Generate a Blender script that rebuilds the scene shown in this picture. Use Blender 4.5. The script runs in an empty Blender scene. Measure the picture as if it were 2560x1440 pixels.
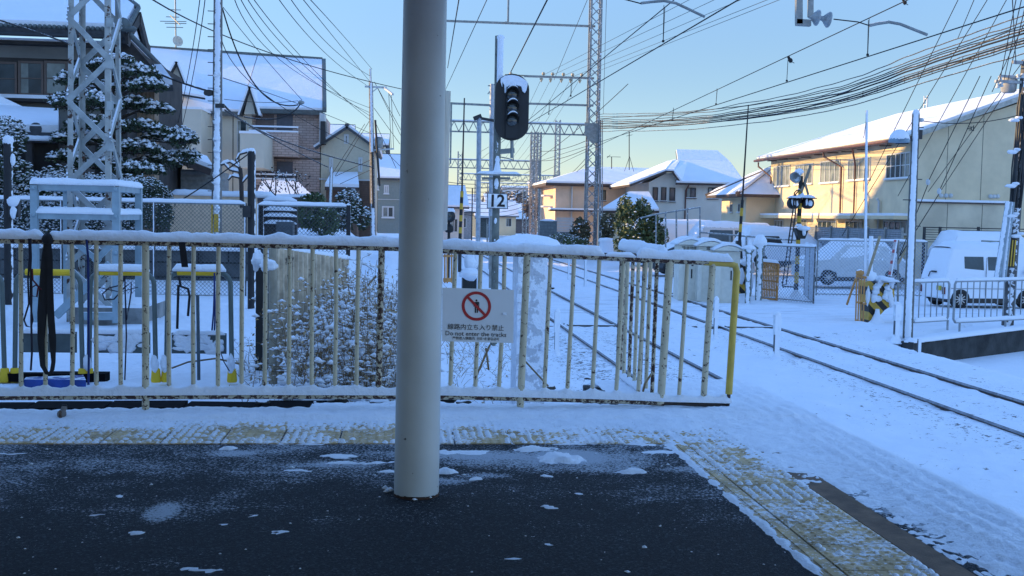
import bpy, math, random
from mathutils import Vector as V, Matrix, noise
R = random.Random(11)
sc = bpy.context.scene
# ---------------- camera ----------------
F = 2800.0
PSI, THE, RHO = math.radians(5.67), math.radians(3.67), 0.020
fw = V((math.sin(PSI)*math.cos(THE), math.cos(PSI)*math.cos(THE), -math.sin(THE)))
rt = V((math.cos(PSI), -math.sin(PSI), 0))
up = rt.cross(fw)
rt2 = rt*math.cos(RHO) + up*math.sin(RHO)
up2 = up*math.cos(RHO) - rt*math.sin(RHO)
CAM = V((0, 0, 1.6))
cd = bpy.data.cameras.new('camera'); cd.sensor_width = 36; cd.lens = F/2560*36
cd.clip_start = 0.05; cd.clip_end = 6000
cam = bpy.data.objects.new('camera', cd); sc.collection.objects.link(cam); sc.camera = cam
cam.matrix_world = Matrix(((rt2.x, up2.x, -fw.x, CAM.x), (rt2.y, up2.y, -fw.y, CAM.y), (rt2.z, up2.z, -fw.z, CAM.z), (0, 0, 0, 1)))
def ray(px, py): return rt2*((px-1280)/F) + up2*((720-py)/F) + fw
def atY(px, py, Y): d = ray(px, py); return CAM + d*(Y/d.y)
def atX(px, py, X): d = ray(px, py); return CAM + d*(X/d.x)
def atz(px, py, z): d = ray(px, py); return CAM + d*((z-CAM.z)/d.z)
def P(px, py, Z): return CAM + ray(px, py)*Z
# ---------------- light ----------------
SUN_EL, SUN_AZ = math.radians(12.5), math.radians(-74)
w = bpy.data.worlds.new('World'); sc.world = w; w.use_nodes = True
nt = w.node_tree; bg = nt.nodes['Background']
sky = nt.nodes.new('ShaderNodeTexSky'); sky.sky_type = 'NISHITA'; sky.sun_disc = False
sky.sun_elevation = SUN_EL; sky.sun_rotation = SUN_AZ; sky.air_density = 1.0; sky.dust_density = 0.0; sky.ozone_density = 3.6
tn = nt.nodes.new('ShaderNodeMix'); tn.data_type = 'RGBA'; tn.blend_type = 'MULTIPLY'; tn.inputs[0].default_value = 1; tn.inputs[7].default_value = (1.03, .955, .99, 1)
nt.links.new(sky.outputs[0], tn.inputs[6]); # sky colour is scaled down towards the horizon, allowing more exposure
wc = nt.nodes.new('ShaderNodeTexCoord'); wx = nt.nodes.new('ShaderNodeSeparateXYZ'); nt.links.new(wc.outputs['Generated'], wx.inputs[0])
wr = nt.nodes.new('ShaderNodeMapRange'); wr.interpolation_type = 'SMOOTHSTEP'; nt.links.new(wx.outputs[2], wr.inputs[0]); wr.inputs[1].default_value = .10; wr.inputs[2].default_value = .55; wr.inputs[3].default_value = .36; wr.inputs[4].default_value = 1.0
tm = nt.nodes.new('ShaderNodeVectorMath'); tm.operation = 'SCALE'; nt.links.new(tn.outputs[2], tm.inputs[0]); nt.links.new(wr.outputs[0], tm.inputs['Scale']); nt.links.new(tm.outputs[0], bg.inputs[0]); bg.inputs[1].default_value = 0.15
sd = bpy.data.lights.new('sun', 'SUN'); sd.energy = 1.9; sd.angle = math.radians(0.5); sd.color = (1, 0.68, 0.30)
so = bpy.data.objects.new('sun', sd); sc.collection.objects.link(so)
sdir = V((math.sin(SUN_AZ)*math.cos(SUN_EL), math.cos(SUN_AZ)*math.cos(SUN_EL), math.sin(SUN_EL)))
so.rotation_euler = sdir.to_track_quat('Z', 'Y').to_euler(); so.location = (-60, 20, 40)
sc.view_settings.view_transform = 'Standard'; sc.view_settings.look = 'None'
sc.view_settings.exposure = 2.02
# ---------------- materials ----------------
MATS = {}
SNOWC = (0.84, 0.87, 0.92, 1)
def N(nt, t, **k):
    n = nt.nodes.new(t)
    for a, b in k.items():
        if a.startswith('i_'): n.inputs[a[2:].replace('_', ' ')].default_value = b
        else: setattr(n, a, b)
    return n
def mth(nt, op, a, b=None, c=None, clamp=False):
    n = nt.nodes.new('ShaderNodeMath'); n.operation = op; n.use_clamp = clamp
    for i, q in enumerate((a, b, c)):
        if q is None: continue
        if isinstance(q, (int, float)): n.inputs[i].default_value = q
        else: nt.links.new(q, n.inputs[i])
    return n.outputs[0]
def mixc(nt, f, a, b):
    n = nt.nodes.new('ShaderNodeMix'); n.data_type = 'RGBA'
    for s, q in ((0, f), (6, a), (7, b)):
        if isinstance(q, (int, float)): n.inputs[s].default_value = q
        elif isinstance(q, tuple): n.inputs[s].default_value = q if len(q) == 4 else q+(1,)
        else: nt.links.new(q, n.inputs[s])
    return n.outputs[2]
def noi(nt, vec, sc_, det=4, out=0, rough=.55):
    n = N(nt, 'ShaderNodeTexNoise'); n.inputs['Scale'].default_value = sc_; n.inputs['Detail'].default_value = det
    n.inputs['Roughness'].default_value = rough
    nt.links.new(vec, n.inputs['Vector']); return n.outputs[out]
def ramp(nt, v, lo, hi):
    n = nt.nodes.new('ShaderNodeMapRange'); n.clamp = True
    nt.links.new(v, n.inputs[0]); n.inputs[1].default_value = lo; n.inputs[2].default_value = hi
    return n.outputs[0]
def mat(name, col, rough=.7, metal=0, var=.2, vs=6, snow=None, side=None, rust=None, bump=.0, bs=40, spec=None, coat=0, col2=None, brick=None, stripes=None, wave=None, alpha=None, trans=0):
    if name in MATS: return MATS[name]
    m = bpy.data.materials.new(name); m.use_nodes = True; nt = m.node_tree; MATS[name] = m
    b = nt.nodes['Principled BSDF']; tc = N(nt, 'ShaderNodeTexCoord'); ob = N(nt, 'ShaderNodeNewGeometry').outputs['Position']
    geo = N(nt, 'ShaderNodeNewGeometry')
    n1 = noi(nt, ob, vs)
    d = tuple(c*(1-var) for c in col)+(1,); l = tuple(min(1, c*(1+var)) for c in col)+(1,)
    if col2: d = tuple(col2)+(1,)
    c = mixc(nt, ramp(nt, n1, .35, .65), d, l)
    hgt = None
    if brick:   # (scale, mortar colour, width, height)
        bt = N(nt, 'ShaderNodeTexBrick'); bt.inputs['Scale'].default_value = 1; bt.inputs['Mortar Size'].default_value = brick[4] if len(brick) > 4 else .012
        bt.inputs['Brick Width'].default_value = brick[2]; bt.inputs['Row Height'].default_value = brick[3]
        sx = N(nt, 'ShaderNodeSeparateXYZ'); nt.links.new(ob, sx.inputs[0]); cx = N(nt, 'ShaderNodeCombineXYZ')
        nt.links.new(mth(nt, 'ADD', sx.outputs[0], sx.outputs[1]), cx.inputs[0]); nt.links.new(sx.outputs[2], cx.inputs[1])
        nt.links.new(cx.outputs[0], bt.inputs['Vector']); nt.links.new(c, bt.inputs['Color1'])
        nt.links.new(mixc(nt, .5, c, tuple(q*.7 for q in col)+(1,)), bt.inputs['Color2']); bt.inputs['Mortar'].default_value = tuple(brick[1])+(1,)
        c = bt.outputs[0]; hgt = bt.outputs[1]
    if stripes:  # (axis, period, colour, duty)
        sx = N(nt, 'ShaderNodeSeparateXYZ'); nt.links.new(ob, sx.inputs[0])
        q = mth(nt, 'FRACT', mth(nt, 'DIVIDE', sx.outputs[stripes[0]] if stripes[0] < 3 else mth(nt, 'ADD', sx.outputs[2], mth(nt, 'MULTIPLY', sx.outputs[0], 1.0)), stripes[1]))
        c = mixc(nt, mth(nt, 'GREATER_THAN', q, stripes[3]), c, tuple(stripes[2])+(1,))
    if wave:    # corrugation (axis, period, strength)
        sx = N(nt, 'ShaderNodeSeparateXYZ'); nt.links.new(ob, sx.inputs[0])
        hgt = mth(nt, 'SINE', mth(nt, 'MULTIPLY', sx.outputs[wave[0]], 6.283/wave[1]))
    if rust:    # (scale, threshold, colour)
        r1 = noi(nt, ob, rust[0], 5, rough=.65)
        r2 = noi(nt, ob, rust[0]*3.3, 3)
        rf = ramp(nt, mth(nt, 'ADD', mth(nt, 'MULTIPLY', r1, .75), mth(nt, 'MULTIPLY', r2, .25)), rust[1], rust[1]+.025)
        rc = mixc(nt, ramp(nt, r2, .35, .6), tuple(rust[2])+(1,), tuple(q*.35 for q in rust[2])+(1,))
        c = mixc(nt, rf, c, rc)
    rr = rough
    if snow is not None or side is not None:
        sx = N(nt, 'ShaderNodeSeparateXYZ'); nt.links.new(geo.outputs['Normal'], sx.inputs[0])
        sn = noi(nt, ob, 9, 5); f = None
        if snow is not None:
            f = ramp(nt, mth(nt, 'ADD', sx.outputs[2], mth(nt, 'MULTIPLY', mth(nt, 'SUBTRACT', sn, .5), 1.2)), snow, snow+.06)
        if side is not None:
            dt = mth(nt, 'ADD', mth(nt, 'MULTIPLY', sx.outputs[0], side[0]), mth(nt, 'MULTIPLY', sx.outputs[1], side[1]))
            f2 = ramp(nt, mth(nt, 'ADD', dt, mth(nt, 'MULTIPLY', mth(nt, 'SUBTRACT', sn, .5), side[3] if len(side) > 3 else .7)), side[2], side[2]+.05)
            f = f2 if f is None else mth(nt, 'MAXIMUM', f, f2)
        c = mixc(nt, f, c, SNOWC)
        rr = mth(nt, 'MAXIMUM', mth(nt, 'MULTIPLY', f, .7), rough)
    nt.links.new(c, b.inputs['Base Color'])
    if isinstance(rr, float) or isinstance(rr, int): b.inputs['Roughness'].default_value = rr
    else: nt.links.new(rr, b.inputs['Roughness'])
    b.inputs['Metallic'].default_value = metal
    if spec is not None: b.inputs['Specular IOR Level'].default_value = spec
    if bump or hgt is not None:
        bm = N(nt, 'ShaderNodeBump'); bm.inputs['Strength'].default_value = bump or .4
        bm.inputs['Distance'].default_value = .02 if not wave else wave[2]
        nt.links.new(hgt if hgt is not None else noi(nt, ob, bs, 4), bm.inputs['Height'])
        nt.links.new(bm.outputs[0], b.inputs['Normal'])
    return m
def snowmat():
    m = bpy.data.materials.new('snow'); m.use_nodes = True; nt = m.node_tree; b = nt.nodes['Principled BSDF']
    ob = N(nt, 'ShaderNodeNewGeometry').outputs['Position']
    c = mixc(nt, ramp(nt, noi(nt, ob, .9, 5), .3, .7), (.82, .86, .92, 1), (.88, .90, .94, 1))
    nt.links.new(c, b.inputs['Base Color']); b.inputs['Roughness'].default_value = .75
    b.inputs['Specular IOR Level'].default_value = .25
    bm = N(nt, 'ShaderNodeBump'); bm.inputs['Strength'].default_value = .8; bm.inputs['Distance'].default_value = .05
    h = mth(nt, 'ADD', noi(nt, ob, 4, 7, rough=.66), mth(nt, 'MULTIPLY', noi(nt, ob, 30, 4, rough=.7), .32))
    nt.links.new(h, bm.inputs['Height']); nt.links.new(bm.outputs[0], b.inputs['Normal'])
    return m
SNOW = snowmat(); MATS['snow'] = SNOW
# ---------------- mesh builder ----------------
def basis(d):
    d = d.normalized(); a = V((0, 0, 1)) if abs(d.z) < .99 else V((0, 1, 0))
    s = d.cross(a).normalized(); return s, s.cross(d).normalized()
class MB:
    def __init__(s): s.v = []; s.f = []; s.m = []; s.s = []
    def add(s, vs, fs, mi=0, sm=False):
        o = len(s.v); s.v += [tuple(p) for p in vs]
        for f in fs: s.f.append([i+o for i in f]); s.m.append(mi); s.s.append(sm)
        return s
    def bx(s, x0, x1, y0, y1, z0, z1, mi=0):
        vs = [(x, y, z) for x in (x0, x1) for y in (y0, y1) for z in (z0, z1)]
        return s.add(vs, [(0, 1, 3, 2), (4, 6, 7, 5), (0, 4, 5, 1), (2, 3, 7, 6), (0, 2, 6, 4), (1, 5, 7, 3)], mi)
    def box(s, c, d, rz=0, mi=0):
        c = V(c); ca, sa = math.cos(rz), math.sin(rz); vs = []
        for x in (-.5, .5):
            for y in (-.5, .5):
                for z in (-.5, .5):
                    X, Y = x*d[0], y*d[1]; vs.append((c.x+X*ca-Y*sa, c.y+X*sa+Y*ca, c.z+z*d[2]))
        return s.add(vs, [(0, 1, 3, 2), (4, 6, 7, 5), (0, 4, 5, 1), (2, 3, 7, 6), (0, 2, 6, 4), (1, 5, 7, 3)], mi)
    def bar(s, p, q, w, h, mi=0):
        p, q = V(p), V(q); a, b = basis(q-p); vs = []
        for e in (p, q):
            for i, j in ((-1, -1), (1, -1), (1, 1), (-1, 1)): vs.append(e+a*(i*w/2)+b*(j*h/2))
        return s.add(vs, [(3, 2, 1, 0), (4, 5, 6, 7), (0, 1, 5, 4), (1, 2, 6, 5), (2, 3, 7, 6), (3, 0, 4, 7)], mi)
    def tube(s, pts, r, n=8, mi=0, r2=None, cap=True):
        pts = [V(p) for p in pts]; k = len(pts); vs = []; a = None
        for i, p in enumerate(pts):
            d = (pts[min(i+1, k-1)]-pts[max(i-1, 0)])
            if d.length < 1e-9: d = V((0, 0, 1))
            if a is None: a, b = basis(d)
            else:
                d.normalize(); a = (a-d*a.dot(d)).normalized(); b = a.cross(d)*-1
                b = d.cross(a)*-1
            rr = r if r2 is None else r+(r2-r)*i/(k-1)
            for j in range(n):
                t = 2*math.pi*j/n; vs.append(p+(a*math.cos(t)+b*math.sin(t))*rr)
        fs = []
        for i in range(k-1):
            for j in range(n):
                fs.append((i*n+j, (i+1)*n+j, (i+1)*n+(j+1) % n, i*n+(j+1) % n))
        s.add(vs, fs, mi, n > 4)
        if cap: s.add(vs[:n], [tuple(range(n))], mi); s.add(vs[-n:], [tuple(range(n))[::-1]], mi)
        return s
    def lathe(s, c, prof, n=16, mi=0, ax=None, cap=True):
        c = V(c); ax = V(ax).normalized() if ax is not None else V((0, 0, 1)); a, b = basis(ax); vs = []
        for r, z in prof:
            for j in range(n):
                t = 2*math.pi*j/n; vs.append(c+ax*z+(a*math.cos(t)+b*math.sin(t))*r)
        fs = [(i*n+j, i*n+(j+1) % n, (i+1)*n+(j+1) % n, (i+1)*n+j) for i in range(len(prof)-1) for j in range(n)]
        s.add(vs, fs, mi, True)
        for i, q in ((0, 1), (len(prof)-1, -1)):
            if cap and prof[i][0] > 1e-4: s.add(vs[i*n:(i+1)*n], [tuple(range(n))[::-q]], mi)
        return s
    def prism(s, pts, vec, mi=0):
        pts = [V(p) for p in pts]; vec = V(vec); n = len(pts)
        s.add(pts+[p+vec for p in pts], [tuple(range(n))[::-1], tuple(range(n, 2*n))]+[(i, (i+1) % n, (i+1) % n+n, i+n) for i in range(n)], mi)
        return s
    def blob(s, c, rx, ry, rz, mi=0, n=8, k=5, jit=0, flat=False):
        c = V(c); vs = []; fs = []
        for i in range(k+1):
            t = math.pi*i/k
            for j in range(n):
                p = 2*math.pi*j/n; d = V((math.sin(t)*math.cos(p), math.sin(t)*math.sin(p), math.cos(t)))
                q = 1+jit*noise.noise(d*1.7+c*3.1) if jit else 1
                z = d.z*rz*q
                if flat and z < 0: z *= .25
                vs.append((c.x+d.x*rx*q, c.y+d.y*ry*q, c.z+z))
        for i in range(k):
            for j in range(n): fs.append((i*n+j, (i+1)*n+j, (i+1)*n+(j+1) % n, i*n+(j+1) % n))
        return s.add(vs, fs, mi, True)
    def octa(s, c, r, h, mi=0, rnd=R):
        a = rnd.uniform(0, 3); c = V(c)
        vs = [c+V((math.cos(a+i*math.pi/2)*r*rnd.uniform(.7, 1.2), math.sin(a+i*math.pi/2)*r*rnd.uniform(.7, 1.2), rnd.uniform(-.2, .2)*h)) for i in range(4)]
        vs += [c+V((0, 0, h)), c-V((0, 0, h*.5))]
        return s.add(vs, [(0, 1, 4), (1, 2, 4), (2, 3, 4), (3, 0, 4), (1, 0, 5), (2, 1, 5), (3, 2, 5), (0, 3, 5)], mi, True)
    def ridge(s, p, q, w, h, mi=0, seg=.06, seed=0, lump=.25, drop=0):
        """lumpy ridge of snow lying along p-q, width w, height h"""
        p, q = V(p), V(q); L = (q-p).length; k = max(2, int(L/seg)); d = (q-p).normalized()
        a = d.cross(V((0, 0, 1))); a = a.normalized() if a.length > 1e-4 else V((1, 0, 0)); n = 8; vs = []
        for i in range(k+1):
            t = i/k; e = min(t*L, (1-t)*L); en = min(1, math.sqrt(max(0, e)/(h*.7+1e-6))+.15)
            c = p+(q-p)*t; nz = noise.noise(V((c.x*3.5+seed, c.y*3.5, c.z*3.5+seed*2)))+.5*noise.noise(V((c.x*14+seed, c.y*14, 7)))
            hh = h*(1+lump*nz)*en; ww = w*(1+lump*.5*noise.noise(V((c.x*6+seed+9, c.y*6, 3))))*(.6+.4*en)
            for j in range(n):
                an = math.pi*(-.12+1.24*j/(n-1)); vs.append(c+a*(math.cos(an)*ww/2)+V((0, 0, max(math.sin(an), -.4)*hh if math.sin(an) > 0 else math.sin(an)*h*.6-drop*0)))
        fs = [(i*n+j, i*n+j+1, (i+1)*n+j+1, (i+1)*n+j) for i in range(k) for j in range(n-1)]
        fs += [((i+1)*n, (i+1)*n+n-1, i*n+n-1, i*n) for i in range(k)]
        s.add(vs, fs, mi, True); s.add(vs[:n], [tuple(range(n))[::-1]], mi); s.add(vs[-n:], [tuple(range(n))], mi)
        return s
    def build(s, name, mats, parent=None, loc=None):
        me = bpy.data.meshes.new(name)
        o0 = V(loc) if loc is not None else None
        vs = s.v if o0 is None else [(a-o0.x, b-o0.y, c-o0.z) for a, b, c in s.v]
        me.from_pydata(vs, [], s.f); me.polygons.foreach_set('material_index', s.m); me.polygons.foreach_set('use_smooth', s.s)
        if not isinstance(mats, (list, tuple)): mats = [mats]
        for m in mats: me.materials.append(m)
        me.update()
        o = bpy.data.objects.new(name, me); sc.collection.objects.link(o)
        if o0 is not None: o.location = o0
        if parent is not None:
            o.parent = parent
            if o0 is None: o.matrix_parent_inverse = Matrix.Translation(parent.location).inverted()
        return o
def tag(o, label=None, cat=None, group=None, kind=None):
    if label: o['label'] = label
    if cat: o['category'] = cat
    if group: o['group'] = group
    if kind: o['kind'] = kind
    return o
def root(name, loc, label, cat, group=None):
    o = bpy.data.objects.new(name, None); o.location = loc; o.empty_display_size = .2; sc.collection.objects.link(o)
    return tag(o, label, cat, group)
def lerp(a, b, t): return a+(b-a)*t
def table(tb, x):
    if x <= tb[0][0]: return tb[0][1]
    for (a, b), (c, d) in zip(tb, tb[1:]):
        if x <= c: return b+(d-b)*(x-a)/(c-a)
    return tb[-1][1]
def sst(a, b, x):
    t = max(0, min(1, (x-a)/(b-a))); return t*t*(3-2*t)
def text(body, size, o, u, v, m, parent, name='lettering', align='CENTER', th=.002, bold=0):
    cu = bpy.data.curves.new('t', 'FONT'); cu.body = body; cu.size = size; cu.align_x = align; cu.extrude = th/2; cu.resolution_u = 2; cu.offset = bold
    t = bpy.data.objects.new('t', cu); sc.collection.objects.link(t)
    bpy.context.view_layer.update()
    me = bpy.data.meshes.new_from_object(t.evaluated_get(bpy.context.evaluated_depsgraph_get()))
    bpy.data.objects.remove(t); me.name = name; me.materials.clear(); me.materials.append(m)
    u = V(u).normalized(); v = V(v); v = (v-u*v.dot(u)).normalized(); n = u.cross(v)
    me.transform(Matrix(((u.x, v.x, n.x, o[0]), (u.y, v.y, n.y, o[1]), (u.z, v.z, n.z, o[2]), (0, 0, 0, 1))))
    ob = bpy.data.objects.new(name, me); sc.collection.objects.link(ob); ob.parent = parent
    if parent is not None: ob.matrix_parent_inverse = Matrix.Translation(parent.location).inverted()
    return ob
# ================= SETTING =================
RT = -1.0                       # rail top
def nz(x, y, s, seed=0): return noise.noise(V((x*s+seed, y*s, seed*.7)))
def yz(x, y):
    """left yard level"""
    back = sst(26.0, 30.5, y)*1.0*sst(-1.2, -3.2, x) if x < -1.2 else 0
    return -.25 + back
def gz(x, y):
    bed = RT-.055
    yard = yz(x, y)
    e0 = -1.0 + .35*sst(12, 22, y); e1 = e0+2.6-.8*sst(9, 20, y)
    t = sst(e0, e1, x) if y < 60 else sst(-4, -1, x)
    z = yard*(1-t)+bed*t
    yw = 24.2+(x-11.4)*.9       # line of the retaining wall
    if x > 10.4 and y < yw+.6: z -= sst(10.6, 14.5, x)*.68*sst(yw+.6, yw+.2, y)+.10*sst(10.6, 11.4, x)
    t3 = sst(10.2, 12, x)*sst(yw+.2, yw+.7, y); z += t3*.05
    if 27 < y < 38.3 and -1 < x < 12: z += .055*sst(27, 27.25, y)*sst(38.3, 38.0, y)
    # snow humps
    off = 1 if not (27 < y < 38.3) else .25
    rg = .6+.8*abs(nz(x, y, .35, 9)); z += off*(.045*nz(x, y, 1.1)+rg*(.034*nz(x, y, 3.5, 3)+.026*nz(x, y, 8, 5)+.014*nz(x, y, 17, 2)))
    if y < 9.75 and x < -.9: z -= .35*sst(9.75, 9.6, y)*sst(-.9, -1.1, x)
    if 9.3 < y < 18 and -1.2 < x < 2.6: z += .10*max(0, nz(x, y, 2.2, 8))+.05*nz(x, y, 6, 2)
    # wheel ruts over the crossing
    if 27.3 < y < 38: z += (.022*math.sin(y*2.1+.4*math.sin(x*.7))+.03*noise.noise(V((x*.25, y*3.3, 4))))*sst(-3, 0, x) - .01
    # hollows along the rails, shallow
    for xr in RAILX:
        d = x-trkdx(y)-xr
        if -.13 < d < .05 and 27 < y < 38.3: z = RT-.10
        elif abs(d) < .3: z = min(z, RT-.030+.012*nz(x, y, 6, 6)-(.05 if abs(d) < .1 else 0)+(.018 if xr == XC else 0))
    return z
TA = [atz(1377, 728, RT).x, atz(1870, 966, RT).x]; XA = sum(TA)/2
TB = [atz(2080, 856, RT).x, atz(2294, 920, RT).x, atz(2560, 1003, RT).x]; XB = sum(TB)/3
TC = [atz(2190, 948, RT).x, atz(2560, 1085, RT).x]; XC = sum(TC)/2
GA = 1.435
c2 = (XB+XC)/2; XB, XC = c2+GA/2, c2-GA/2; XM = XA-GA
print('rails', TA, TB, TC, XM, XA, XC, XB)
RAILX = [XM, XA, XC, XB]
def trkdx(y): return max(0, y-105)**2/(2*260)
def axis_steps(segs):
    out = []; 
    for a, b, s in segs:
        n = max(1, round((b-a)/s)); out += [a+(b-a)*i/n for i in range(n)]
    return out+[segs[-1][1]]
xs = axis_steps([(-70, -20, 5), (-20, -7, .6), (-7, -1.5, .14), (-1.5, 3.5, .085), (3.5, 10, .09), (10, 15, .14), (15, 26, .8), (26, 90, 6)])
ys = axis_steps([(-12, 7, 2), (7, 9.2, .3), (9.2, 16, .09), (16, 27, .14), (27, 40, .18), (40, 70, .8), (70, 150, 4), (150, 400, 20)])
g = MB(); nx = len(xs); vs = [(x, y, gz(x, y)) for y in ys for x in xs]
fs = [(j*nx+i, j*nx+i+1, (j+1)*nx+i+1, (j+1)*nx+i) for j in range(len(ys)-1) for i in range(nx-1)]
g.add(vs, fs, 0, True)
GM = SNOW.copy(); GM.name = 'snowy_ground'; gnt = GM.node_tree; gb = gnt.nodes['Principled BSDF']
ob = N(gnt, 'ShaderNodeNewGeometry').outputs['Position']; src = gb.inputs['Base Color'].links[0].from_socket
sx = N(gnt, 'ShaderNodeSeparateXYZ'); gnt.links.new(ob, sx.inputs[0])
n1 = noi(gnt, ob, 7, 6, rough=.7); msk = ramp(gnt, noi(gnt, ob, .55, 3), .42, .62)
# bare ballast flecks near the tracks
f = mth(gnt, 'MULTIPLY', ramp(gnt, mth(gnt, 'SUBTRACT', n1, mth(gnt, 'MULTIPLY', msk, -.055)), .665, .70), ramp(gnt, sx.outputs[0], 2.0, 3.2))
f = mth(gnt, 'MULTIPLY', f, mth(gnt, 'SUBTRACT', 1, ramp(gnt, sx.outputs[1], 26, 30)))
n2 = noi(gnt, ob, 11, 6, rough=.75)
for xc_, w_, th_ in ((XC-.45, .6, .545), (XM-.5, .9, .51), (XM+.7, .8, .53), (XB+.5, .5, .575), (XC+.7, .6, .575)):
    bd_ = mth(gnt, 'SUBTRACT', 1, mth(gnt, 'DIVIDE', mth(gnt, 'ABSOLUTE', mth(gnt, 'SUBTRACT', sx.outputs[0], xc_)), w_), clamp=True)
    q_ = mth(gnt, 'ADD', n2, mth(gnt, 'MULTIPLY', bd_, .10)); q_ = mth(gnt, 'MULTIPLY', ramp(gnt, q_, th_+.10, th_+.14), mth(gnt, 'SUBTRACT', 1, ramp(gnt, sx.outputs[1], 24, 27)))
    q_ = mth(gnt, 'MULTIPLY', q_, mth(gnt, 'GREATER_THAN', bd_, .01)); f = mth(gnt, 'MAXIMUM', f, q_)
# thin worn streaks over the crossing
mp = N(gnt, 'ShaderNodeMapping'); mp.inputs['Scale'].default_value = (.35, 5.5, 1); gnt.links.new(ob, mp.inputs[0])
q_ = mth(gnt, 'MULTIPLY', ramp(gnt, noi(gnt, mp.outputs[0], 1.6, 5, rough=.7), .54, .66), mth(gnt, 'MULTIPLY', ramp(gnt, sx.outputs[1], 27.2, 28), mth(gnt, 'SUBTRACT', 1, ramp(gnt, sx.outputs[1], 37, 38))))
f = mth(gnt, 'MAXIMUM', f, mth(gnt, 'MULTIPLY', mth(gnt, 'MULTIPLY', q_, ramp(gnt, sx.outputs[0], 0, 2)), .42))
gnt.links.new(mixc(gnt, mth(gnt, 'MULTIPLY', f, .88), src, (.09, .075, .065, 1)), gb.inputs['Base Color'])
tag(g.build('ground', GM), kind='structure')
g = MB(); g.add([(-2500, -400, -1.6), (2500, -400, -1.6), (2500, 4000, -1.6), (-2500, 4000, -1.6)], [(0, 1, 2, 3)])
tag(g.build('terrain', SNOW), kind='structure')
# dark edges of the crossing slab that stick out of the snow
CONC = mat('dark_concrete', (.10, .095, .09), .9, var=.4, vs=3, snow=.35, bump=.4)
slab = MB()
for x0, x1 in ((XM+.15, XA-.12), (XC-.35, XC-.05), (XC+.15, XB-.1)):
    slab.bx(x0, x1, 26.88, 27.1, RT-.22, RT-.01)
for x0, x1 in ((2.2, XM-.1), (XA+.15, XA+1.2)): slab.bx(x0, x1, 26.95, 27.1, RT-.2, RT-.05)
tag(slab.build('road_edge', CONC), kind='structure')
# ---- rails
STEEL = mat('rail_steel', (.075, .055, .045), .45, metal=.6, var=.4, vs=20, snow=.72)
SHINE = mat('rail_head', (.30, .30, .31), .3, metal=.9, var=.3, vs=9, snow=.80)
for lab, pair in (('near railway track running past the platform edge', (XM, XA)), ('far railway track next to the road crossing barrier', (XC, XB))):
    t = root('railway_track', ((pair[0]+pair[1])/2, 20, RT), lab, 'railway track', 'railway tracks')
    for x in pair:
        m = MB(); yy = [2+i*2 for i in range(53)]+[108+4*i for i in range(60)]
        for ox, hw, z0, z1, mi in ((0, .032, RT-.04, RT, 1), (0, .012, RT-.12, RT-.04, 0), (0, .065, RT-.15, RT-.12, 0)):
            vs = []
            for y in yy:
                xx = x+trkdx(y)
                vs += [(xx-hw, y, z0), (xx+hw, y, z0), (xx+hw, y, z1), (xx-hw, y, z1)]
            fs = []
            for i in range(len(yy)-1):
                for j in range(4): fs.append((i*4+j, i*4+(j+1) % 4, (i+1)*4+(j+1) % 4, (i+1)*4+j))
            m.add(vs, fs, mi)
        m.build('rail', [STEEL, SHINE], t)
# ---- platform: asphalt slab under the canopy
XE = 3.37; YE = 9.02
ASP = mat('asphalt', (.0065, .0085, .012), .75, var=.6, vs=45, bump=1.0, bs=110, spec=.22)
nt = ASP.node_tree; b = nt.nodes['Principled BSDF']; src = b.inputs['Base Color'].links[0].from_socket
ob = N(nt, 'ShaderNodeNewGeometry').outputs['Position']; sx = N(nt, 'ShaderNodeSeparateXYZ'); nt.links.new(ob, sx.inputs[0])
X, Y = sx.outputs[0], sx.outputs[1]
dens = mth(nt, 'MAXIMUM', ramp(nt, Y, 4.6, 7.4), mth(nt, 'MULTIPLY', ramp(nt, X, .6, 2.0), ramp(nt, Y, 4.4, 6.5)))
dens = mth(nt, 'MAXIMUM', dens, mth(nt, 'MULTIPLY', ramp(nt, X, -1.2, -2.2), ramp(nt, Y, 4.0, 6.2)))
fn = noi(nt, ob, 48, 6, rough=.8); big = noi(nt, ob, 1.6, 4); mid = noi(nt, ob, 7, 4, rough=.7)
th = mth(nt, 'SUBTRACT', mth(nt, 'SUBTRACT', .68, mth(nt, 'MULTIPLY', ramp(nt, X, 2.62, 2.75), .16)), mth(nt, 'MULTIPLY', dens, .165))
th = mth(nt, 'SUBTRACT', th, mth(nt, 'MULTIPLY', mth(nt, 'SUBTRACT', big, .5), .30))
th = mth(nt, 'SUBTRACT', th, mth(nt, 'MULTIPLY', mth(nt, 'SUBTRACT', mid, .5), .22))
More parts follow.
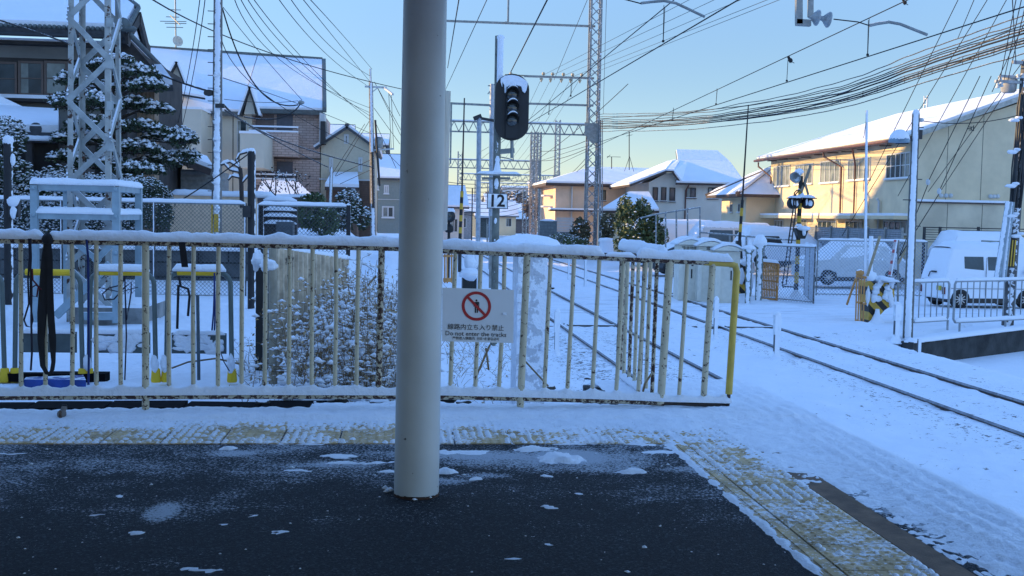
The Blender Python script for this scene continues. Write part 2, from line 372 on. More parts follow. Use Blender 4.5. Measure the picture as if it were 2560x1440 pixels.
for cx_, cy_, rx_, ry_, st_ in ((1.15, 7.35, .28, .26, .16), (1.9, 6.95, .3, .12, .13), (.52, 6.8, .2, .1, .12), (-.4, 7.15, .35, .15, .12), (-1.1, 7.45, .2, .12, .14), (.35, 7.4, .8, .18, .10), (.3, 6.65, .2, .12, .13), (-1.25, 5.98, .105, .27, .15), (-1.3, 5.95, .55, .45, .06), (1.25, 7.2, .6, .45, .09), (-.55, 6.9, .7, .28, .06), (.55, 7.25, .55, .3, .06), (-1.2, 5.1, .3, .16, .10), (1.5, 6.2, .6, .5, .03)):
    Xs = mth(nt, 'ADD', X, mth(nt, 'MULTIPLY', mth(nt, 'SUBTRACT', Y, cy_), .21)) if st_ > .2 else X
    dd = mth(nt, 'ADD', mth(nt, 'POWER', mth(nt, 'ABSOLUTE', mth(nt, 'DIVIDE', mth(nt, 'SUBTRACT', Xs, cx_), rx_)), 4 if st_ > .2 else 2), mth(nt, 'POWER', mth(nt, 'ABSOLUTE', mth(nt, 'DIVIDE', mth(nt, 'SUBTRACT', Y, cy_), ry_)), 4 if st_ > .2 else 2))
    th = mth(nt, 'SUBTRACT', th, mth(nt, 'MULTIPLY', mth(nt, 'SUBTRACT', 1, dd, clamp=True), st_))
fk = nt.nodes.new('ShaderNodeMapRange'); nt.links.new(fn, fk.inputs[0]); nt.links.new(th, fk.inputs[1]); nt.links.new(mth(nt, 'ADD', th, .07), fk.inputs[2])
vo = N(nt, 'ShaderNodeTexVoronoi'); vo.inputs['Scale'].default_value = 95; nt.links.new(ob, vo.inputs['Vector'])
agg = mixc(nt, ramp(nt, vo.outputs['Color'], .62, .95), src, (.055, .066, .082, 1))
pal = mixc(nt, mth(nt, 'MULTIPLY', fk.outputs[0], .72), agg, (.70, .76, .84, 1))
nt.links.new(pal, b.inputs['Base Color'])
pl = MB(); pl.bx(-14, XE, -8, YE, -1.4, 0, 0); pl.bx(1.75, XE, YE, 10.55, -1.4, -.004, 0)
o = pl.build('platform', ASP); tag(o, kind='structure')
TAC = mat('tactile_yellow', (.50, .36, .19), .8, var=.25, vs=5, bump=.3, bs=60)
nt = TAC.node_tree; b = nt.nodes['Principled BSDF']; src = b.inputs['Base Color'].links[0].from_socket
ob = N(nt, 'ShaderNodeNewGeometry').outputs['Position']
nt.links.new(mixc(nt, mth(nt, 'MULTIPLY', ramp(nt, mth(nt, 'ADD', noi(nt, ob, 26, 5, rough=.75), mth(nt, 'MULTIPLY', noi(nt, ob, 1.8, 3), .6)), .81, .90), .85), src, SNOWC), b.inputs['Base Color'])
# tactile strips
TY0 = 7.74; TY1 = TY0+.8; TX0 = 2.03; TX1 = 2.46
print('strip', atz(300, 1112, 0), atz(300, 1052, 0), atz(1790, 1058, 0), atz(2196, 1333, 0), atz(2006, 1350, 0), atz(365, 1035, 0), atz(1870, 968, 0), atz(2560,1367,0))
def tiles(x0, x1, y0, y1, s, dots):
    m = MB(); nx_, ny_ = max(1, round((x1-x0)/s)), max(1, round((y1-y0)/s)); sx_, sy_ = (x1-x0)/nx_, (y1-y0)/ny_
    for i in range(nx_):
        for j in range(ny_):
            a, c = x0+i*sx_, y0+j*sy_; m.bx(a+.006, a+sx_-.006, c+.007, c+sy_-.007, -.02, .008, 0)
            for p in range(dots):
                for q in range(dots):
                    cx, cy = a+(p+.5)*sx_/dots, c+(q+.5)*sy_/dots
                    m.lathe((cx, cy, .008), [(.016, 0), (.009, .006), (0, .0065)], 6, 0)
                    if noise.noise(V((cx*2.3, cy*2.3, 8)))+R.uniform(-.35, .45) > -.02+.35*sst(7.2, 5.0, cy): m.lathe((cx+R.uniform(-.006, .006), cy-.004, .007), [(R.uniform(.016, .027), 0), (.016, .010), (0, R.uniform(.014, .022))], 7, 1)
    return m
m = tiles(-6.05, TX0-.03, TY0, TY1, .4, 7)
tag(m.build('tactile_strip', [TAC, SNOW]), 'yellow dotted tactile paving across the platform end, half under snow', 'tactile paving', 'tactile paving strips')
m = tiles(TX0, TX1, 1.2, TY1, .4, 7)
m.bx(TX0-.075, TX0-.045, 1.2, TY0-.05, 0, .012); m.bx(TX0-.11, TX0-.004, 1.2, TY0-.05, -.02, .005)
tag(m.build('tactile_strip', [TAC, SNOW]), 'yellow dotted tactile paving running along the platform edge on the right', 'tactile paving', 'tactile paving strips')
BRN = mat('brown_edge', (.14, .085, .05), .8, var=.3, vs=8, bump=.3, bs=90)
m = MB(); m.bx(TX1+.005, TX1+.17, 1.2, 8.0, -.02, .005); tag(m.build('edge_band', BRN), kind='structure')
m = MB(); m.bx(XE-.02, XE+.09, -8, 10.6, -.25, -.01); tag(m.build('platform_edge', mat('edge_conc', (.3, .3, .29), .9, snow=.3)), kind='structure')
# ---- thick snow on the platform, a real sheet that pokes through where it lies
patch = []
for px, py, rx, ry, h in ((570, 1122, .06, .05, .02), (1395, 1148, .13, .16, .04), (1330, 1125, .12, .08, .03), (1185, 1200, .04, .035, .02), (1580, 1182, .1, .045, .03),
        (1110, 1180, .05, .05, .03), (345, 1330, .07, .05, .007), (490, 1422, .10, .04, .008), (1360, 1190, .04, .03, .015), (1372, 1270, .04, .03, .012), (1450, 1232, .035, .015, .01), (1150, 1130, .25, .07, .008),
        (840, 1140, .12, .06, .014), (900, 1158, .3, .025, .012), (240, 1287, .06, .012, .01), (30, 1134, .12, .02, .012), (640, 1290, .05, .05, .004), (1290, 1398, .04, .02, .008), (1500, 1320, .03, .012, .01), (1320, 1332, .025, .012, .01),
        (1335, 1390, .03, .015, .01), (960, 1180, .05, .03, .012), (1040, 1135, .12, .05, .016), (1640, 1130, .12, .08, .008), (1380, 1365, .05, .02, .006), (740, 1178, .12, .03, .006), (300, 1240, .05, .05, .006), (560, 1310, .05, .03, .006), (700, 1330, .08, .03, .004)):
    c = atz(px, py, 0); patch.append((c.x, c.y, rx, ry, h))
def st(x, y):
    n1 = nz(x, y, 9, 1); n2 = nz(x, y, 28, 4); n3 = nz(x, y, 2.1, 7); n4 = nz(x, y, 60, 9)
    k = -.02
    # end zone by the fence
    a = sst(TY1-.12, TY1+.05, y)*sst(-2.9, -1.2, x); a2 = sst(TY1-.05, TY1+.12, y)
    k = max(k, -.02+.05*a2+.025*a+(.014*n1+.01*n2)*a2)
    # over the tactile strip: dusting
    s1 = sst(TY0-.06, TY0+.02, y)
    k = max(k, -.016+s1*(.008+.012*sst(.0, .6, n3)+.013*n1+.012*n2+.004*n4+.014*sst(.2, 1.2, x)+.022*sst(TY0+.35, TY1, y)))
    k = max(k, -.02+sst(TY0-.35, TY0+.02, y)*sst(1.2, 2.0, x)*(.03+.012*n1+.01*n2))
    # right hand strip
    if x > TX0-.35:
        s2 = sst(TX0-.16, TX0-.0, x)*sst(2.5, 7.5, y); s2b = sst(TX0-.16, TX0-.02, x)
        k = max(k, -.020+s2b*(.002+.024*sst(5, 8, y)+.012*n1+.012*n2+.012*sst(2.3, 2.46, x)))
        e = math.exp(-((x-(TX0-.11))/.05)**2)
        k = max(k, -.02+e*(.030+.014*n1+.01*n2))
    if x > TX1:
        gap = sst(TX1+.12-.05*n3+.03*n1, TX1+.20, x) if y < 7.6 else 1
        gap = max(gap, sst(6.3, 7.5, y+1.3*n3+.9*n1+.7*n2))
        k = max(lerp(-.02, k, gap), -.02+gap*(.0195+.008*n1+.010*n2+.014*n4+.008*n3+.024*sst(2.7, 3.0, x)))
        # ridges left by the snow sliding along the edge
        if 2.85 < x < 3.30: k += .013*(.5+.5*math.sin((x-2.85)*(52+6*nz(0, y, .9, 3))+1.6*math.sin(y*1.3)))*sst(2.85, 2.95, x)*sst(3.3, 3.2, x)*(.6+.8*abs(nz(x*.6, y, 3.3, 2)))
        for q in range(6):
            yy = 2.9+1.0*q
            d = max(abs(x-2.80)/.06, abs(y-yy)/.07)
            if d < 1.2: k = max(k, .022*(1.2-d)+.004)
    wx_, wy_ = x+.05*n1+.02*n2, y+.05*nz(x, y, 9, 6)+.02*nz(x, y, 25, 3)
    for cx, cy, rx, ry, h in patch:
        dx, dy = (wx_-cx)/rx, (wy_-cy)/ry
        if abs(dx) < 1.8 and abs(dy) < 1.8:
            d = math.sqrt(dx*dx+dy*dy)+.35*n1+.45*n2+.35*n4
            if d < 1.1: k = max(k, h*min(1, (1.1-d)*1.3)-.002+.006*n4+.004*n2)
    # crumbs
    cr = n4+.5*n2+.35*n3*sst(4, 7, y)
    if cr > .92: k = max(k, (cr-.92)*.05)
    if y > 8.9 and x < -.7: k -= .06*sst(8.93, 9.0, y)
    return k
g = MB(); xs2 = axis_steps([(-6, -3.2, .06), (-3.2, 3.34, .022)]); ys2 = axis_steps([(3.2, 5.2, .04), (5.2, 10.5, .022)]); nx = len(xs2)
vals = [[st(x, y) for x in xs2] for y in ys2]
ex = sst
vs = [(x, y, max(vals[j][i], -.03)) for j, y in enumerate(ys2) for i, x in enumerate(xs2)]
fs = []
for j in range(len(ys2)-1):
    yy = ys2[j]
    for i in range(nx-1):
        if yy > YE+.1 and xs2[i] < 1.8: continue
        if max(vals[j][i], vals[j+1][i], vals[j][i+1], vals[j+1][i+1]) < -.001: continue
        fs.append((j*nx+i, j*nx+i+1, (j+1)*nx+i+1, (j+1)*nx+i))
g.add(vs, fs, 0, True)
o = g.build('snow_cover', SNOW); tag(o, kind='structure')
g = MB()
for _ in range(520):
    x, y = R.uniform(-2.6, 2.0), R.uniform(3.4, 7.7)
    if R.random() > .35+.65*(y-3.4)/4.3: continue
    if noise.noise(V((x*1.7, y*1.7, 3))) < R.uniform(-.35, .25): continue
    r = R.uniform(.003, .009)*(1+1.5*(R.random() < .08)); g.octa((x, y, .001), r, r*.5)
tag(g.build('snow_crumbs', SNOW), kind='stuff')
# snow over the slab edges
g = MB(); g.ridge((XE-.02, 1.5, -.02), (XE-.02, 10.5, -.02), .16, .05, seg=.1, seed=3)
g.ridge((1.8, 10.5, -.03), (XE, 10.5, -.03), .2, .07, seg=.08, seed=5); g.ridge((-.75, YE, -.03), (1.8, YE, -.03), .25, .06, seg=.05, seed=8, lump=.9)
tag(g.build('snow_bank', SNOW), kind='structure')
# road retaining wall on the right
W0, W1 = atY(2283, 856, 24.2), atY(2600, 824, 27.6)
RW = mat('wet_wall', (.035, .036, .036), .9, var=.6, vs=1.6, bump=.5, bs=12)
m = MB(); d = (W1-W0); d.z = 0; nrm = V((-d.y, d.x, 0)).normalized()
m.prism([(W0.x, W0.y, -2.2), (W1.x+3, W1.y+2.1, -2.2), (W1.x+3, W1.y+2.1, W1.z+.1), (W0.x, W0.y, W0.z)], nrm*.3, 0)
wl = m.build('retaining_wall', RW); tag(wl, 'dark stained concrete retaining wall below the road at the right edge', 'wall')
m = MB(); m.ridge(V(W0)+nrm*.12, V((W1.x+3, W1.y+2.1, W1.z+.1))+nrm*.12, .34, .09, seed=2, seg=.12); m.build('snow', SNOW, wl)
m = MB(); m.add([(W0.x, W0.y+.25, W0.z-.02), (W1.x+3, W1.y+2.3, W1.z+.06), (40, W1.y+2.3, W1.z+.06), (40, 40, W0.z-.02), (W0.x-.3, 40, -1.0)], [(0, 1, 2, 3, 4)], 0)
tag(m.build('road', SNOW), kind='structure')
# beneath the fence: dark boards and tarpaulin lying in the gap
m = MB()
for i in range(9):
    x = -5.2+i*.62; m.box((x-.6, YE+.42+R.uniform(-.03, .03), -.17+R.uniform(-.01, .01)), (.6, .35, .30), R.uniform(-.05, .05))
tag(m.build('board_stack', mat('black_rubber', (.008, .008, .009), .95, snow=1.25, spec=.05)), 'black rubber boards lying in the gap behind the platform end', 'boards')
m = MB(); k = 26; vs = []; fs = []
for i in range(k+1):
    for j in range(9):
        x = -3.9+i*.085; y = YE+.14+j*.03; vs.append((x, y, -.10+.05*nz(x, y, 5, 2)-.02*j*(j > 5)))
fs = [(i*9+j, (i+1)*9+j, (i+1)*9+j+1, i*9+j+1) for i in range(k) for j in range(8)]
m.add(vs, fs, 0, True); tag(m.build('tarpaulin', mat('blue_tarp', (.02, .06, .28), .5, var=.3, snow=.97)), 'crumpled blue tarpaulin under the fence at the left', 'tarpaulin')
# ================= NEAR OBJECTS =================
CREAM = mat('cream_rust', (.56, .49, .34), .45, var=.08, vs=5, rust=(24, .575, (.10, .035, .018)), bump=.15, bs=60)
CREAMR = mat('cream_very_rusty', (.52, .45, .32), .5, var=.1, vs=5, rust=(26, .485, (.085, .03, .016)), bump=.25, bs=50)
YEL = mat('yellow_paint', (.56, .39, .07), .5, var=.15, vs=7, rust=(13, .61, (.45, .36, .2)))
BLK = mat('black_strap', (.010, .010, .013), .8, var=.3)
# fence geometry in its own plane
FA, FB = atz(0, 1032, 0), atz(1600, 1026, 0)
FA = V((-3.30, 8.83, 0)); FB = V((2.2, 9.02, 0))
def onf(px, py, dy=0):
    """point of the fence plane behind a picture point"""
    d = ray(px, py); n = V((-(FB-FA).y, (FB-FA).x, 0)).normalized()
    t = n.dot(FA+n*dy-CAM)/n.dot(d); return CAM+d*t
TOP = [(0, 598), (500, 607), (1000, 618), (1110, 624), (1480, 640), (1600, 646), (1820, 656)]      # centre of the top rail
BOT = [(0, 993), (640, 990), (990, 991), (1110, 991), (1480, 1000), (1600, 1004), (1660, 1007), (1830, 1011)]
LEAN = [(0, -1), (364, 0), (604, 2), (840, 3), (952, 8), (1135, 14), (1313, 17), (1553, 20), (1665, 22), (1840, 23)]
fence = root('guard_fence', (FA+FB)/2, 'rusty cream steel guard fence with yellow end across the platform end', 'fence')
def railing(px0, px1, tb, r, name, mt, k=14, dy=0):
    pts = [onf(lerp(px0, px1, i/k), table(tb, lerp(px0, px1, i/k)), dy) for i in range(k+1)]
    m = MB(); m.tube(pts, r, 10); return m.build(name, mt, fence), pts
tr, tp = railing(-60, 1770, TOP, .033, 'top_rail', CREAMR)
br, bp = railing(-60, 1660, BOT, .024, 'bottom_rail', CREAMR)
m = MB(); pts = [onf(1760, 655), onf(1822, 659), onf(1838, 664), onf(1842, 680), onf(1832, 830), onf(1822, 985)]
m.tube(pts[:1]+pts[1:], .029, 10); m.build('end_post', YEL, fence)
m = MB(); m.tube([onf(1822, 985), onf(1820, 1012), onf(1800, 1013), onf(1650, 1007)], .017, 8); m.build('end_rail', mat('rusty_dark', (.05, .035, .03), .8, var=.4), fence)
for x in (52, 113, 180, 241, 302, 423, 484, 546, 605, 663, 723, 781, 839, 895, 1012, 1073, 1135, 1198, 1257, 1372, 1430, 1493, 1553, 1609, 1712, -8):
    l = table(LEAN, x); m = MB()
    bd_ = R.uniform(-1.6, 1.6); m.tube([onf(x+l*.3, table(TOP, x)+5), onf(x-l*.05+bd_, lerp(table(TOP, x), table(BOT, x), R.uniform(.3, .5))), onf(x-l*.4+bd_*.6, lerp(table(TOP, x), table(BOT, x), .72)), onf(x-l*.7, table(BOT, x)-3)], .0175 if x != 1012 else .02, 8); m.build('baluster', CREAM, fence)
for x, r, yb, mt in ((364, .028, 1030, CREAM), (952, .026, 992, CREAMR), (1313, .029, 1028, CREAM), (1668, .033, 1008, CREAM), (1775, .027, 1006, CREAM)):
    l = table(LEAN, x); m = MB(); m.tube([onf(x+l*.3, table(TOP, x)+4), onf(x-l*.75, yb)], r, 10); m.build('post', mt, fence)
m = MB()
for x0, x1, h in ((-60, 112, .062), (118, 1510, .066), (1512, 1588, .030), (1590, 1830, .07)):
    k = 12
    for i in range(k):
        a, c = lerp(x0, x1, i/k), lerp(x0, x1, (i+1)/k)
        pa, pc = onf(a, table(TOP, a)), onf(c, table(TOP, c)); pa.z += .012; pc.z += .012
        if i: pass
    pts = [onf(lerp(x0, x1, i/k), table(TOP, lerp(x0, x1, i/k))) for i in range(k+1)]
    # one continuous lumpy roll of snow following the rail
    n = 9; vs = []; K = int((pts[-1]-pts[0]).length/.035)
    for i in range(K+1):
        t = i/K*k; j = min(int(t), k-1); c = pts[j].lerp(pts[j+1], t-j); c.z += .016
        e = min(i, K-i)*.035; en = min(1, math.sqrt(e/.05)+.1)
        nn = nz(c.x, 1, 4, 3)*.28+nz(c.x, 2, 13, 5)*.22+nz(c.x, 7, 31, 5)*.14-.75*max(0, nz(c.x, 4, 1.9, 9)-.42)*3
        for q in range(n):
            an = math.pi*(-.2+1.4*q/(n-1)); hh = h*(1+nn)*en
            ww = .050*(1+.28*nz(c.x, q*.35, 9, 2))
            vs.append((c.x, c.y-math.cos(an)*ww, c.z+(math.sin(an)*hh if math.sin(an) > 0 else math.sin(an)*.02)))
    fs = [(i*n+j, (i+1)*n+j, (i+1)*n+j+1, i*n+j+1) for i in range(K) for j in range(n-1)]
    m.add(vs, fs, 0, True); m.add(vs[:n], [tuple(range(n))]); m.add(vs[-n:], [tuple(range(n))[::-1]])
m.build('snow', SNOW, tr)
m = MB(); xsb = [52, 113, 180, 241, 302, 364, 423, 484, 546, 605, 663, 723, 781, 839, 895, 952, 1012, 1073, 1135, 1198, 1257, 1313, 1372, 1430, 1493, 1553, 1609, 1668, 1712, 1775, 1822]
pts = []
n = 8; K = 260; vs = []
for i in range(K+1):
    px = lerp(-60, 1826, i/K); c = onf(px, table(BOT, px)); c.z += .012
    dmin = min(abs(px+table(LEAN, px)*.6-x) for x in xsb); bump_ = max(0, 1-dmin/15)**1.5
    h = .062+.035*bump_+.020*nz(c.x, 3, 6)+.010*nz(c.x, 5, 19)-.015*(px > 1660)
    for q in range(n):
        an = math.pi*(-.1+1.2*q/(n-1)); vs.append((c.x, c.y-math.cos(an)*.034, c.z+.004+(math.sin(an)*h if math.sin(an) > 0 else math.sin(an)*.01)))
m.add(vs, [(i*n+j, (i+1)*n+j, (i+1)*n+j+1, i*n+j+1) for i in range(K) for j in range(n-1)], 0, True)
m.add(vs[-n:], [tuple(range(n))[::-1]]); m.build('snow', SNOW, br)
# return panel running away from the fence
c0 = onf(1668, 650); XR = c0.x
ret = root('side_fence', (XR, c0.y+.7, 0), 'short rusty fence panel standing behind the guard fence near its right end', 'fence')
def onr(px, py): return atX(px, py, XR-.02)
m = MB(); T0, T1 = V((XR-.02, c0.y+.03, c0.z+.01)), V((XR-.02, c0.y+1.75, c0.z+.03)); m.tube([T0, T1], .03, 8); o = m.build('top_rail', CREAMR, ret)
m = MB(); m.ridge(T0+V((0, 0, .02)), T1+V((0, .05, .02)), .11, .085, seed=4); m.build('snow', SNOW, o)
for i in range(1, 8):
    y = c0.y+.03+.245*i; m = MB(); r = .033 if i == 7 else .0175
    m.tube([(XR-.02, y, c0.z), (XR-.02-.012, y, .06)], r, 8); m.build('post' if i == 7 else 'baluster', CREAMR if i % 2 else CREAM, ret)
m = MB(); m.tube([(XR-.03, c0.y+.03, .07), (XR-.03, c0.y+1.75, .06)], .02, 8); o = m.build('bottom_rail', CREAMR, ret)
m = MB(); m.ridge((XR-.03, c0.y+.1, .08), (XR-.03, c0.y+1.75, .07), .07, .05, seed=4); m.build('snow', SNOW, o)
c = atz(1618, 1026, .0); m = MB(); m.bx(c.x-.17, c.x+.15, c.y+.02, c.y+.3, -.3, .095); o = m.build('concrete_block', mat('dark_block', (.03, .025, .022), .9, var=.5, vs=14, snow=.8, bump=.5))
tag(o, 'dark stained block under the fence at the platform corner', 'block')
# ---- pillar
PIL = mat('pillar_paint', (.52, .54, .53), .36, var=.09, vs=1.8, bump=.05, bs=30, rust=(15, .655, (.36, .34, .30)))
b0, b1 = atz(1041, 1236, 0), P(1063, 0, 6.6)
RP = 56.0/F*(b0-CAM).dot(fw)
m = MB(); tp_ = b0+(b1-b0)*1.35; m.tube([b0+(tp_-b0)*(i/10) for i in range(11)], RP, 48)
pil = m.build('support_pillar', PIL); tag(pil, 'thick grey steel pillar standing on the dark asphalt', 'pillar')
m = MB(); vs = []
k = 48
for j in range(k):
    a = 2*math.pi*j/k; h = .012+.012*abs(nz(math.cos(a)*3, math.sin(a)*3, 2, 5))
    for z in (-.01, h): vs.append((b0.x+math.cos(a)*(RP+.003), b0.y+math.sin(a)*(RP+.003), z))
m.add(vs, [(2*j, 2*((j+1) % k), 2*((j+1) % k)+1, 2*j+1) for j in range(k)], 0, True); m.build('rust_ring', mat('rust_ring', (.06, .03, .02), .9, var=.5, vs=30), pil)
m = MB(); m.octa(b0+V((-RP-.02, .05, .015)), .03, .018); m.octa(b0+V((-RP-.045, .02, .012)), .02, .014); m.octa(b0+V((-RP-.05, .10, .012)), .02, .02); m.octa(b0+V((RP*.6, -.11, .01)), .012, .008)
m.octa(b0+V((RP*-.1, -.15, .01)), .02, .008)
o = m.build('snow_crumbs', SNOW); tag(o, 'small lumps of snow at the foot of the grey pillar', 'snow', kind='stuff')
# board fixed to the pillar, seen nearly edge-on
bd = root('notice_board', P(1110, 400, 6.75), 'narrow white notice board hung on the pillar, seen edge-on', 'sign')
def prp(px, py, Z): return P(px, py, Z)
for nm, x0t, x0b, x1t, x1b, y0, y1, z0, z1, mt in (('frame', 1111, 1105, 1122, 1111, 226, 578, 6.70, 6.75, mat('board_frame', (.40, .42, .40), .4)),):
    m = MB(); a, b_, c_, d_ = prp(1108, y0, 6.62), prp(1121, y0+2, 6.95), prp(1112, y1-3, 6.95), prp(1101, y1, 6.62)
    n = (b_-a).cross(d_-a).normalized(); m.prism([a, b_, c_, d_], n*-.015); m.build(nm, mt, bd)
m = MB(); u = (b_-a); dn = (d_-a); p0 = a-n*0
for i in range(26):
    t = .27+i*.022
    q0 = a+dn*t+u*.45; q1 = q0+u*.16; e = dn*.010
    m.add([q0+n*.002, q1+n*.002, q1+e+n*.002, q0+e+n*.002], [(0, 1, 2, 3)])
m.build('lettering', mat('ink_green', (.03, .10, .09), .6), bd)
# ---- sign on the fence
SW = mat('sign_white', (.70, .70, .69), .4, var=.02, vs=3); INK = mat('ink', (.006, .006, .008), .5, var=0); RED = mat('sign_red', (.42, .012, .014), .45, var=.05)
s00, s10, s01 = onf(1106, 719, -.035), onf(1285, 725, -.035), onf(1105, 853, -.035)
u = (s10-s00); v = (s00-s01); un, vn = u.normalized(), v.normalized(); sw, sh = u.length, v.length; nn = un.cross(vn).normalized()
if nn.y > 0: nn = -nn
sg = root('warning_sign', s00, 'white do-not-enter sign with red crossed circle on the fence beside the pillar', 'sign')
m = MB(); m.prism([s01, s01+un*sw, s01+un*sw+vn*sh, s01+vn*sh], -nn*.006); m.build('plate', SW, sg)
def sp(a, b, d=.002): return s01+un*(a*sw)+vn*(b*sh)+nn*d
cx, cy = .475, .675; R0, R1 = .205*sw, .165*sw; m = MB(); vs = []; k = 48
c = sp(cx, cy, .003)
for j in range(k):
    a = 2*math.pi*j/k; d = un*math.cos(a)+vn*math.sin(a); vs += [c+d*R0, c+d*R1]
m.add(vs, [(2*j, 2*((j+1) % k), 2*((j+1) % k)+1, 2*j+1) for j in range(k)])
d1 = (un-vn).normalized(); d2 = (un+vn).normalized(); w_ = .018*sw; c2_ = c+nn*.0015
m.add([c2_+d1*R1*1.02+d2*w_, c2_-d1*R1*1.02+d2*w_, c2_-d1*R1*1.02-d2*w_, c2_+d1*R1*1.02-d2*w_], [(0, 1, 2, 3)])
m.build('prohibition_ring', RED, sg)
m = MB(); q = .00082*sw*1.25; c = sp(cx, cy, .0025)
def fig(pts): m.add([c+un*(x*q)+vn*(y*q) for x, y in pts], [tuple(range(len(pts)))])
fig([(14*math.cos(i*.5236), 78+14*math.sin(i*.5236)) for i in range(12)])
fig([(-34, 58), (34, 58), (38, 50), (38, -8), (28, -8), (27, 36), (24, 36), (24, -2), (-24, -2), (-24, 36), (-27, 36), (-28, -8), (-38, -8), (-38, 50)])
fig([(-23, -2), (-3, -2), (-4, -92), (-21, -92)]); fig([(3, -2), (23, -2), (21, -92), (4, -92)])
m.build('person_symbol', INK, sg)
text('線路内立ち入り禁止', .088*sw, sp(.47, .235), un, vn, INK, sg)
text('Do not enter the tracks', .088*sw, sp(.47, .115), un, vn, INK, sg)
text('严禁进入铁路内  선로 내 출입금지', .045*sw, sp(.47, .045), un, vn, INK, sg)
m = MB(); m.box(sp(.87, .55, .01), (.03, .01, .02)); m.build('snow', SNOW, sg)
# ---- straps and cords hung on the fence
def strap(label, path, wd, mt=BLK, cat='strap', grp=None, dy=-.04, nm='strap', th=.004):
    pts = [onf(px, py, dy) for px, py in path]; m = MB()
    if wd > .012:
        vs = []
        for i, p in enumerate(pts):
            ww = wd if not isinstance(wd, list) else wd[i]
            vs += [p-V((ww/2, -.004*math.sin(i), 0)), p+V((ww/2, .004*math.sin(i), 0))]
        nn_ = len(pts); back = [q+V((0, th, 0)) for q in vs]
        m.add(vs+back, [(2*i, 2*i+1, 2*i+3, 2*i+2) for i in range(nn_-1)]+[(2*nn_+2*i, 2*nn_+2*i+2, 2*nn_+2*i+3, 2*nn_+2*i+1) for i in range(nn_-1)]+[(2*i, 2*i+2, 2*nn_+2*i+2, 2*nn_+2*i) for i in range(nn_-1)]+[(2*i+1, 2*nn_+2*i+1, 2*nn_+2*i+3, 2*i+3) for i in range(nn_-1)])
    else: m.tube(pts, wd, 6)
    return tag(m.build(nm, mt), label, cat, grp)
m = MB()
L = [(118, 592), (114, 640), (110, 700), (105, 780), (102, 850), (106, 915), (118, 936), (124, 937)]; Rr = [(120, 592), (124, 640), (124, 700), (126, 780), (131, 850), (133, 905), (130, 925), (124, 937)]
ws = [.03, .06, .065, .07, .05, .035, .03, .03]
def rib(pts, ws_, dy):
    P_ = [onf(x, y, dy) for x, y in pts]; vs = []
    for p, w2 in zip(P_, ws_): vs += [p-V((w2/2, 0, 0)), p+V((w2/2, .006, 0))]
    vs += [q+V((0, .005, 0)) for q in vs]; n = len(P_); m.add(vs, [(2*i, 2*i+1, 2*i+3, 2*i+2) for i in range(n-1)]+[(2*n+2*i, 2*n+2*i+2, 2*n+2*i+3, 2*n+2*i+1) for i in range(n-1)])
rib(L, ws, -.045); rib(Rr, [.03, .04, .045, .05, .05, .03, .03, .03], -.05); m.blob(onf(119, 597, -.045), .04, .03, .05, 0, 10, 6, .4)
tag(m.build('strap', BLK), 'wide black strap looped in long folds over the fence rail', 'strap')
ROPE = mat('dark_rope', (.02, .018, .03), .9, var=.4); ROPEB = mat('blue_rope', (.012, .03, .16), .8, var=.3); ROPER = mat('red_rope', (.10, .012, .02), .9)
strap('thin dark cord hanging in loops beside the wide black strap', [(72, 590), (74, 640), (70, 700), (72, 760), (60, 800), (66, 815), (78, 818), (82, 800), (76, 760), (76, 700), (78, 640), (76, 595)], .007, ROPE, 'cord', nm='cord')
strap('knotted dark cord hanging down to the lower rail at far left', [(77, 596), (75, 650), (79, 720), (78, 800), (80, 880), (77, 926)], .008, ROPE, 'cord', nm='cord')
strap('dark red cord knotted round the black ropes at the left', [(80, 672), (82, 700), (96, 716), (92, 742), (80, 740), (78, 720), (90, 712), (104, 724)], .007, ROPER, 'cord', nm='cord')
strap('thin blue cord hanging straight between two fence bars', [(216, 596), (220, 640), (221, 720), (221, 820), (222, 900), (221, 962)], .009, ROPEB, 'cord', nm='cord')
strap('black strap end hanging over the fence onto the third barrier', [(452, 596), (457, 625), (462, 668)], .05, dy=-.045)
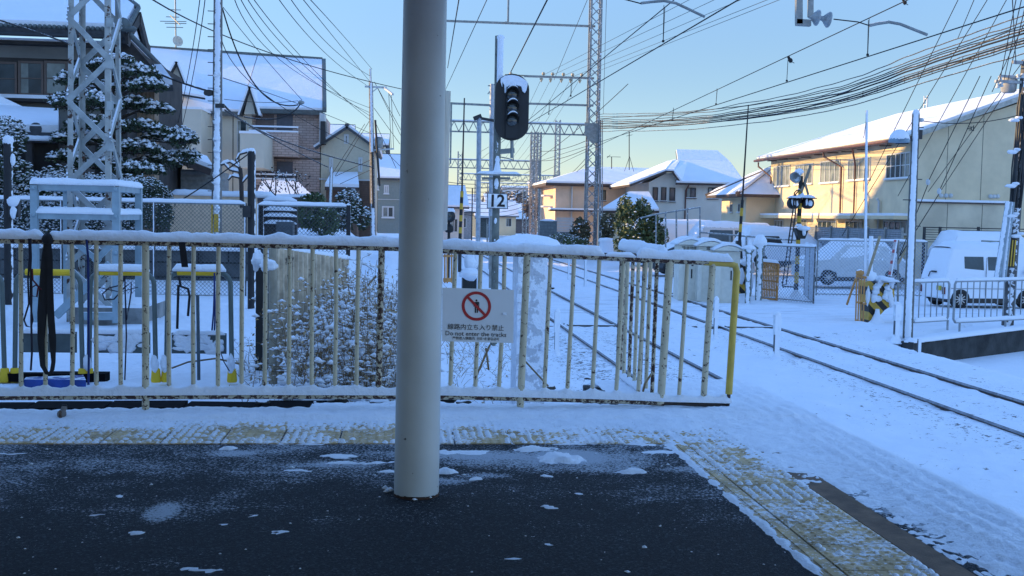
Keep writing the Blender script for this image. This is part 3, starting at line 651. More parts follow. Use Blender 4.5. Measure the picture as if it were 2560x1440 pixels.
# ---- ground-standing barriers behind the fence
GRY = mat('barrier_green_grey', (.10, .13, .12), .45, var=.12); YTAP = mat('yellow_foam', (.78, .50, .02), .7, var=.1); PANEL = mat('barrier_panel', (.065, .085, .085), .6, var=.25, vs=4)
def barrier(xl, xr, label, snow, yfoot=955, ytop=682, tilt=0):
    c = atz((xl+xr)/2, yfoot, -.25); Y0 = c.y; a, b = atY(xl, yfoot, Y0).x, atY(xr, yfoot, Y0).x; zt = atY((xl+xr)/2, ytop, Y0).z; zf = c.z
    t = root('arch_barrier', ((a+b)/2, Y0, zf), label, 'barrier', 'arch barriers standing behind the fence')
    def arch(h, rr, x0, x1):
        pts = [(x0, Y0, zf)]
        for i in range(9):
            an = math.pi-math.pi/2*i/8; pts.append((x0+.02+rr+math.cos(an)*rr, Y0, h-rr+math.sin(an)*rr))
        for i in range(9):
            an = math.pi/2-math.pi/2*i/8; pts.append((x1-.02-rr+math.cos(an)*rr, Y0, h-rr+math.sin(an)*rr))
        pts.append((x1, Y0, zf)); return pts
    m = MB(); m.tube(arch(zt, .12, a, b), .026, 10); m.build('tube_frame', GRY, t)
    m = MB(); m.tube([(a+.12, Y0, zt+.005), (b-.12, Y0, zt+.005)], .036, 10); tb = m.build('foam_sleeve', YTAP, t)
    if snow: m = MB(); m.ridge((a+.07, Y0, zt+.03), (b-.07, Y0, zt+.03), .10, .07, seed=a, seg=.04); m.build('snow', SNOW, tb)
    z0 = atY(a, yfoot-75, Y0).z; z1 = atY(a, yfoot-127, Y0).z
    m = MB(); m.bx(a+.06, b-.06, Y0-.012, Y0+.012, z0, z1); pn = m.build('panel', PANEL, t)
    m = MB(); m.ridge((a+.07, Y0, z1-.01), (b-.07, Y0, z1-.01), .05, .04, seed=3); 
    if snow:
        for i in range(26): m.blob((R.uniform(a+.1, b-.1), Y0-.016, R.uniform(z0+.03, z0+.18)), R.uniform(.04, .10), .012, R.uniform(.02, .06), 0, 7, 4, .5)
    m.build('snow', SNOW, pn)
    for x in (a, b):
        m = MB(); m.lathe((x, Y0, zf), [(.05, 0), (.055, .02), (.045, .14), (.03, .15)], 10); ft = m.build('foot', YTAP, t)
        if snow: m = MB(); m.blob((x-.01, Y0-.03, zf+.20), .045, .045, .10, 0, 8, 6, .3); m.build('snow', SNOW, ft)
    return Y0
Yb = barrier(-85, 12, 'grey arch barrier cut off by the left edge of the picture', False)
barrier(37, 207, 'arch barrier with a snow-free yellow sleeve behind the wide black strap', False)
barrier(222, 390, 'snow-capped arch barrier in the middle of the row of three', True)
barrier(415, 580, 'snow-capped arch barrier at the right end of the row of three', True)
def yb(px, py, dy=-.06): return atY(px, py, Yb+dy)
for lab, pts, r, mt in (('looped black cord dangling from the middle arch barrier', [(312, 690), (305, 712), (272, 720), (256, 735), (262, 750), (285, 748), (312, 718), (328, 706), (328, 730), (322, 770), (316, 800), (312, 690), (316, 840), (312, 950)], .008, ROPE),
        ('thin dark cord strung from the middle barrier to its right leg', [(235, 716), (262, 722), (300, 730), (345, 718)], .005, ROPE),
        ('black strap tied round the right-hand arch barrier', [(447, 690), (452, 716), (470, 722), (474, 740), (470, 790)], .014, BLK), ('thin black strap tail hanging left of the grey stick', [(446, 712), (445, 750), (443, 822)], .014, BLK),
        ('blue and black cords hanging on the right-hand arch barrier', [(536, 682), (536, 720), (534, 780), (530, 826), (536, 826), (538, 780), (536, 720)], .009, ROPEB), ('dark cord from the right-hand barrier to the snow', [(553, 885), (560, 905), (574, 928)], .006, ROPE)):
    m = MB(); m.tube([yb(*p) for p in pts], r, 6); tag(m.build('cord', mt), lab, 'cord')
m = MB(); m.tube([yb(494, 738), yb(497, 950)], .018, 8); o = tag(m.build('stick', mat('stick', (.06, .09, .11), .6)), 'thin grey stick standing upright between the bars of the right barrier', 'stick')
m = MB(); m.box(atz(20, 946, -.2)+V((.4, .1, .0)), (1.15, .12, .09)); m.box(atz(190, 944, -.2)+V((0, .1, 0)), (.62, .12, .09)); tag(m.build('rubber_strip', mat('black_rubber', (.012,)*3, .8)), 'black rubber strips lying between the yellow feet', 'rubber strip')
m = MB(); vs = [atz(x, y, -.2) for x, y in ((65, 945), (205, 938), (215, 962), (60, 966))]
m.add([(p.x, p.y, -.19+.02*i) for i, p in enumerate(vs)]+[(p.x, p.y, -.3) for p in vs], [(0, 3, 2, 1), (0, 1, 5, 4), (1, 2, 6, 5), (2, 3, 7, 6), (3, 0, 4, 7)]); tag(m.build('plastic_sheet', MATS['blue_tarp']), 'blue plastic sheet on the snow between the left barriers', 'plastic sheet')
# ---- lattice tower with its steel frame
TST = mat('tower_steel', (.36, .37, .35), .6, metal=.2, var=.25, vs=4, rust=(6, .555, (.14, .06, .035)), snow=.62)
TSS = mat('tower_steel_snowy', (.33, .36, .36), .55, metal=.2, var=.2, vs=5, snow=.35)
ZT = 17.6
tb0 = atz(236, 800, -.25); YT = tb0.y
tw = root('lattice_mast', (tb0.x, YT, -.25), 'tall snow-flecked steel lattice mast rising through the blue-grey frame', 'mast')
def legx(px, z): return px
w1 = .70; cxm = atY(237, 700, YT).x
def corner(i, z):
    t = (z+.25)/5.5; hw = (.40-.035*t)*.92; sx_, sy_ = ((-1, -1), (1, -1), (1, 1), (-1, 1))[i]
    return V((cxm+.02*t+sx_*hw*.95+.0*z, YT+sy_*hw, z))
ZTOP = 7.2
for i in range(4):
    m = MB(); a, b = corner(i, -.25), corner(i, ZTOP); sx_, sy_ = ((-1, -1), (1, -1), (1, 1), (-1, 1))[i]
    m.prism([a, a+V((-sx_*.085, 0, 0)), a+V((-sx_*.085, -sy_*.012, 0)), a+V((-sx_*.012, -sy_*.012, 0)), a+V((-sx_*.012, -sy_*.085, 0)), a+V((0, -sy_*.085, 0))], b-a)
    m.build('leg', TST, tw)
step = .66
for f_ in range(4):
    i, j = f_, (f_+1) % 4; z = .0+(.12 if f_ % 2 else 0); k = f_ % 2
    while z+step < ZTOP:
        a, b = (corner(i, z), corner(j, z+step)) if k else (corner(j, z), corner(i, z+step))
        m = MB(); m.bar(a, b, .03, .085); o = m.build('brace', TSS, tw)
        z += step; k = not k
m = MB()
for z in (.6, 1.26, 1.92, 2.58, 3.24, 3.9, 4.56): 
    c = corner(1 if int(z*3) % 2 else 0, z); m.box(c+V((0, -.012, 0)), (.11, .012, .14))
m.build('gusset', TSS, tw)
# concrete base
m = MB(); a, b = atz(140, 822, -.25), atz(362, 812, -.25)
m.bx(a.x, b.x, YT-.75, YT+.9, -.4, .02); o = tag(m.build('mast_plinth', mat('base_conc', (.24, .24, .23), .9, var=.3, vs=4, snow=.3, bump=.3)), 'low concrete base under the steel lattice mast', 'plinth')
m = MB(); m.ridge((a.x+.1, YT+.3, .0), (b.x-.1, YT+.3, 0), 1.0, .12, seg=.15, seed=5); m.build('snow', SNOW, o)
FST = mat('frame_blue_grey', (.26, .35, .40), .5, metal=.1, var=.12, vs=5, snow=.7)
fr = root('steel_frame', (cxm, YT, -.2), 'blue-grey box-section steel frame around the foot of the mast, thick snow on top', 'frame')
YF = YT-.95; x0, x1 = atY(87, 600, YF).x, atY(291, 600, YF).x; YBk = YT+.75; x1b = atY(347, 600, YBk).x; x0b = atY(168, 600, YBk).x
zt, zm, zb = atY(200, 468, YF).z, atY(200, 540, YF).z, -.2
def fb(p, q, w_=.105, h_=.105, nm='beam'):
    m = MB(); m.bar(p, q, w_, h_); return m.build(nm, FST, fr)
cs = [(x0, YF), (x1, YF), (x1b, YBk), (x0b, YBk)]
for x, y in cs: fb((x, y, zb), (x, y, zt+.02), nm='post')
for z in (zt, zm):
    for q in range(4):
        a, b = cs[q], cs[(q+1) % 4]; d = (V((b[0], b[1], 0))-V((a[0], a[1], 0))).normalized()*.055
        o = fb(V((a[0], a[1], z))+d, V((b[0], b[1], z))-d, .06, .115)
        m = MB(); e = d*(-1.1 if z == zt else .3); m.ridge(V((a[0], a[1], z+.05))+e, V((b[0], b[1], z+.05))-e, .15, .085, seed=q); m.build('snow', SNOW, o)
o = fb(atY(140, 790, YF-.02), atY(275, 660, YF-.02), .09, .12, 'brace'); m = MB(); 
fb(atY(180, 600, YF+.5), atY(250, 655, YF+.5), .05, .08, 'brace'); fb(atY(290, 600, YF+.3), atY(235, 655, YF+.3), .05, .09, 'brace')
fb(atY(205, 790, YF), atY(290, 790, YF), .1, .12, 'brace')
m = MB()
for x, z in ((x0, zt-.03), (x1, zt-.03), (x0, zm), (x1, zm), (x1, .9)):
    m.lathe((x, YF-.055, z), [(.03, 0), (.03, .03), (.012, .03), (.012, .06)], 6, ax=(0, -1, 0))
m.build('bolt', FST, fr)
# ================= BUILDINGS =================
GLASS = mat('window_glass', (.035, .05, .06), .12, var=.3, vs=2, spec=.7)
CURT = mat('curtained_glass', (.22, .24, .22), .25, var=.35, vs=1.5, spec=.5)
FRW = mat('frame_white', (.55, .56, .55), .5, var=.05); FRB = mat('frame_brown', (.11, .075, .06), .5, var=.1); FRD = mat('frame_dark', (.02, .022, .025), .5)
def win(par, ax, c, a0, a1, z0, z1, n=2, fm=None, gm=None, bars=0, fw_=.05, dep=.05, sill=True, sgn=-1, nm='window'):
    """window on the plane X=c or Y=c facing the negative (sgn=-1) side"""
    fm = fm or FRW; gm = gm or GLASS
    a0, a1 = min(a0, a1), max(a0, a1); z0, z1 = min(z0, z1), max(z0, z1)
    def q(m, u0, u1, d0, d1, v0, v1, mi=0):
        e0, e1 = sorted((c+sgn*d0, c+sgn*d1))
        if ax == 'Y': m.bx(u0, u1, e0, e1, v0, v1, mi)
        else: m.bx(e0, e1, u0, u1, v0, v1, mi)
    m = MB()
    q(m, a0, a1, -.02, dep, z0, z0+fw_); q(m, a0, a1, -.02, dep, z1-fw_, z1)
    q(m, a0, a0+fw_, -.02, dep-.003, z0+fw_, z1-fw_); q(m, a1-fw_, a1, -.02, dep-.003, z0+fw_, z1-fw_)
    for i in range(1, n):
        x = a0+(a1-a0)*i/n; q(m, x-fw_*.45, x+fw_*.45, -.02, dep-.008, z0+fw_, z1-fw_)
    for i in range(bars):
        z = z0+(z1-z0)*(i+1)/(bars+1); q(m, a0+fw_, a1-fw_, -.02, dep-.012, z-.015, z+.015)
    o = m.build(nm, fm, par)
    m = MB(); q(m, a0+fw_*.5, a1-fw_*.5, -.02, .012, z0+fw_*.5, z1-fw_*.5)
    if gm is GLASS and a1-a0 > .6: k_w = (a1-a0)*.3; q(m, a0+fw_, a0+fw_+k_w, .012, .018, z0+fw_, z1-fw_, 1)
    m.build('glass', [gm, CURT], o)
    if sill: m = MB(); q(m, a0-.05, a1+.05, -.01, dep+.07, z0-.05, z0-.002); q(m, a0-.04, a1+.04, -.01, dep+.05, z0-.002, z0+.035, 1); m.build('sill', [fm, SNOW], o)
    return o
def slab(m, pts, t, snow, mi=0, ms=1):
    pts = [V(p) for p in pts]; n = (pts[1]-pts[0]).cross(pts[2]-pts[0]).normalized()
    if n.z < 0: pts = pts[::-1]; n = -n
    m.prism(pts, -n*t, mi)
    if snow:
        c = sum(pts, V())/len(pts); q = [p+(c-p)*.012+n*.002 for p in pts]; m.prism(q, n*snow, ms)
TILE = mat('roof_tile', (.06, .065, .075), .6, var=.3, vs=4); EAVE = mat('eave_brown', (.07, .05, .045), .7, var=.2)
def gable_house(label, x0, x1, y0, y1, z0, ze, zr, axis, wall, wins=(), over=.5, snow=.14, cat='house', roofm=None, group=None, ridge_at=.5, t=.14):
    h = root('house', ((x0+x1)/2, (y0+y1)/2, z0), label, cat, group); m = MB()
    xm, ym = lerp(x0, x1, ridge_at), lerp(y0, y1, ridge_at)
    if axis == 'X': pts = [(x0, y0, z0), (x0, y1, z0), (x0, y1, ze), (x0, ym, zr), (x0, y0, ze)]; m.prism(pts, (x1-x0, 0, 0))
    else: pts = [(x0, y0, z0), (x1, y0, z0), (x1, y0, ze), (xm, y0, zr), (x0, y0, ze)]; m.prism(pts, (0, y1-y0, 0))
    m.build('wall', wall, h); m = MB(); o = over
    if axis == 'X':
        s0, s1 = (zr-ze)/(ym-y0), (zr-ze)/(y1-ym)
        slab(m, [(x0-o, y0-o, ze-s0*o+.02+t), (x1+o, y0-o, ze-s0*o+.02+t), (x1+o, ym, zr+.02+t), (x0-o, ym, zr+.02+t)], t, snow)
        slab(m, [(x0-o, y1+o, ze-s1*o+.02+t), (x1+o, y1+o, ze-s1*o+.02+t), (x1+o, ym+.002, zr+.02+t), (x0-o, ym+.002, zr+.02+t)], t, snow)
        m.bx(x0-o, x1+o, ym-.12, ym+.12, zr+t, zr+.12+t+snow*.4, 0)
    else:
        s0, s1 = (zr-ze)/(xm-x0), (zr-ze)/(x1-xm)
        slab(m, [(x0-o, y0-o, ze-s0*o+.02+t), (x0-o, y1+o, ze-s0*o+.02+t), (xm, y1+o, zr+.02+t), (xm, y0-o, zr+.02+t)], t, snow)
        slab(m, [(x1+o, y0-o, ze-s1*o+.02+t), (x1+o, y1+o, ze-s1*o+.02+t), (xm+.002, y1+o, zr+.02+t), (xm+.002, y0-o, zr+.02+t)], t, snow)
        m.bx(xm-.12, xm+.12, y0-o, y1+o, zr+t, zr+.12+t+snow*.4, 0)
    m.build('roof', [roofm or TILE, SNOW], h)
    for w_ in wins: win(h, *w_[:6], **(w_[6] if len(w_) > 6 else {}))
    return h
def hip_house(label, x0, x1, y0, y1, z0, ze, zr, rx0, rx1, wall, over=.5, snow=.14, cat='house', gab=0, ry=None, group=None):
    h = root('house', ((x0+x1)/2, (y0+y1)/2, z0), label, cat, group); m = MB(); m.bx(x0, x1, y0, y1, z0, ze); m.build('wall', wall, h)
    o = over; m = MB(); ym = ry if ry else (y0+y1)/2; A, B, C, D = V((x0-o, y0-o, ze)), V((x1+o, y0-o, ze)), V((x1+o, y1+o, ze)), V((x0-o, y1+o, ze)); E, G = V((rx0, ym, zr)), V((rx1, ym, zr))
    for p in ([A, B, G, E], [B, C, G], [C, D, E, G], [D, A, E]):
        n = (V(p[1])-V(p[0])).cross(V(p[2])-V(p[0])).normalized(); m.add(p, [tuple(range(len(p)))], 1)
    m.prism([A, B, C, D], (0, 0, -.16), 0)
    for a, b in ((A, E), (B, G), (C, G), (D, E), (E, G)): m.bar(V(a)+V((0, 0, .03)), V(b)+V((0, 0, .03)), .22, .12, 0); m.ridge(V(a)+V((0, 0, .06)), V(b)+V((0, 0, .06)), .3, .12, 1, seg=.8)
    m.build('roof', [EAVE, SNOW], h)
    return h
# ---- the long yellow hall on the right
YW = mat('ochre_wall', (.68, .56, .37), .85, var=.08, vs=1.2, bump=.1, bs=25); YW2 = mat('ochre_wall_low', (.64, .55, .40), .85, var=.14, vs=.9, bump=.1, bs=25)
CN, CFp = atY(2293, 345, 46.), atY(1928, 396, 62.)
HX = CN.x; print('hall', CN, CFp, atX(1915, 395, CN.x), atY(2560, 235, 46))
HY0 = 46.0; HY1 = atX(1928, 400, HX).y; GZ2 = -1.1; ze = 5.30; zr = 7.35; RX = HX+5.6
hall = root('hall_building', (HX+5, 54, GZ2), 'long two-storey ochre hall with snowy roof behind the parked cars at right', 'building')
m = MB(); m.prism([(HX, HY0, GZ2), (RX+5.6, HY0, GZ2), (RX+5.6, HY0, ze), (RX, HY0, zr-.1), (HX, HY0, ze)], (0, HY1-HY0, 0)); m.build('wall', YW, hall)
RED_ = mat('eave_red_brown', (.13, .06, .05), .6, var=.2)
m = MB(); s_ = (zr-ze)/(RX-HX); o = .65
EV0 = V((HX-o, HY0-.55, ze-s_*o+.25)); EV1 = V((HX-o, HY1+.9, ze-s_*o+.25)); RG0 = V((RX, HY0-.55, zr+.25)); RG1 = V((RX, HY1-4.6, zr+.25)); 
slab(m, [EV0, EV1, V((RX-1.2, HY1-.2, zr-.35)), RG1, RG0], .2, .12)
slab(m, [V((RX+6.2, HY0-.55, ze-s_*.6+.25)), V((RX+6.2, HY1+.9, ze-s_*.6+.25)), RG1+V((.003, 0, 0)), RG0+V((.003, 0, 0))], .2, .12)
rf = m.build('roof', [mat('verge_grey', (.42, .40, .34), .7), SNOW], hall)
m = MB()   # tile rolls showing as rows through the snow near the verge
for i in range(34):
    t = (i+.5)/34; a = EV0.lerp(EV1, t*.62); b = RG0.lerp(V((RX, RG1.y, zr+.25)), t*.75); n_ = (EV1-EV0).cross(RG0-EV0).normalized(); n_ = n_ if n_.z > 0 else -n_
    m.ridge(a.lerp(b, .22)+n_*.10, a.lerp(b, .97)+n_*.118, .16, .03, seg=.35, seed=i)
m.build('snow_rolls', SNOW, rf)
m = MB(); m.tube([EV0+V((-.06, -.02, -.12)), EV1+V((-.06, .05, -.12))], .07, 8); m.build('gutter', RED_, hall)
m = MB(); m.bx(HX-.55, HX, HY0, HY1, ze-.12, ze-.05); m.build('soffit', RED_, hall)
for py_ in (1928, 2108):
    y = atX(py_, 450, HX).y; m = MB()
    if py_ == 1928: pts = [(HX-.62, y+.6, ze-.2), (HX-.62, y+.6, ze-.45), (HX-.12, y-.3, ze-1.1), (HX-.1, y-.3, GZ2)]
    else: pts = [(HX-.62, y+1.2, ze-.2), (HX-.6, y+1.1, ze-.4), (HX-.12, y, ze-.95), (HX-.1, y, 1.9)]
    m.tube(pts, .05, 8); m.build('drainpipe', RED_, hall)
y = atX(2140, 450, HX).y; m = MB(); m.tube([(HX-.62, y-.9, ze-.2), (HX-.5, y-.8, ze-.5), (HX-.1, y-.1, ze-.95), (HX-.1, y-.1, 1.9)], .045, 8); m.build('drainpipe', RED_, hall)
def fx(px, py): p = atX(px, py, HX); return p.y, p.z
for a, b, t0, t1, n, gm, br in ((1935, 1975, 421, 466, 4, CURT, 0), (1990, 2032, 417, 461, 4, CURT, 0), (2053, 2100, 408, 457, 4, CURT, 0), (2122, 2176, 402, 450, 4, CURT, 0), (2218, 2276, 389, 446, 5, GLASS, 1)):
    (ya, za), (yb_, zb_) = fx(a, t0), fx(b, t1); win(hall, 'X', HX, ya, yb_, (fx(b, t1)[1]+fx(a, t1)[1])/2, (fx(a, t0)[1]+fx(b, t0-14)[1])/2, n=n, gm=gm, bars=br, fw_=.06)
    m = MB(); zt_ = fx(a, t0)[1]+.42
    for q in (.15, .85):
        yy = lerp(ya, yb_, q); m.bar((HX, yy, zt_), (HX-.55, yy, zt_-.02), .05, .05); m.bar((HX-.3, yy-.5, zt_-.02), (HX-.3, yy+.5, zt_+.02), .04, .04)
    m.build('laundry_bracket', EAVE, hall)
for a, b, t0, t1 in ((1930, 1958, 549, 572), (1985, 2018, 547, 572), (2046, 2092, 551, 572), (2115, 2156, 551, 575), (2210, 2268, 551, 575)):
    (ya, za), (yb_, zb_) = fx(a, t0), fx(b, t1); win(hall, 'X', HX, ya, yb_, zb_-.2, za, n=4, gm=CURT if a < 2000 else GLASS, fw_=.06)
for a, b in ((1911, 2030), (2040, 2088), (2092, 2172), (2186, 2285)):   # canopies over the ground floor
    (ya, za), (yb_, _) = fx(a, 528), fx(b, 528); z = 1.95
    m = MB(); m.bx(HX-.9, HX, min(ya, yb_), max(ya, yb_), z-.16, z, 0); m.bx(HX-.88, HX, min(ya, yb_)+.02, max(ya, yb_)-.02, z, z+.11, 1); m.build('canopy', [YW, SNOW], hall)
for x in (2172, 2203): y = fx(x, 500)[0]; m = MB(); m.tube([(HX-.1, y, GZ2), (HX-.1, y, 2.6), (HX-.2, y, 2.75)], .06, 8); m.build('vent_pipe', FRW, hall)
# gable side: lower storey stands proud, vents, small aerial bracket
def gy(px, py): p = atY(px, py, HY0); return p.x, p.z
zl = gy(2400, 506)[1]; xl1 = gy(2530, 506)[0]
m = MB(); m.bx(HX-.003, xl1, HY0-.22, HY0, GZ2, zl-.06); m.build('lower_wall', YW2, hall); m = MB(); m.bx(HX-.05, xl1+.05, HY0-.3, HY0, zl-.06, zl); o = m.build('ledge', EAVE, hall)
m = MB(); m.bx(HX-.05, xl1+.05, HY0-.28, HY0, zl, zl+.10); m.build('snow', SNOW, o)
for bx_, by_ in ((2352, 489), (2364, 489), (2376, 489), (2475, 491), (2484, 491), (2493, 491)):
    x, z = gy(bx_, by_); m = MB(); m.lathe((x, HY0, z), [(.09, 0), (.09, .08), (.0, .10)], 12, ax=(0, -1, 0)); m.build('vent_cap', FRW, hall)
DK = mat('seam_dark', (.13, .12, .10), .9)
for px in (2368, 2455):
    x, z = gy(px, 400); 
    for a, b, yy in ((zl+.1, ze+min(1, (x-HX)/5.6)*2.1, HY0-.004), (GZ2, zl-.07, HY0-.224)):
        m = MB(); m.bx(x-.012, x+.012, yy, yy+.02, a, b); m.build('panel_joint', DK, hall)
x, z = gy(2425, 322); m = MB(); m.bar((x+.0, HY0-.3, z-.12), (x, HY0-.3, z+.12), .03, .03); m.bar((x-.2, HY0-.3, z+.05), (x, HY0-.3, z+.05), .03, .03); m.bar((x-.2, HY0-.3, z-.08), (x, HY0-.3, z-.08), .03, .03); m.bar((x-.1, HY0-.3, z+.05), (x-.1, HY0-.3, z-.08), .03, .03); m.bar((x-.1, HY0, z), (x-.1, HY0-.3, z), .03, .03); m.build('aerial_bracket', FRD, hall)
m = MB(); p = atX(2318, 265, RX); 
for dx in (0, .35): m.bar((RX, p.y+dx, zr+.2), (RX, p.y+dx, zr+1.0), .06, .06)
for dz in (.55, .85): m.bar((RX, p.y, zr+dz), (RX, p.y+.35, zr+dz), .04, .04)
m.build('roof_ladder', FRW, hall)
# ---- right-centre houses
WH = mat('white_render', (.62, .60, .54), .85, var=.05, vs=1, bump=.05); CRM = mat('cream_render', (.68, .58, .40), .85, var=.06, vs=1)
PCH = mat('peach_render', (.70, .50, .35), .85, var=.08, vs=1)
YH = 74.0
def hy(px, py, Y=YH): p = atY(px, py, Y); return p.x, p.z
x0, z_ = hy(1805, 470, 66); x1, _ = hy(1925, 470, 66)
h = hip_house('small cream annex with hipped snowy roof left of the ochre hall', 20.0, 26, 64, 69, -1.1, hy(1881, 486, 64)[1], hy(1925, 418, 66)[1], 22.3, 24, CRM, over=.8)
win(h, 'X', 20.0, 65.0, 65.5, 2.1, 2.6, n=1, fw_=.03); win(h, 'X', 20.0, 66.6, 67.1, 2.1, 2.6, n=1, fw_=.03)
# white house with half-hipped roof
x0, _ = hy(1622, 480); x1, _ = hy(1826, 480); ze = hy(1750, 459)[1]; zr = hy(1740, 377, 78)[1]
h = root('house', ((x0+x1)/2, YH, -1), 'white two-storey house with a tall half-hipped snow roof in the middle distance', 'house')
xv, _ = hy(1694, 480)
m = MB(); m.bx(x0, x1, YH, YH+9, -1.1, ze); 
xg = hy(1658, 440)[0]; zg = hy(1665, 428)[1]
m.prism([(x0-.02, YH-.02, ze), (xv, YH-.02, ze), (xv, YH-.02, zg-.1), (x0+1.2, YH-.02, zg-.1)], (0, 3, 0)); m.build('wall', WH, h)
m = MB(); ra, rb = hy(1694, 377, 78)[0], hy(1788, 377, 78)[0]; zs = hy(1700, 402, 77)[1]
E_ = [V((xv-.3, YH-.6, ze)), V((x1+.8, YH-.6, ze)), V((rb+.8, 77.2, zs)), V((ra-.2, 77.2, zs))]; slab(m, E_, .14, .12)
slab(m, [V((ra-.2, 77.2, zs)), V((rb+.8, 77.2, zs)), V((rb+.3, 78.5, zr)), V((ra, 78.5, zr))], .12, .12)
slab(m, [V((x1+.8, YH-.6, ze)), V((x1+.8, YH+9.6, ze)), V((rb+.8, 79.8, zs)), V((rb+.8, 77.2, zs))], .14, .12)
slab(m, [V((hy(1570, 458)[0], YH-.4, hy(1575, 462)[1])), V((ra-.2, 77.2, zs)), V((ra-.2, 79.8, zs)), V((hy(1570, 458)[0]+.2, YH+8, hy(1575, 462)[1]))], .14, .14)
slab(m, [V((hy(1660, 428)[0]-.1, YH-.7, zg)), V((hy(1675, 428)[0]+.1, YH-.7, zg)), V((ra, 77.2, zs)), V((ra-.8, 77.2, zs-.1))], .12, .1)
slab(m, [V((hy(1570, 458)[0], YH-.5, hy(1575, 462)[1])), V((hy(1660, 428)[0], YH-.7, zg+.02)), V((ra-.5, 77, zs-.05)), V((hy(1570, 458)[0]+.4, YH+1.5, hy(1575, 462)[1]+.2))], .14, .12)
slab(m, [V((hy(1675, 428)[0], YH-.7, zg)), V((hy(1697, 457)[0], YH-.6, ze+.05)), V((ra+.5, 77.1, zs-.05)), V((ra, 77.2, zs))], .12, .1)
m.build('roof', [EAVE, SNOW], h)
for a, b, t0, t1, n in ((1632, 1644, 468, 503, 1), (1653, 1665, 468, 503, 1), (1674, 1687, 469, 504, 1), (1716, 1739, 469, 495, 2), (1770, 1793, 469, 497, 2)):
    (xa, za), (xb, zb_) = hy(a, t0), hy(b, t1); win(h, 'Y', YH-(.02 if b < 1694 else 0), xa, xb, zb_, za, n=n, fm=FRD, fw_=.05)
m = MB(); m.tube([(hy(1718, 460)[0], YH-.5, ze-.1), (hy(1714, 460)[0], YH-.08, ze-.5), (hy(1714, 460)[0], YH-.08, -1)], .05, 8); m.build('drainpipe', RED_, h)
# porch roof sloping down at the left of the white house
m = MB(); a = hy(1565, 470, 72); slab(m, [V((hy(1500, 527, 70)[0], 70, hy(1500, 527, 70)[1])), V((hy(1648, 527, 70)[0], 70, hy(1648, 527, 70)[1])), V((hy(1625, 483, 73)[0], 73.4, hy(1625, 483, 73)[1])), V((hy(1575, 483, 73)[0], 73.4, hy(1575, 483, 73)[1]))], .15, .14)
m.build('porch_roof', [EAVE, SNOW], h); m = MB(); m.bx(hy(1515, 530, 71)[0], hy(1640, 530, 71)[0], 70.8, 73.9, -1.1, hy(1560, 529, 71)[1]); m.build('porch_wall', CRM, h)
# peach house
YP = 82.0; x0, x1 = hy(1389, 480, YP)[0], hy(1640, 480, YP)[0]; ze = hy(1480, 460, YP)[1]; zr = hy(1550, 421, 85)[1]
h = root('house', ((x0+x1)/2, YP, -1), 'peach two-storey house with shallow snowy roof beyond the trackside mast', 'house')
m = MB(); m.bx(x0, x1, YP, YP+9, -1.1, ze); m.build('wall', PCH, h)
m = MB(); rx_ = hy(1480, 421, 86)[0]; slab(m, [V((x0-.8, YP-.6, ze+.0)), V((x1+1, YP-.6, ze+.0)), V((x1+1, 86, zr)), V((rx_, 86, zr))], .15, .14); slab(m, [V((x0-.8, YP-.6, ze+0)), V((rx_, 86, zr)), V((x0-.8, YP+9, ze))], .15, .14); m.bx(x0-.8, x1+1, YP-.5, YP+9, ze-.2, ze-.02); m.build('roof', [EAVE, SNOW], h)
win(h, 'Y', YP, hy(1503, 475, YP)[0], hy(1515, 475, YP)[0], hy(1503, 502, YP)[1], hy(1503, 475, YP)[1], n=1, fm=FRD)
m = MB(); zl_ = hy(1400, 524, YP)[1]; m.bx(x0-.5, x1, YP-1, YP, zl_-.12, zl_); m.bx(x0-.5, x1, YP-1, YP, zl_, zl_+.12, 1); m.build('canopy', [EAVE, SNOW], h)
m = MB(); m.tube([(hy(1430, 470, YP)[0], YP-.1, ze), (hy(1430, 470, YP)[0], YP-.1, -1)], .06, 8); m.build('drainpipe', FRW, h)
for i in range(2):
    xx, z = hy(1372+i*2, 488+i*28, YP); m = MB(); m.bx(x0-.7, x0, YP+1.5+i*.1, YP+3, z-.06, z); m.bx(x0-.7, x0, YP+1.5, YP+3, z, z+.06, 1); m.build('balcony_rail', [FRW, SNOW], h)
# block wall with white grille in front of it
m = MB(); p0, p1 = atz(1352, 590, -.6), atY(1435, 590, 66); m.bx(hy(1350, 560, 72)[0], hy(1392, 560, 72)[0], 72, 72.3, -1.2, hy(1370, 552, 72)[1]); m.bx(hy(1392, 560, 72)[0], hy(1470, 560, 72)[0], 72, 72.3, -1.2, hy(1400, 580, 72)[1])
o = m.build('block_wall', mat('block_wall', (.17, .19, .19), .9, brick=(1, (.12, .13, .13), .4, .2), bump=.2)); tag(o, 'grey concrete block wall beside the curving tracks', 'wall')
m = MB(); m.ridge((hy(1350, 560, 72)[0], 72.15, hy(1370, 552, 72)[1]), (hy(1392, 560, 72)[0], 72.15, hy(1370, 552, 72)[1]), .35, .12, seg=.3); m.build('snow', SNOW, o)
m = MB(); xa, xb = hy(1393, 560, 72)[0], hy(1434, 560, 72)[0]; za, zb_ = hy(1400, 580, 72)[1], hy(1400, 545, 72)[1]
for i in range(15): x = lerp(xa, xb, i/14); m.bx(x-.02, x+.02, 72.1, 72.14, za, zb_)
for i in range(6): z = lerp(za, zb_, i/5); m.bx(xa, xb, 72.06, 72.1, z-.025, z+.025)
tag(m.build('grille_fence', FRW), 'white metal grille fence on top of the block wall', 'fence')
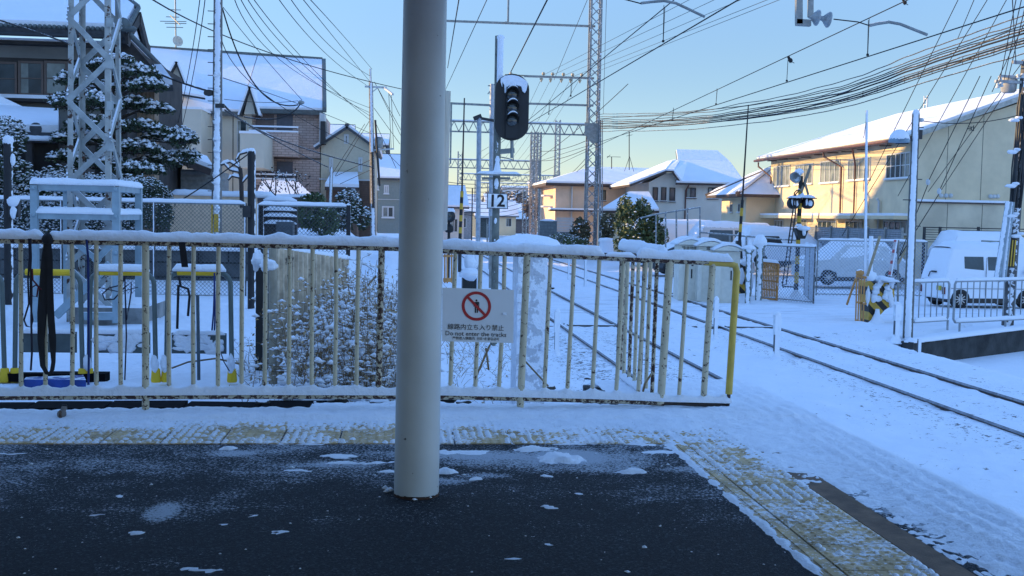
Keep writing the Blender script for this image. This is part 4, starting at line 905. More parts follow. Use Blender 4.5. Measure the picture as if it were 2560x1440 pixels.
for px, y0, y1_, Y, lab in ((1573, 425, 330, 82, 'tall television aerial on the roof of the peach house'), (1529, 422, 392, 84, 'low television aerial on the peach house roof left of the tall one')):
    a, b = atY(px, y0, Y), atY(px, y1_, Y); r_ = root('tv_aerial', a, lab, 'aerial'); m = MB(); m.tube([a, b], .035, 6); m.build('mast', FRD, r_)
    m = MB()
    if y1_ < 350:
        for dx in (-.35, .35): m.tube([a+V((dx, 0, -.1)), a+V((0, 0, 1.0))], .02, 5)
        m.bar(b+V((-.2, 0, -.3)), b+V((.25, 0, -.2)), .03, .03); m.bar(b+V((0, 0, -.1)), b+V((0, 0, .15)), .03, .03)
    else: m.bar(b+V((-.35, 0, 0)), b+V((.7, 0, 0)), .03, .03); m.bar(b+V((-.3, -.3, 0)), b+V((-.3, .3, 0)), .03, .03); m.bar(b+V((-.35, 0, -.1)), b+V((-.1, 0, .15)), .03, .03)
    m.build('antenna', FRD, r_)
# ---- left: traditional dark house
WDK = mat('dark_timber', (.035, .030, .028), .8, var=.4, vs=2); PLS = mat('grey_plaster', (.17, .165, .15), .9, var=.12, vs=1); WOOD = mat('brown_timber', (.24, .16, .10), .7, var=.3, vs=5, wave=(0, .12, .01))
YD = 35.5
def dy_(px, py, Y=YD): p = atY(px, py, Y); return p.x, p.z
dh = root('traditional_house', (dy_(150, 300)[0], 40, .3), 'dark traditional timber house with deep snowy tiled roofs at the left', 'house')
xr = dy_(318, 100, 36.2)[0]; zE = dy_(100, 88)[1]; xl = -24
m = MB(); m.bx(xl, xr, 36.2, 45, .3, zE-.1); m.build('wall', WDK, dh)
m = MB(); z0, z1 = dy_(100, 340)[1], dy_(100, 245, 36.1)[1]; m.bx(xl, xr-.8, 36.05, 36.2, z0, z1); m.build('plaster_band', PLS, dh)
for a, b, t0, t1 in ((-60, 44, 152, 240), (46, 110, 152, 240), (111, 170, 152, 240)):
    (xa, za), (xb, zb_) = dy_(a, t0, 36.2), dy_(b, t1, 36.2); win(dh, 'Y', 36.2, xa, xb, zb_, za, n=2 if a < 0 else 1, fm=FRB, gm=CURT if a > 100 else GLASS, bars=1, fw_=.07, sill=False)
for zpx, hh in ((247, .08), (104, .05)):
    z = dy_(80, zpx, 35.9)[1]; m = MB(); m.bx(xl, xr-.3, 35.75, 36.2, z-.10, z, 0); m.bx(xl, xr-.3, 35.77, 36.2, z, z+hh+.03, 1); m.build('ledge', [WDK, SNOW], dh)
m = MB(); m.bx(xl, xr-.5, 36.16, 36.2, dy_(50, 145, 36.2)[1], dy_(50, 112, 36.2)[1]); m.build('lintel_board', PLS, dh)
fe = atY(316, 77, 35.2); A1 = atY(342, 28, 37.8); A2 = atY(306, 0, 39.2); A3 = A2+(A2-A1)*2.2; B1 = atY(366, 116, 40.5); C0 = atY(322, 96, 35.6); be = atY(414, 188, 43.6)
m = MB(); slab(m, [V((xl, 35.2, fe.z)), fe, A1, A2, A3, V((xl, A3.y, A3.z))], .2, .2); ro = m.build('roof', [TILE, SNOW], dh)
m = MB(); slab(m, [V((fe.x-1, 35.4, C0.z+.25)), C0, be, V((B1.x-.2, 41.5, B1.z-.1)), V((A1.x-.1, 38, B1.z+.1))], .2, .10); m.build('skirt_roof', [TILE, SNOW], dh)
m = MB()
for p, q, k in ((fe, A1, 26), (C0, be, 64)):
    for i in range(k+1): c = p.lerp(q, i/k); m.blob(c+V((.05, 0, .10)), .08, .08, .09, 0, 6, 4)
for i in range(12): c = A1.lerp(A2, i/11); m.blob(c+V((0, 0, .15)), .12, .12, .10, 0, 6, 4)
m.build('verge_tiles', mat('verge_tile', (.10, .12, .12), .6, snow=1.0), ro)
m = MB(); m.bar(A1+V((.08, 0, -.2)), B1+V((.08, 0, -.3)), .1, .4); m.bar(A1+V((.05, 0, -.25)), fe+V((.0, 0, -.25)), .1, .3); m.build('bargeboard', WDK, ro)
m = MB(); m.prism([V((A1.x-.25, fe.y+.3, fe.z-.3)), V((A1.x-.25, 41, fe.z-1.2)), V((A1.x-.15, 40.5, B1.z)), V((A1.x-.1, 37.8, A1.z-.15))], (-.1, 0, 0)); m.prism([atY(x, y, 36.1) for x, y in ((270, 100), (322, 100), (398, 186), (392, 215), (270, 215))], (0, .1, 0)); m.build('gable_wall', WDK, dh)
c = atY(310, 62, 35.0); m = MB(); m.lathe(c, [(.2, 0), (.2, .12), (.0, .13)], 12, ax=(0, -1, 0)); m.blob(atY(322, 72, 35), .25, .15, .1); m.build('ridge_end_tile', mat('verge_tile', (.1,)*3), ro)
m = MB()
for i in range(70): x = lerp(xl+6, fe.x, i/69); m.blob((x, 35.2, fe.z+.04), .07, .09, .07, 0, 6, 4)
m.build('eave_tiles', mat('verge_tile', (.1,)*3), ro)
m = MB(); m.tube([(xl, 35.12, fe.z-.22), (fe.x-.1, 35.12, fe.z-.22)], .06, 8); m.build('gutter', FRD, dh)
# lower wing with brown boards behind the pine, and the gate roof in front
m = MB(); a, b = dy_(290, 420, 37.5), dy_(386, 200, 37.5); m.bx(a[0], b[0], 37.5, 38.2, .3, b[1]); m.build('side_wing', WOOD, dh)
m = MB(); slab(m, [V((dy_(280, 215, 36.8)[0], 36.8, dy_(280, 215, 36.8)[1])), V((dy_(432, 215, 36.8)[0], 36.8, dy_(432, 212, 36.8)[1])), V((dy_(405, 170, 40)[0], 40, dy_(405, 175, 40)[1])), V((dy_(280, 170, 40)[0], 40, dy_(280, 175, 40)[1]))], .2, .2); m.build('wing_roof', [TILE, SNOW], dh)
gt = root('gate_roof', (dy_(60, 330, 31)[0], 32, .3), 'low gatehouse with snow roof and round ridge tile in front of the dark house', 'gatehouse')
m = MB(); m.bx(-16, dy_(135, 350, 31)[0], 31.4, 35, .3, dy_(60, 332, 31.4)[1]); m.build('wall', WDK, gt)
m = MB(); za = dy_(50, 330, 31)[1]; slab(m, [V((-18, 31, dy_(0, 330, 31)[1])), V((dy_(150, 330, 31)[0], 31, za)), V((dy_(150, 272, 35)[0], 35, dy_(150, 288, 35)[1])), V((dy_(60, 275, 35)[0], 35, dy_(60, 283, 35)[1])), V((dy_(0, 240, 35)[0], 35, dy_(0, 255, 35)[1])), V((-18, 35, dy_(0, 240, 35)[1]))], .18, .2); gr = m.build('roof', [TILE, SNOW], gt)
c = atY(92, 322, 31.1); m = MB(); m.lathe(c+V((0, -.1, 0)), [(.16, 0), (.16, .16), (.0, .17)], 14, ax=(0, 1, 0)); m.bx(c.x-.28, c.x+.28, c.y-.05, c.y+.2, c.z-.22, c.z-.12); m.bx(c.x-.5, c.x+.45, c.y-.05, c.y+.3, c.z-.36, c.z-.30); m.build('ridge_tile', TILE, gr)
m = MB(); m.ridge(c+V((-.45, 0, -.29)), c+V((.42, 0, -.29)), .3, .14); m.build('snow', SNOW, gr)
for x in (2, 75): m = MB(); p = atY(x, 420, 31.2); m.bx(p.x-.08, p.x+.08, 31.1, 31.3, .3, za-.1); m.build('post', mat('gate_post', (.05, .045, .045), .8), gt)
# ---- apartment block with the huge snow roof
YA = 72.0
def ay(px, py, Y=YA): p = atY(px, py, Y); return p.x, p.z
BRK = mat('pink_brick', (.54, .41, .35), .9, var=.12, vs=2, brick=(1, (.18, .13, .12), .45, .16), bump=.2); APW = mat('apt_white', (.58, .54, .44), .85, var=.04, vs=1)
ap = root('apartment_block', (ay(600, 400)[0], YA, .3), 'apartment block with a huge plain snow roof and brick balconies', 'building')
xA, xB, xC = ay(390, 300)[0], ay(632, 300)[0], ay(803, 300)[0]; zEv = ay(700, 276)[1]
m = MB(); m.bx(xB, xC, YA, YA+9, .2, zEv); m.build('brick_wall', BRK, ap); m = MB(); m.bx(xA-3, xB, YA-.4, YA+9, .2, ay(500, 285)[1]); m.build('white_wall', APW, ap)
m = MB(); zR = ay(800, 152, 79)[1]; 
e0, e1, r1, r0 = V((xB-.6, YA-.7, zEv)), V((xC+.15, YA-.7, zEv)), V((atY(806, 152, 79).x, 79, zR)), V((ay(370, 130, 79)[0], 79, ay(370, 130, 79)[1]+.2))
slab(m, [V((ay(340, 285)[0], YA-.9, ay(480, 282)[1])), V((xB-.6, YA-.9, ay(560, 282)[1])), V((xB-.6, 79, zR+.1)), r0], .3, .15); slab(m, [e0, e1, r1, V((xB-.6, 79, zR+.1))], .3, .15)
m.bar(r0+V((0, 0, .1)), r1+V((0, 0, .1)), .3, .25); m.bar(e1+V((.1, 0, .05)), r1+V((.1, 0, .0)), .25, .35); m.build('roof', [mat('apt_roof_edge', (.12, .14, .14), .7), SNOW], ap)
for ax_, bx_, tx, ty, yb_, lab in ((415, 456, 443, 160, 222, 'g'), (610, 634, 625, 222, 285, 'g')):
    m = MB(); p0, p1, p2 = atY(ax_, yb_, YA-1), atY(bx_+4, yb_, YA-1), atY(tx, ty, YA-1); m.prism([p0, p1, p2], (0, 3.2, 0)); d = m.build('dormer', APW, ap)
    m = MB(); slab(m, [p0+V((-.25, -.3, -.1)), p2+V((0, -.3, .12)), p2+V((0, 5.5, .12)), p0+V((-.25, 3.2, -.1))], .1, .12); slab(m, [p1+V((.25, -.3, -.1)), p2+V((0.002, -.3, .12)), p2+V((0.002, 5.5, .12)), p1+V((.25, 3.2, -.1))], .1, .12); m.build('dormer_roof', [FRD, SNOW], d)
# projecting white bays
for x0, x1, y0_, y1_, Y in ((380, 503, 270, 400, YA-4), (600, 660, 333, 420, YA-5.5)):
    (a, zt_), (b, zb_) = ay(x0, y0_, Y), ay(x1, y1_, Y); m = MB(); m.bx(a, b, Y, YA-.4, zb_, zt_); o = m.build('balcony_bay', APW, ap)
    m = MB(); m.bx(a-.05, b+.05, Y-.05, YA-.4, zt_, zt_+.14); m.build('snow', SNOW, o)
m = MB(); a, b = ay(404, 262, YA-4), ay(455, 226, YA-4); m.bx(a[0], b[0], YA-3.9, YA-3.85, a[1], b[1]); m.build('balcony_glass', mat('frosted_glass', (.30, .37, .42), .3, var=.1), ap)
m = MB(); slab(m, [V((ay(400, 222, YA-4)[0], YA-4.2, ay(400, 226, YA-4)[1])), V((ay(515, 246, YA-4)[0], YA-4.2, ay(515, 246, YA-4)[1])), V((ay(470, 205, YA)[0], YA-1, ay(470, 216, YA)[1])), V((ay(400, 205, YA)[0], YA-1, ay(400, 212, YA)[1]))], .1, .14); m.build('balcony_roof', [FRD, SNOW], ap)
# access balconies of the brick part
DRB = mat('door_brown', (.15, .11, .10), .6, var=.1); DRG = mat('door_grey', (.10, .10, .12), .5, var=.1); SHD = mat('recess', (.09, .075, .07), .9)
for (t0, t1, tf, tb_, x0, x1) in ((283, 322, 328, 392, 622, 745), (400, 440, 448, 465, 640, 742)):
    (xa, za), (xb, zb_) = ay(x0, t0), ay(x1, t1)
    m = MB(); a = ay(x0, tf, YA-1.3); b = ay(x1, tb_, YA-1.3); m.bx(a[0], b[0], YA-1.3, YA-.003, b[1], a[1]); o = m.build('balcony', BRK, ap)
    m = MB(); m.bx(a[0], b[0], YA-1.32, YA-1.15, a[1], a[1]+.1); m.bx(a[0], b[0], YA-1.3, YA-1.2, a[1]+.28, a[1]+.38); m.build('snow', SNOW, o)
    m = MB(); m.tube([(a[0], YA-1.25, a[1]+.27), (b[0]-.1, YA-1.25, a[1]+.27), (b[0]-.05, YA-1.25, a[1])], .04, 6); m.build('handrail', FRD, o)
    for p, q, mt in ((640, 685, DRB), (692, 732, DRG)):
        (xa, za), (xb, zb_) = ay(p, t0+3), ay(q, tf); m = MB(); m.bx(xa, xb, YA-.06, YA, zb_-.4, za); m.build('door', mt, ap)
m = MB(); a, b = ay(624, 276, YA-.9), ay(764, 284, YA-.9); m.bx(a[0], b[0], YA-.6, YA, b[1], a[1]-.1); m.build('soffit', FRD, ap)
m = MB(); m.bx(*[ay(x, 400)[0] for x in (640, 803)], YA-.03, YA, ay(700, 398)[1], ay(700, 392)[1]); m.build('band', FRB, ap)
m = MB(); p, q = atY(799, 286, YA-.8), atY(811, 385, YA-.8); m.bx(p.x, q.x, YA-.9, YA+.5, ay(805, 362)[1], ay(805, 285)[1]); m.build('side_sign', FRW, ap)
m = MB(); m.bx(q.x-.25, q.x+.05, YA-1, YA+.3, ay(805, 362)[1], ay(805, 306)[1]); m.build('meter_box', FRD, ap)
# ground floor lean-to roof with snow (in front of the brick part)
m = MB(); a = ay(645, 465, 66); m_ = [V((ay(640, 495, 60)[0], 60, ay(640, 495, 60)[1])), V((ay(778, 493, 60)[0], 60, ay(778, 493, 60)[1])), V((ay(742, 458, 66)[0], 66, ay(742, 458, 66)[1])), V((ay(655, 458, 66)[0], 66, ay(655, 458, 66)[1]))]; slab(m, m_, .2, .18); m.build('entrance_roof', [EAVE, SNOW], ap)
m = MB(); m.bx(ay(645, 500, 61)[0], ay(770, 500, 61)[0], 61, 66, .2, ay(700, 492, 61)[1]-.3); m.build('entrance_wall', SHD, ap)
m = MB()
for px in (450, 552, 585): x = ay(px, 350)[0]; m.bx(x-.03, x+.03, YA-.42, YA-.4, .3, ay(500, 285)[1])
m.build('wall_joint', DK, ap)
a, b = ay(592, 300, YA-.5), ay(604, 410, YA-.5); win(ap, 'Y', YA-.4, a[0], b[0]+.3, b[1], a[1], n=1, fm=FRW)
# small timber outbuilding roofs left of the concrete pole
sh = root('shed', (ay(470, 450, 44)[0], 45, .3), 'small grey-sided shed with snowy sloping roof behind the hedge', 'shed')
m = MB(); a, b = ay(452, 480, 44), ay(532, 425, 44); m.bx(a[0], b[0], 44, 48, .3, b[1]); m.build('wall', mat('siding', (.22, .21, .19), .8, wave=(2, .2, .02)), sh)
m = MB(); slab(m, [V((ay(398, 373, 43)[0], 43, ay(398, 373, 43)[1])), V((ay(530, 423, 43)[0], 43, ay(530, 423, 43)[1])), V((ay(515, 396, 49)[0], 49, ay(515, 398, 49)[1])), V((ay(400, 360, 49)[0], 49, ay(400, 362, 49)[1]))], .25, .15); m.build('roof', [EAVE, SNOW], sh)
# low beige garden wall behind the chain link fence
m = MB(); a, b = ay(425, 480, 37), ay(640, 560, 37); m.bx(a[0], b[0], 37, 37.3, .2, ay(500, 486, 37)[1]); o = m.build('garden_wall', mat('beige_wall', (.74, .55, .38), .9, var=.08)); tag(o, 'beige garden wall with snow on top behind the chain link fence', 'wall')
m = MB(); m.ridge((a[0], 37.15, ay(500, 486, 37)[1]), (b[0]+.6, 37.15, ay(500, 488, 37)[1]), .5, .17, seg=.15); m.build('snow', SNOW, o)
# ---- beige gabled house
YG = 72.0; BG = mat('beige_render', (.55, .49, .36), .85, var=.05); BRB = mat('brown_brick', (.15, .095, .07), .9, var=.2, brick=(1, (.10, .07, .055), .4, .14), bump=.2)
def by(px, py, Y=YG): p = atY(px, py, Y); return p.x, p.z
x0, x1 = by(800, 400)[0], by(934, 400)[0]; ze = by(925, 370)[1]; zr = by(866, 322)[1]
h = gable_house('beige gabled house with brown brick base right of the apartment block', x0, x1, YG, YG+11, .0, ze, zr, 'Y', BG, over=.35, ridge_at=.5)
for a, b, t0, t1, nn_ in ((860, 872, 335, 360, 1), (896, 906, 393, 430, 1), (823, 833, 393, 430, 1)):
    (xa, za), (xb, zb_) = by(a, t0), by(b, t1); win(h, 'Y', YG, xa, xb, zb_, za, n=1, bars=1, fw_=.12, sill=False, gm=GLASS if t0 > 340 else CURT)
m = MB(); m.bx(by(858, 500)[0], x1+.03, YG-.05, YG, 0, by(900, 452)[1]); m.build('brick_base', BRB, h); m = MB(); m.bx(x0-.05, x1+.05, YG-.08, YG, by(900, 452)[1], by(900, 448)[1]); m.build('band', FRW, h)
m = MB(); z = by(860, 468, 67)[1]; slab(m, [V((by(812, 468, 67)[0], 67, z)), V((by(898, 468, 67)[0], 67, z)), V((by(893, 432, 71)[0], 71.9, by(893, 436, 71)[1])), V((by(826, 432, 71)[0], 71.9, by(826, 436, 71)[1]))], .2, .2); m.build('porch_roof', [EAVE, SNOW], h)
m = MB(); m.bx(by(815, 500, 68)[0], by(893, 500, 68)[0], 68, 71.9, 0, z); m.build('porch_wall', BRB, h)
GW = mat('grey_green_wall', (.22, .26, .24), .85, var=.05)
h = gable_house('grey-green house with white window frames behind the thin utility pole', by(944, 500, 92)[0], by(1010, 500, 92)[0], 92, 101, 0, by(950, 445, 92)[1], by(950, 392, 96)[1], 'X', GW, over=.4)
for a, b, t0, t1 in ((960, 972, 462, 485), (955, 985, 515, 545), (940, 947, 462, 475)):
    (xa, za), (xb, zb_) = by(a, t0, 92), by(b, t1, 92); win(h, 'Y', 92, xa, xb, zb_, za, n=2, fw_=.12)
m = MB(); a, b = by(930, 497, 92), by(1000, 500, 92); m.bx(a[0], b[0], 91.9, 92, b[1], a[1]); m.build('band', FRW, h)
gable_house('pale house with blue-white roof showing behind the beige gable at left', by(800, 400, 95)[0], by(870, 400, 95)[0], 95, 104, 0, by(820, 355, 95)[1], by(830, 318, 99)[1], 'X', APW, over=.4)
gable_house('distant house with snowy roof right of the beige gable', by(905, 400, 98)[0], by(960, 400, 98)[0], 98, 108, 0, by(930, 365, 98)[1], by(930, 340, 102)[1], 'X', CRM, over=.4)
# ---- far small houses along the curve
fars = [(1085, 1160, 92, 104, 470, 518, 'white far house left of the black and yellow arm', WH, 'X'), (1110, 1180, 125, 135, 505, 530, 'low grey far house behind the left trackside masts', mat('far_grey', (.25, .25, .26), .9), 'X'), (1195, 1235, 135, 147, 510, 545, 'dark shed beyond the left tracks', mat('far_dark', (.10, .12, .12), .9), 'X'),
 (1235, 1290, 150, 160, 505, 540, 'cream far house behind the number plate', CRM, 'X'), (1290, 1335, 170, 182, 512, 548, 'brown-walled far house at the end of the tracks', mat('far_brown', (.16, .12, .11), .9), 'X'), (1155, 1200, 165, 178, 490, 520, 'far house with shallow roof between two masts', WH, 'X'),
 (1330, 1372, 190, 200, 505, 530, 'tiny far house left of the block wall', CRM, 'X'), (1220, 1262, 200, 215, 488, 515, 'tiny far house above the cream one', WH, 'X'), (1262, 1300, 230, 240, 500, 520, 'tiny far house behind the far masts', GW, 'X')]
for a, b, y0_, y1_, pr, pe, lab, mt, ax_ in fars:
    xa, xb = atY(a, 540, y0_).x, atY(b, 540, y0_).x; h = gable_house(lab, xa, xb, y0_, y1_, -1.2, atY(a, pe, y0_).z, atY(a, pr, (y0_+y1_)/2).z, ax_, mt, over=.4, group='small far houses along the curve')
    win(h, 'Y', y0_, lerp(xa, xb, .55), lerp(xa, xb, .8), .2, 1.3, n=2, fm=FRW, sill=False)
# blocks of flats far away
for a, b, y0_, pt, lab in ((1255, 1330, 330, 468, 'pale block of flats far behind the masts'), (1335, 1362, 300, 455, 'narrow distant apartment tower seen past the lattice mast')):
    p, q = atY(a, pt, y0_), atY(b, pt, y0_); f_ = root('flats', (p.x, y0_, -1.5), lab, 'building'); m = MB(); m.bx(p.x, q.x, y0_, y0_+14, -1.6, p.z); m.build('wall', mat('far_flats', (.42, .36, .32), .9, var=.1), f_)
    m = MB(); m.bx(p.x-.3, q.x+.3, y0_-.3, y0_+14.3, p.z, p.z+.5); m.build('snow', SNOW, f_)
    for r_ in range(4):
        for c_ in range(int((q.x-p.x)/2.4)):
            x = p.x+1+c_*2.4; z = p.z-2.2-r_*2.8
            if z > 0: win(f_, 'Y', y0_, x, x+1.4, z, z+1.4, n=1, sill=False, fw_=.1)
hl = MB(); k = 60; vs = []
for i in range(k+1):
    x = lerp(-700, 1500, i/k); hgt = 22+14*abs(noise.noise(V((x*.004, 3, 1))))+5*noise.noise(V((x*.02, 1, 5)))
    for j in range(6): vs.append((x, 1500+j*160, -2+hgt*math.sin(math.pi*j/5)*(1 if j < 3 else 1)*1.0))
hl.add(vs, [(i*6+j, (i+1)*6+j, (i+1)*6+j+1, i*6+j+1) for i in range(k) for j in range(5)], 0, True)
tag(hl.build('hills', mat('hill', (.22, .25, .30), .95, var=.4, vs=.02)), kind='structure')
# ---- unseen gabled blocks added left of view to shade platform, yard and hall front
for x0, x1, y0_, y1_, he, hr, ax_, lab in ((-34, -22, -14, 8, 9.5, 11.5, 'Y', 'unseen shading block added beside the platform beyond the left edge'), (-38, -27, 11, 41, 12, 14.5, 'Y', 'unseen shading block added west of the yard beyond the left edge'), (-39, -31, 42.0, 67, 13.6, 21.8, 'X', 'unseen steep-gabled shading block added west of the houses beyond the left edge')):
    gable_house(lab, x0, x1, y0_, y1_, -.5, he, hr, ax_, APW, over=.5)
# ---- canopy roof over the platform, carried by the pillar
cn = root('platform_canopy', (0, 0, 3.2), 'corrugated platform canopy resting on the grey pillar above the camera', 'canopy')
m = MB(); slab(m, [(-9, -8, 3.35), (3.1, -8, 3.35), (3.1, 7.3, 3.22), (-9, 7.3, 3.22)], .06, .12); m.build('roof_sheet', [mat('canopy_sheet', (.25, .26, .26), .6), SNOW], cn)
m = MB()
for y in (-4, -.5, 3, 6.62): m.bx(-9, 3.0, y-.08, y+.08, 3.0, 3.15)
m.build('beam', PIL, cn)
# ================= RAILWAY EQUIPMENT, CROSSING, VEHICLES =================
GALV = mat('galvanised', (.26, .27, .26), .5, metal=.4, var=.2, vs=6, snow=.85); GALS = mat('galvanised_snowy', (.24, .25, .25), .5, metal=.2, var=.2, vs=6, snow=.7, side=(-.3, -.9, 1.0, 1.0))
BLKP = mat('signal_black', (.012, .013, .014), .55, var=.2, snow=.93); POSTG = mat('post_green_grey', (.13, .14, .12), .6, var=.3, vs=5, side=(-.1, -1, 1.12, 1.3))
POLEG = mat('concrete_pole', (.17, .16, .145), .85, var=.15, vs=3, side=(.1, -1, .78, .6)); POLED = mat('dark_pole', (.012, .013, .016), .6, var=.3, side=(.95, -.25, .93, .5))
STR = mat('stripes_dark', (.012, .012, .012), .6); AMB = mat('amber_paint', (.60, .36, .03), .5, var=.15, snow=.9); ORG = mat('orange_slat', (.52, .24, .07), .6, var=.15, side=(.5, -.8, 1.0, 1.2), snow=.7)
# --- colour light signal with number plate 12
sb = atz(1238, 864, -1.05); YS = sb.y
def s_(px, py, d=0): return atY(px, py, YS+d)
sg = root('railway_signal', sb, 'black oval colour-light railway signal with white 12 plate, snow on its hood', 'signal')
m = MB(); m.tube([s_(1234, 864), s_(1243, 360), s_(1247, 90)], .075, 12); o = m.build('post', POSTG, sg)
m = MB(); m.tube([s_(1249, 230, -.09), s_(1251.5, 94, -.09)], .062, 10, 0); m.blob(s_(1251.5, 94, -.05), .085, .085, .06); m.build('snow', SNOW, o)
m = MB(); m.bar(s_(1225, 720), s_(1228, 540), .05, .05); m.bar(s_(1218, 560), s_(1218, 640), .03, .03); m.build('conduit', GALV, sg)
# head plate: stadium outline
hc = s_(1280, 268, -.22); hw = 42.5/F*(hc-CAM).dot(fw); hh = 83/F*(hc-CAM).dot(fw)
def stad(w_, h_, n=14, c=hc, y=0):
    out = []
    for i in range(n+1): a = math.pi*i/n; out.append(V((c.x+math.cos(a)*w_, c.y+y, c.z+h_-w_*.9+math.sin(a)*w_*.9)))
    for i in range(n+1): a = math.pi+math.pi*i/n; out.append(V((c.x+math.cos(a)*w_, c.y+y, c.z-h_+w_*.9+math.sin(a)*w_*.9)))
    return out
m = MB(); m.prism(stad(hw, hh), (0, .03, 0)); m.bx(hc.x-hw*.38, hc.x+hw*.38, hc.y+.03, hc.y+.3, hc.z-hh*.8, hc.z+hh*.75); hd = m.build('backplate', BLKP, sg)
m = MB(); m.bx(hc.x-hw*.36, hc.x+hw*.38, hc.y-.05, hc.y, hc.z-hh*.93, hc.z+hh*.6); m.build('lamp_case', BLKP, sg)
LNS = mat('dark_lens', (.035, .04, .04), .12, var=.5, vs=20, spec=.8); HOODI = mat('hood_black', (.008, .008, .009), .6)
for py in (235, 268, 300):
    c = s_(1281, py, -.28); m = MB(); rr = 16.5/F*YS
    vs = []; k = 20
    for d0 in (0, .02, .20):
        for j in range(k+1):
            a = math.radians(-25+230*j/k); L = d0 if d0 < .1 else .06+.16*max(0, math.sin(a))
            vs.append((c.x+math.cos(a)*rr, c.y-L, c.z+math.sin(a)*rr))
    m.add(vs, [(q*(k+1)+j, q*(k+1)+j+1, (q+1)*(k+1)+j+1, (q+1)*(k+1)+j) for q in range(2) for j in range(k)], 0, True); ho = m.build('hood', HOODI, sg)
    ho.modifiers.new('t', 'SOLIDIFY').thickness = .008
    m = MB(); m.lathe(c+V((-.01, -.005, -.01)), [(rr*.82, 0), (rr*.82, .02), (rr*.72, .03), (rr*.4, .045), (0, .05)], 20, ax=(0, -1, 0)); ln = m.build('lens', LNS, sg)
    m = MB(); vs = []
    for j in range(15):
        a = math.radians(52+85*j/14); th = .008+.026*math.sin(math.pi*j/14)
        for r_ in (rr+.004, rr+th):
            for d0 in (0, .19): vs.append((c.x+math.cos(a)*r_, c.y-d0, c.z+math.sin(a)*r_))
    fs = []
    for j in range(14):
        for a, b in ((0, 1), (1, 3), (3, 2), (2, 0)): fs.append((j*4+a, j*4+b, j*4+4+b, j*4+4+a))
    m.add(vs, fs+[(0, 2, 3, 1), (56, 57, 59, 58)], 0, True); m.build('snow', SNOW, ho)
m = MB(); vs = []; K = 26
prof = [(1252, 205), (1256, 218), (1256, 205), (1261, 212), (1262, 232), (1268, 232), (1270, 215), (1280, 212), (1292, 213), (1303, 216), (1306, 228), (1312, 233), (1316, 226), (1319, 213)]
topp = [(1319, 205), (1310, 197), (1296, 190), (1280, 187), (1262, 189), (1252, 196)]
m.prism([s_(x, y, -.26) for x, y in prof+topp], (0, .1, 0)); o = m.build('snow', SNOW, hd); bv = o.modifiers.new('b', 'BEVEL'); bv.width = .035; bv.segments = 3
m = MB(); m.tube([s_(1280, 350, -.1), s_(1280, 395, -.1)], .035, 8); m.bar(s_(1240, 380), s_(1286, 376, -.1), .05, .10); m.bar(s_(1243, 195), s_(1262, 195, -.1), .04, .07); m.tube([s_(1281, 385, -.1), s_(1284, 400), s_(1270, 396), s_(1248, 392)], .012, 6); m.build('bracket', GALV, sg)
m = MB(); a, b = s_(1188, 436, -.1), s_(1303, 438, -.1); m.bar(a, b, .16, .035); m.bar(s_(1205, 446), s_(1275, 446), .03, .05); pf = m.build('cross_arm', GALV, sg); m = MB(); m.ridge(a+V((.03, 0, .02)), b+V((-.03, 0, .02)), .17, .05, seed=3); m.lathe(s_(1243, 432, -.1), [(.11, 0), (.07, .06), (.05, .16), (.03, .26)], 10); m.build('snow', SNOW, pf)
m = MB(); m.blob(s_(1241, 458, -.09), .05, .02, .09, 0, 8, 6, .3); m.blob(s_(1239, 552, -.085), .03, .02, .06, 0, 8, 6, .3); m.blob(s_(1244, 400, -.09), .05, .03, .08, 0, 8, 6, .3); m.build('snow_patch', SNOW, sg)
m = MB(); p0, p1, p2, p3 = s_(1219, 519, -.13), s_(1268, 521, -.13), s_(1267, 486, -.13), s_(1220, 484, -.13); m.prism([p0, p1, p2, p3], (0, .012, 0)); m.build('number_plate', mat('plate_white', (.80, .80, .80), .5), sg)
text('1', .34, s_(1231, 516, -.133), (1, 0, -.02), (0, 0, 1), INK, sg, th=.004, bold=.008); text('2', .34, s_(1252, 516, -.133), (1, 0, -.02), (0, 0, 1), INK, sg, th=.004, bold=.008)
m = MB(); m.prism([s_(1217, 521, -.116), s_(1270, 523, -.116), s_(1269, 484, -.116), s_(1218, 482, -.116)], (0, .008, 0)); m.build('plate_frame', mat('plate_back', (.10, .11, .12), .6), sg)
# --- snow plastered equipment cabinet behind the fence
c = atz(1325, 968, -.72); YC = c.y; a, b = atY(1293, 800, YC), atY(1366, 800, YC); zt = atY(1325, 625, YC).z
cb = root('equipment_cabinet', (c.x, YC, -.9), 'tall cabinet plastered with snow and capped by a wide snow dome behind the sign', 'cabinet')
PLSN = mat('plastered_snow', (.60, .62, .66), .7, var=.12, vs=9, side=(-.2, -1, .95, 1.6), bump=1.0, bs=24)
m = MB(); m.bx(a.x, b.x, YC, YC+.75, -1.0, zt); m.build('case', PLSN, cb)
m = MB(); m.blob((lerp(a.x, b.x, .40), YC+.4, zt+.01), .50, .55, .20, 0, 20, 10, .08, True); m.build('snow', SNOW, cb)
m = MB(); m.blob(atY(1300, 712, YC-.02), .05, .05, .04); m.blob(atY(1358, 870, YC-.02), .05, .04, .05); m.blob(atY(1305, 835, YC-.02), .05, .04, .05); m.bx(atY(1293, 735, YC).x, atY(1312, 735, YC).x, YC-.04, YC, atY(1300, 755, YC).z, atY(1300, 735, YC).z); m.build('snow_knobs', SNOW, cb)
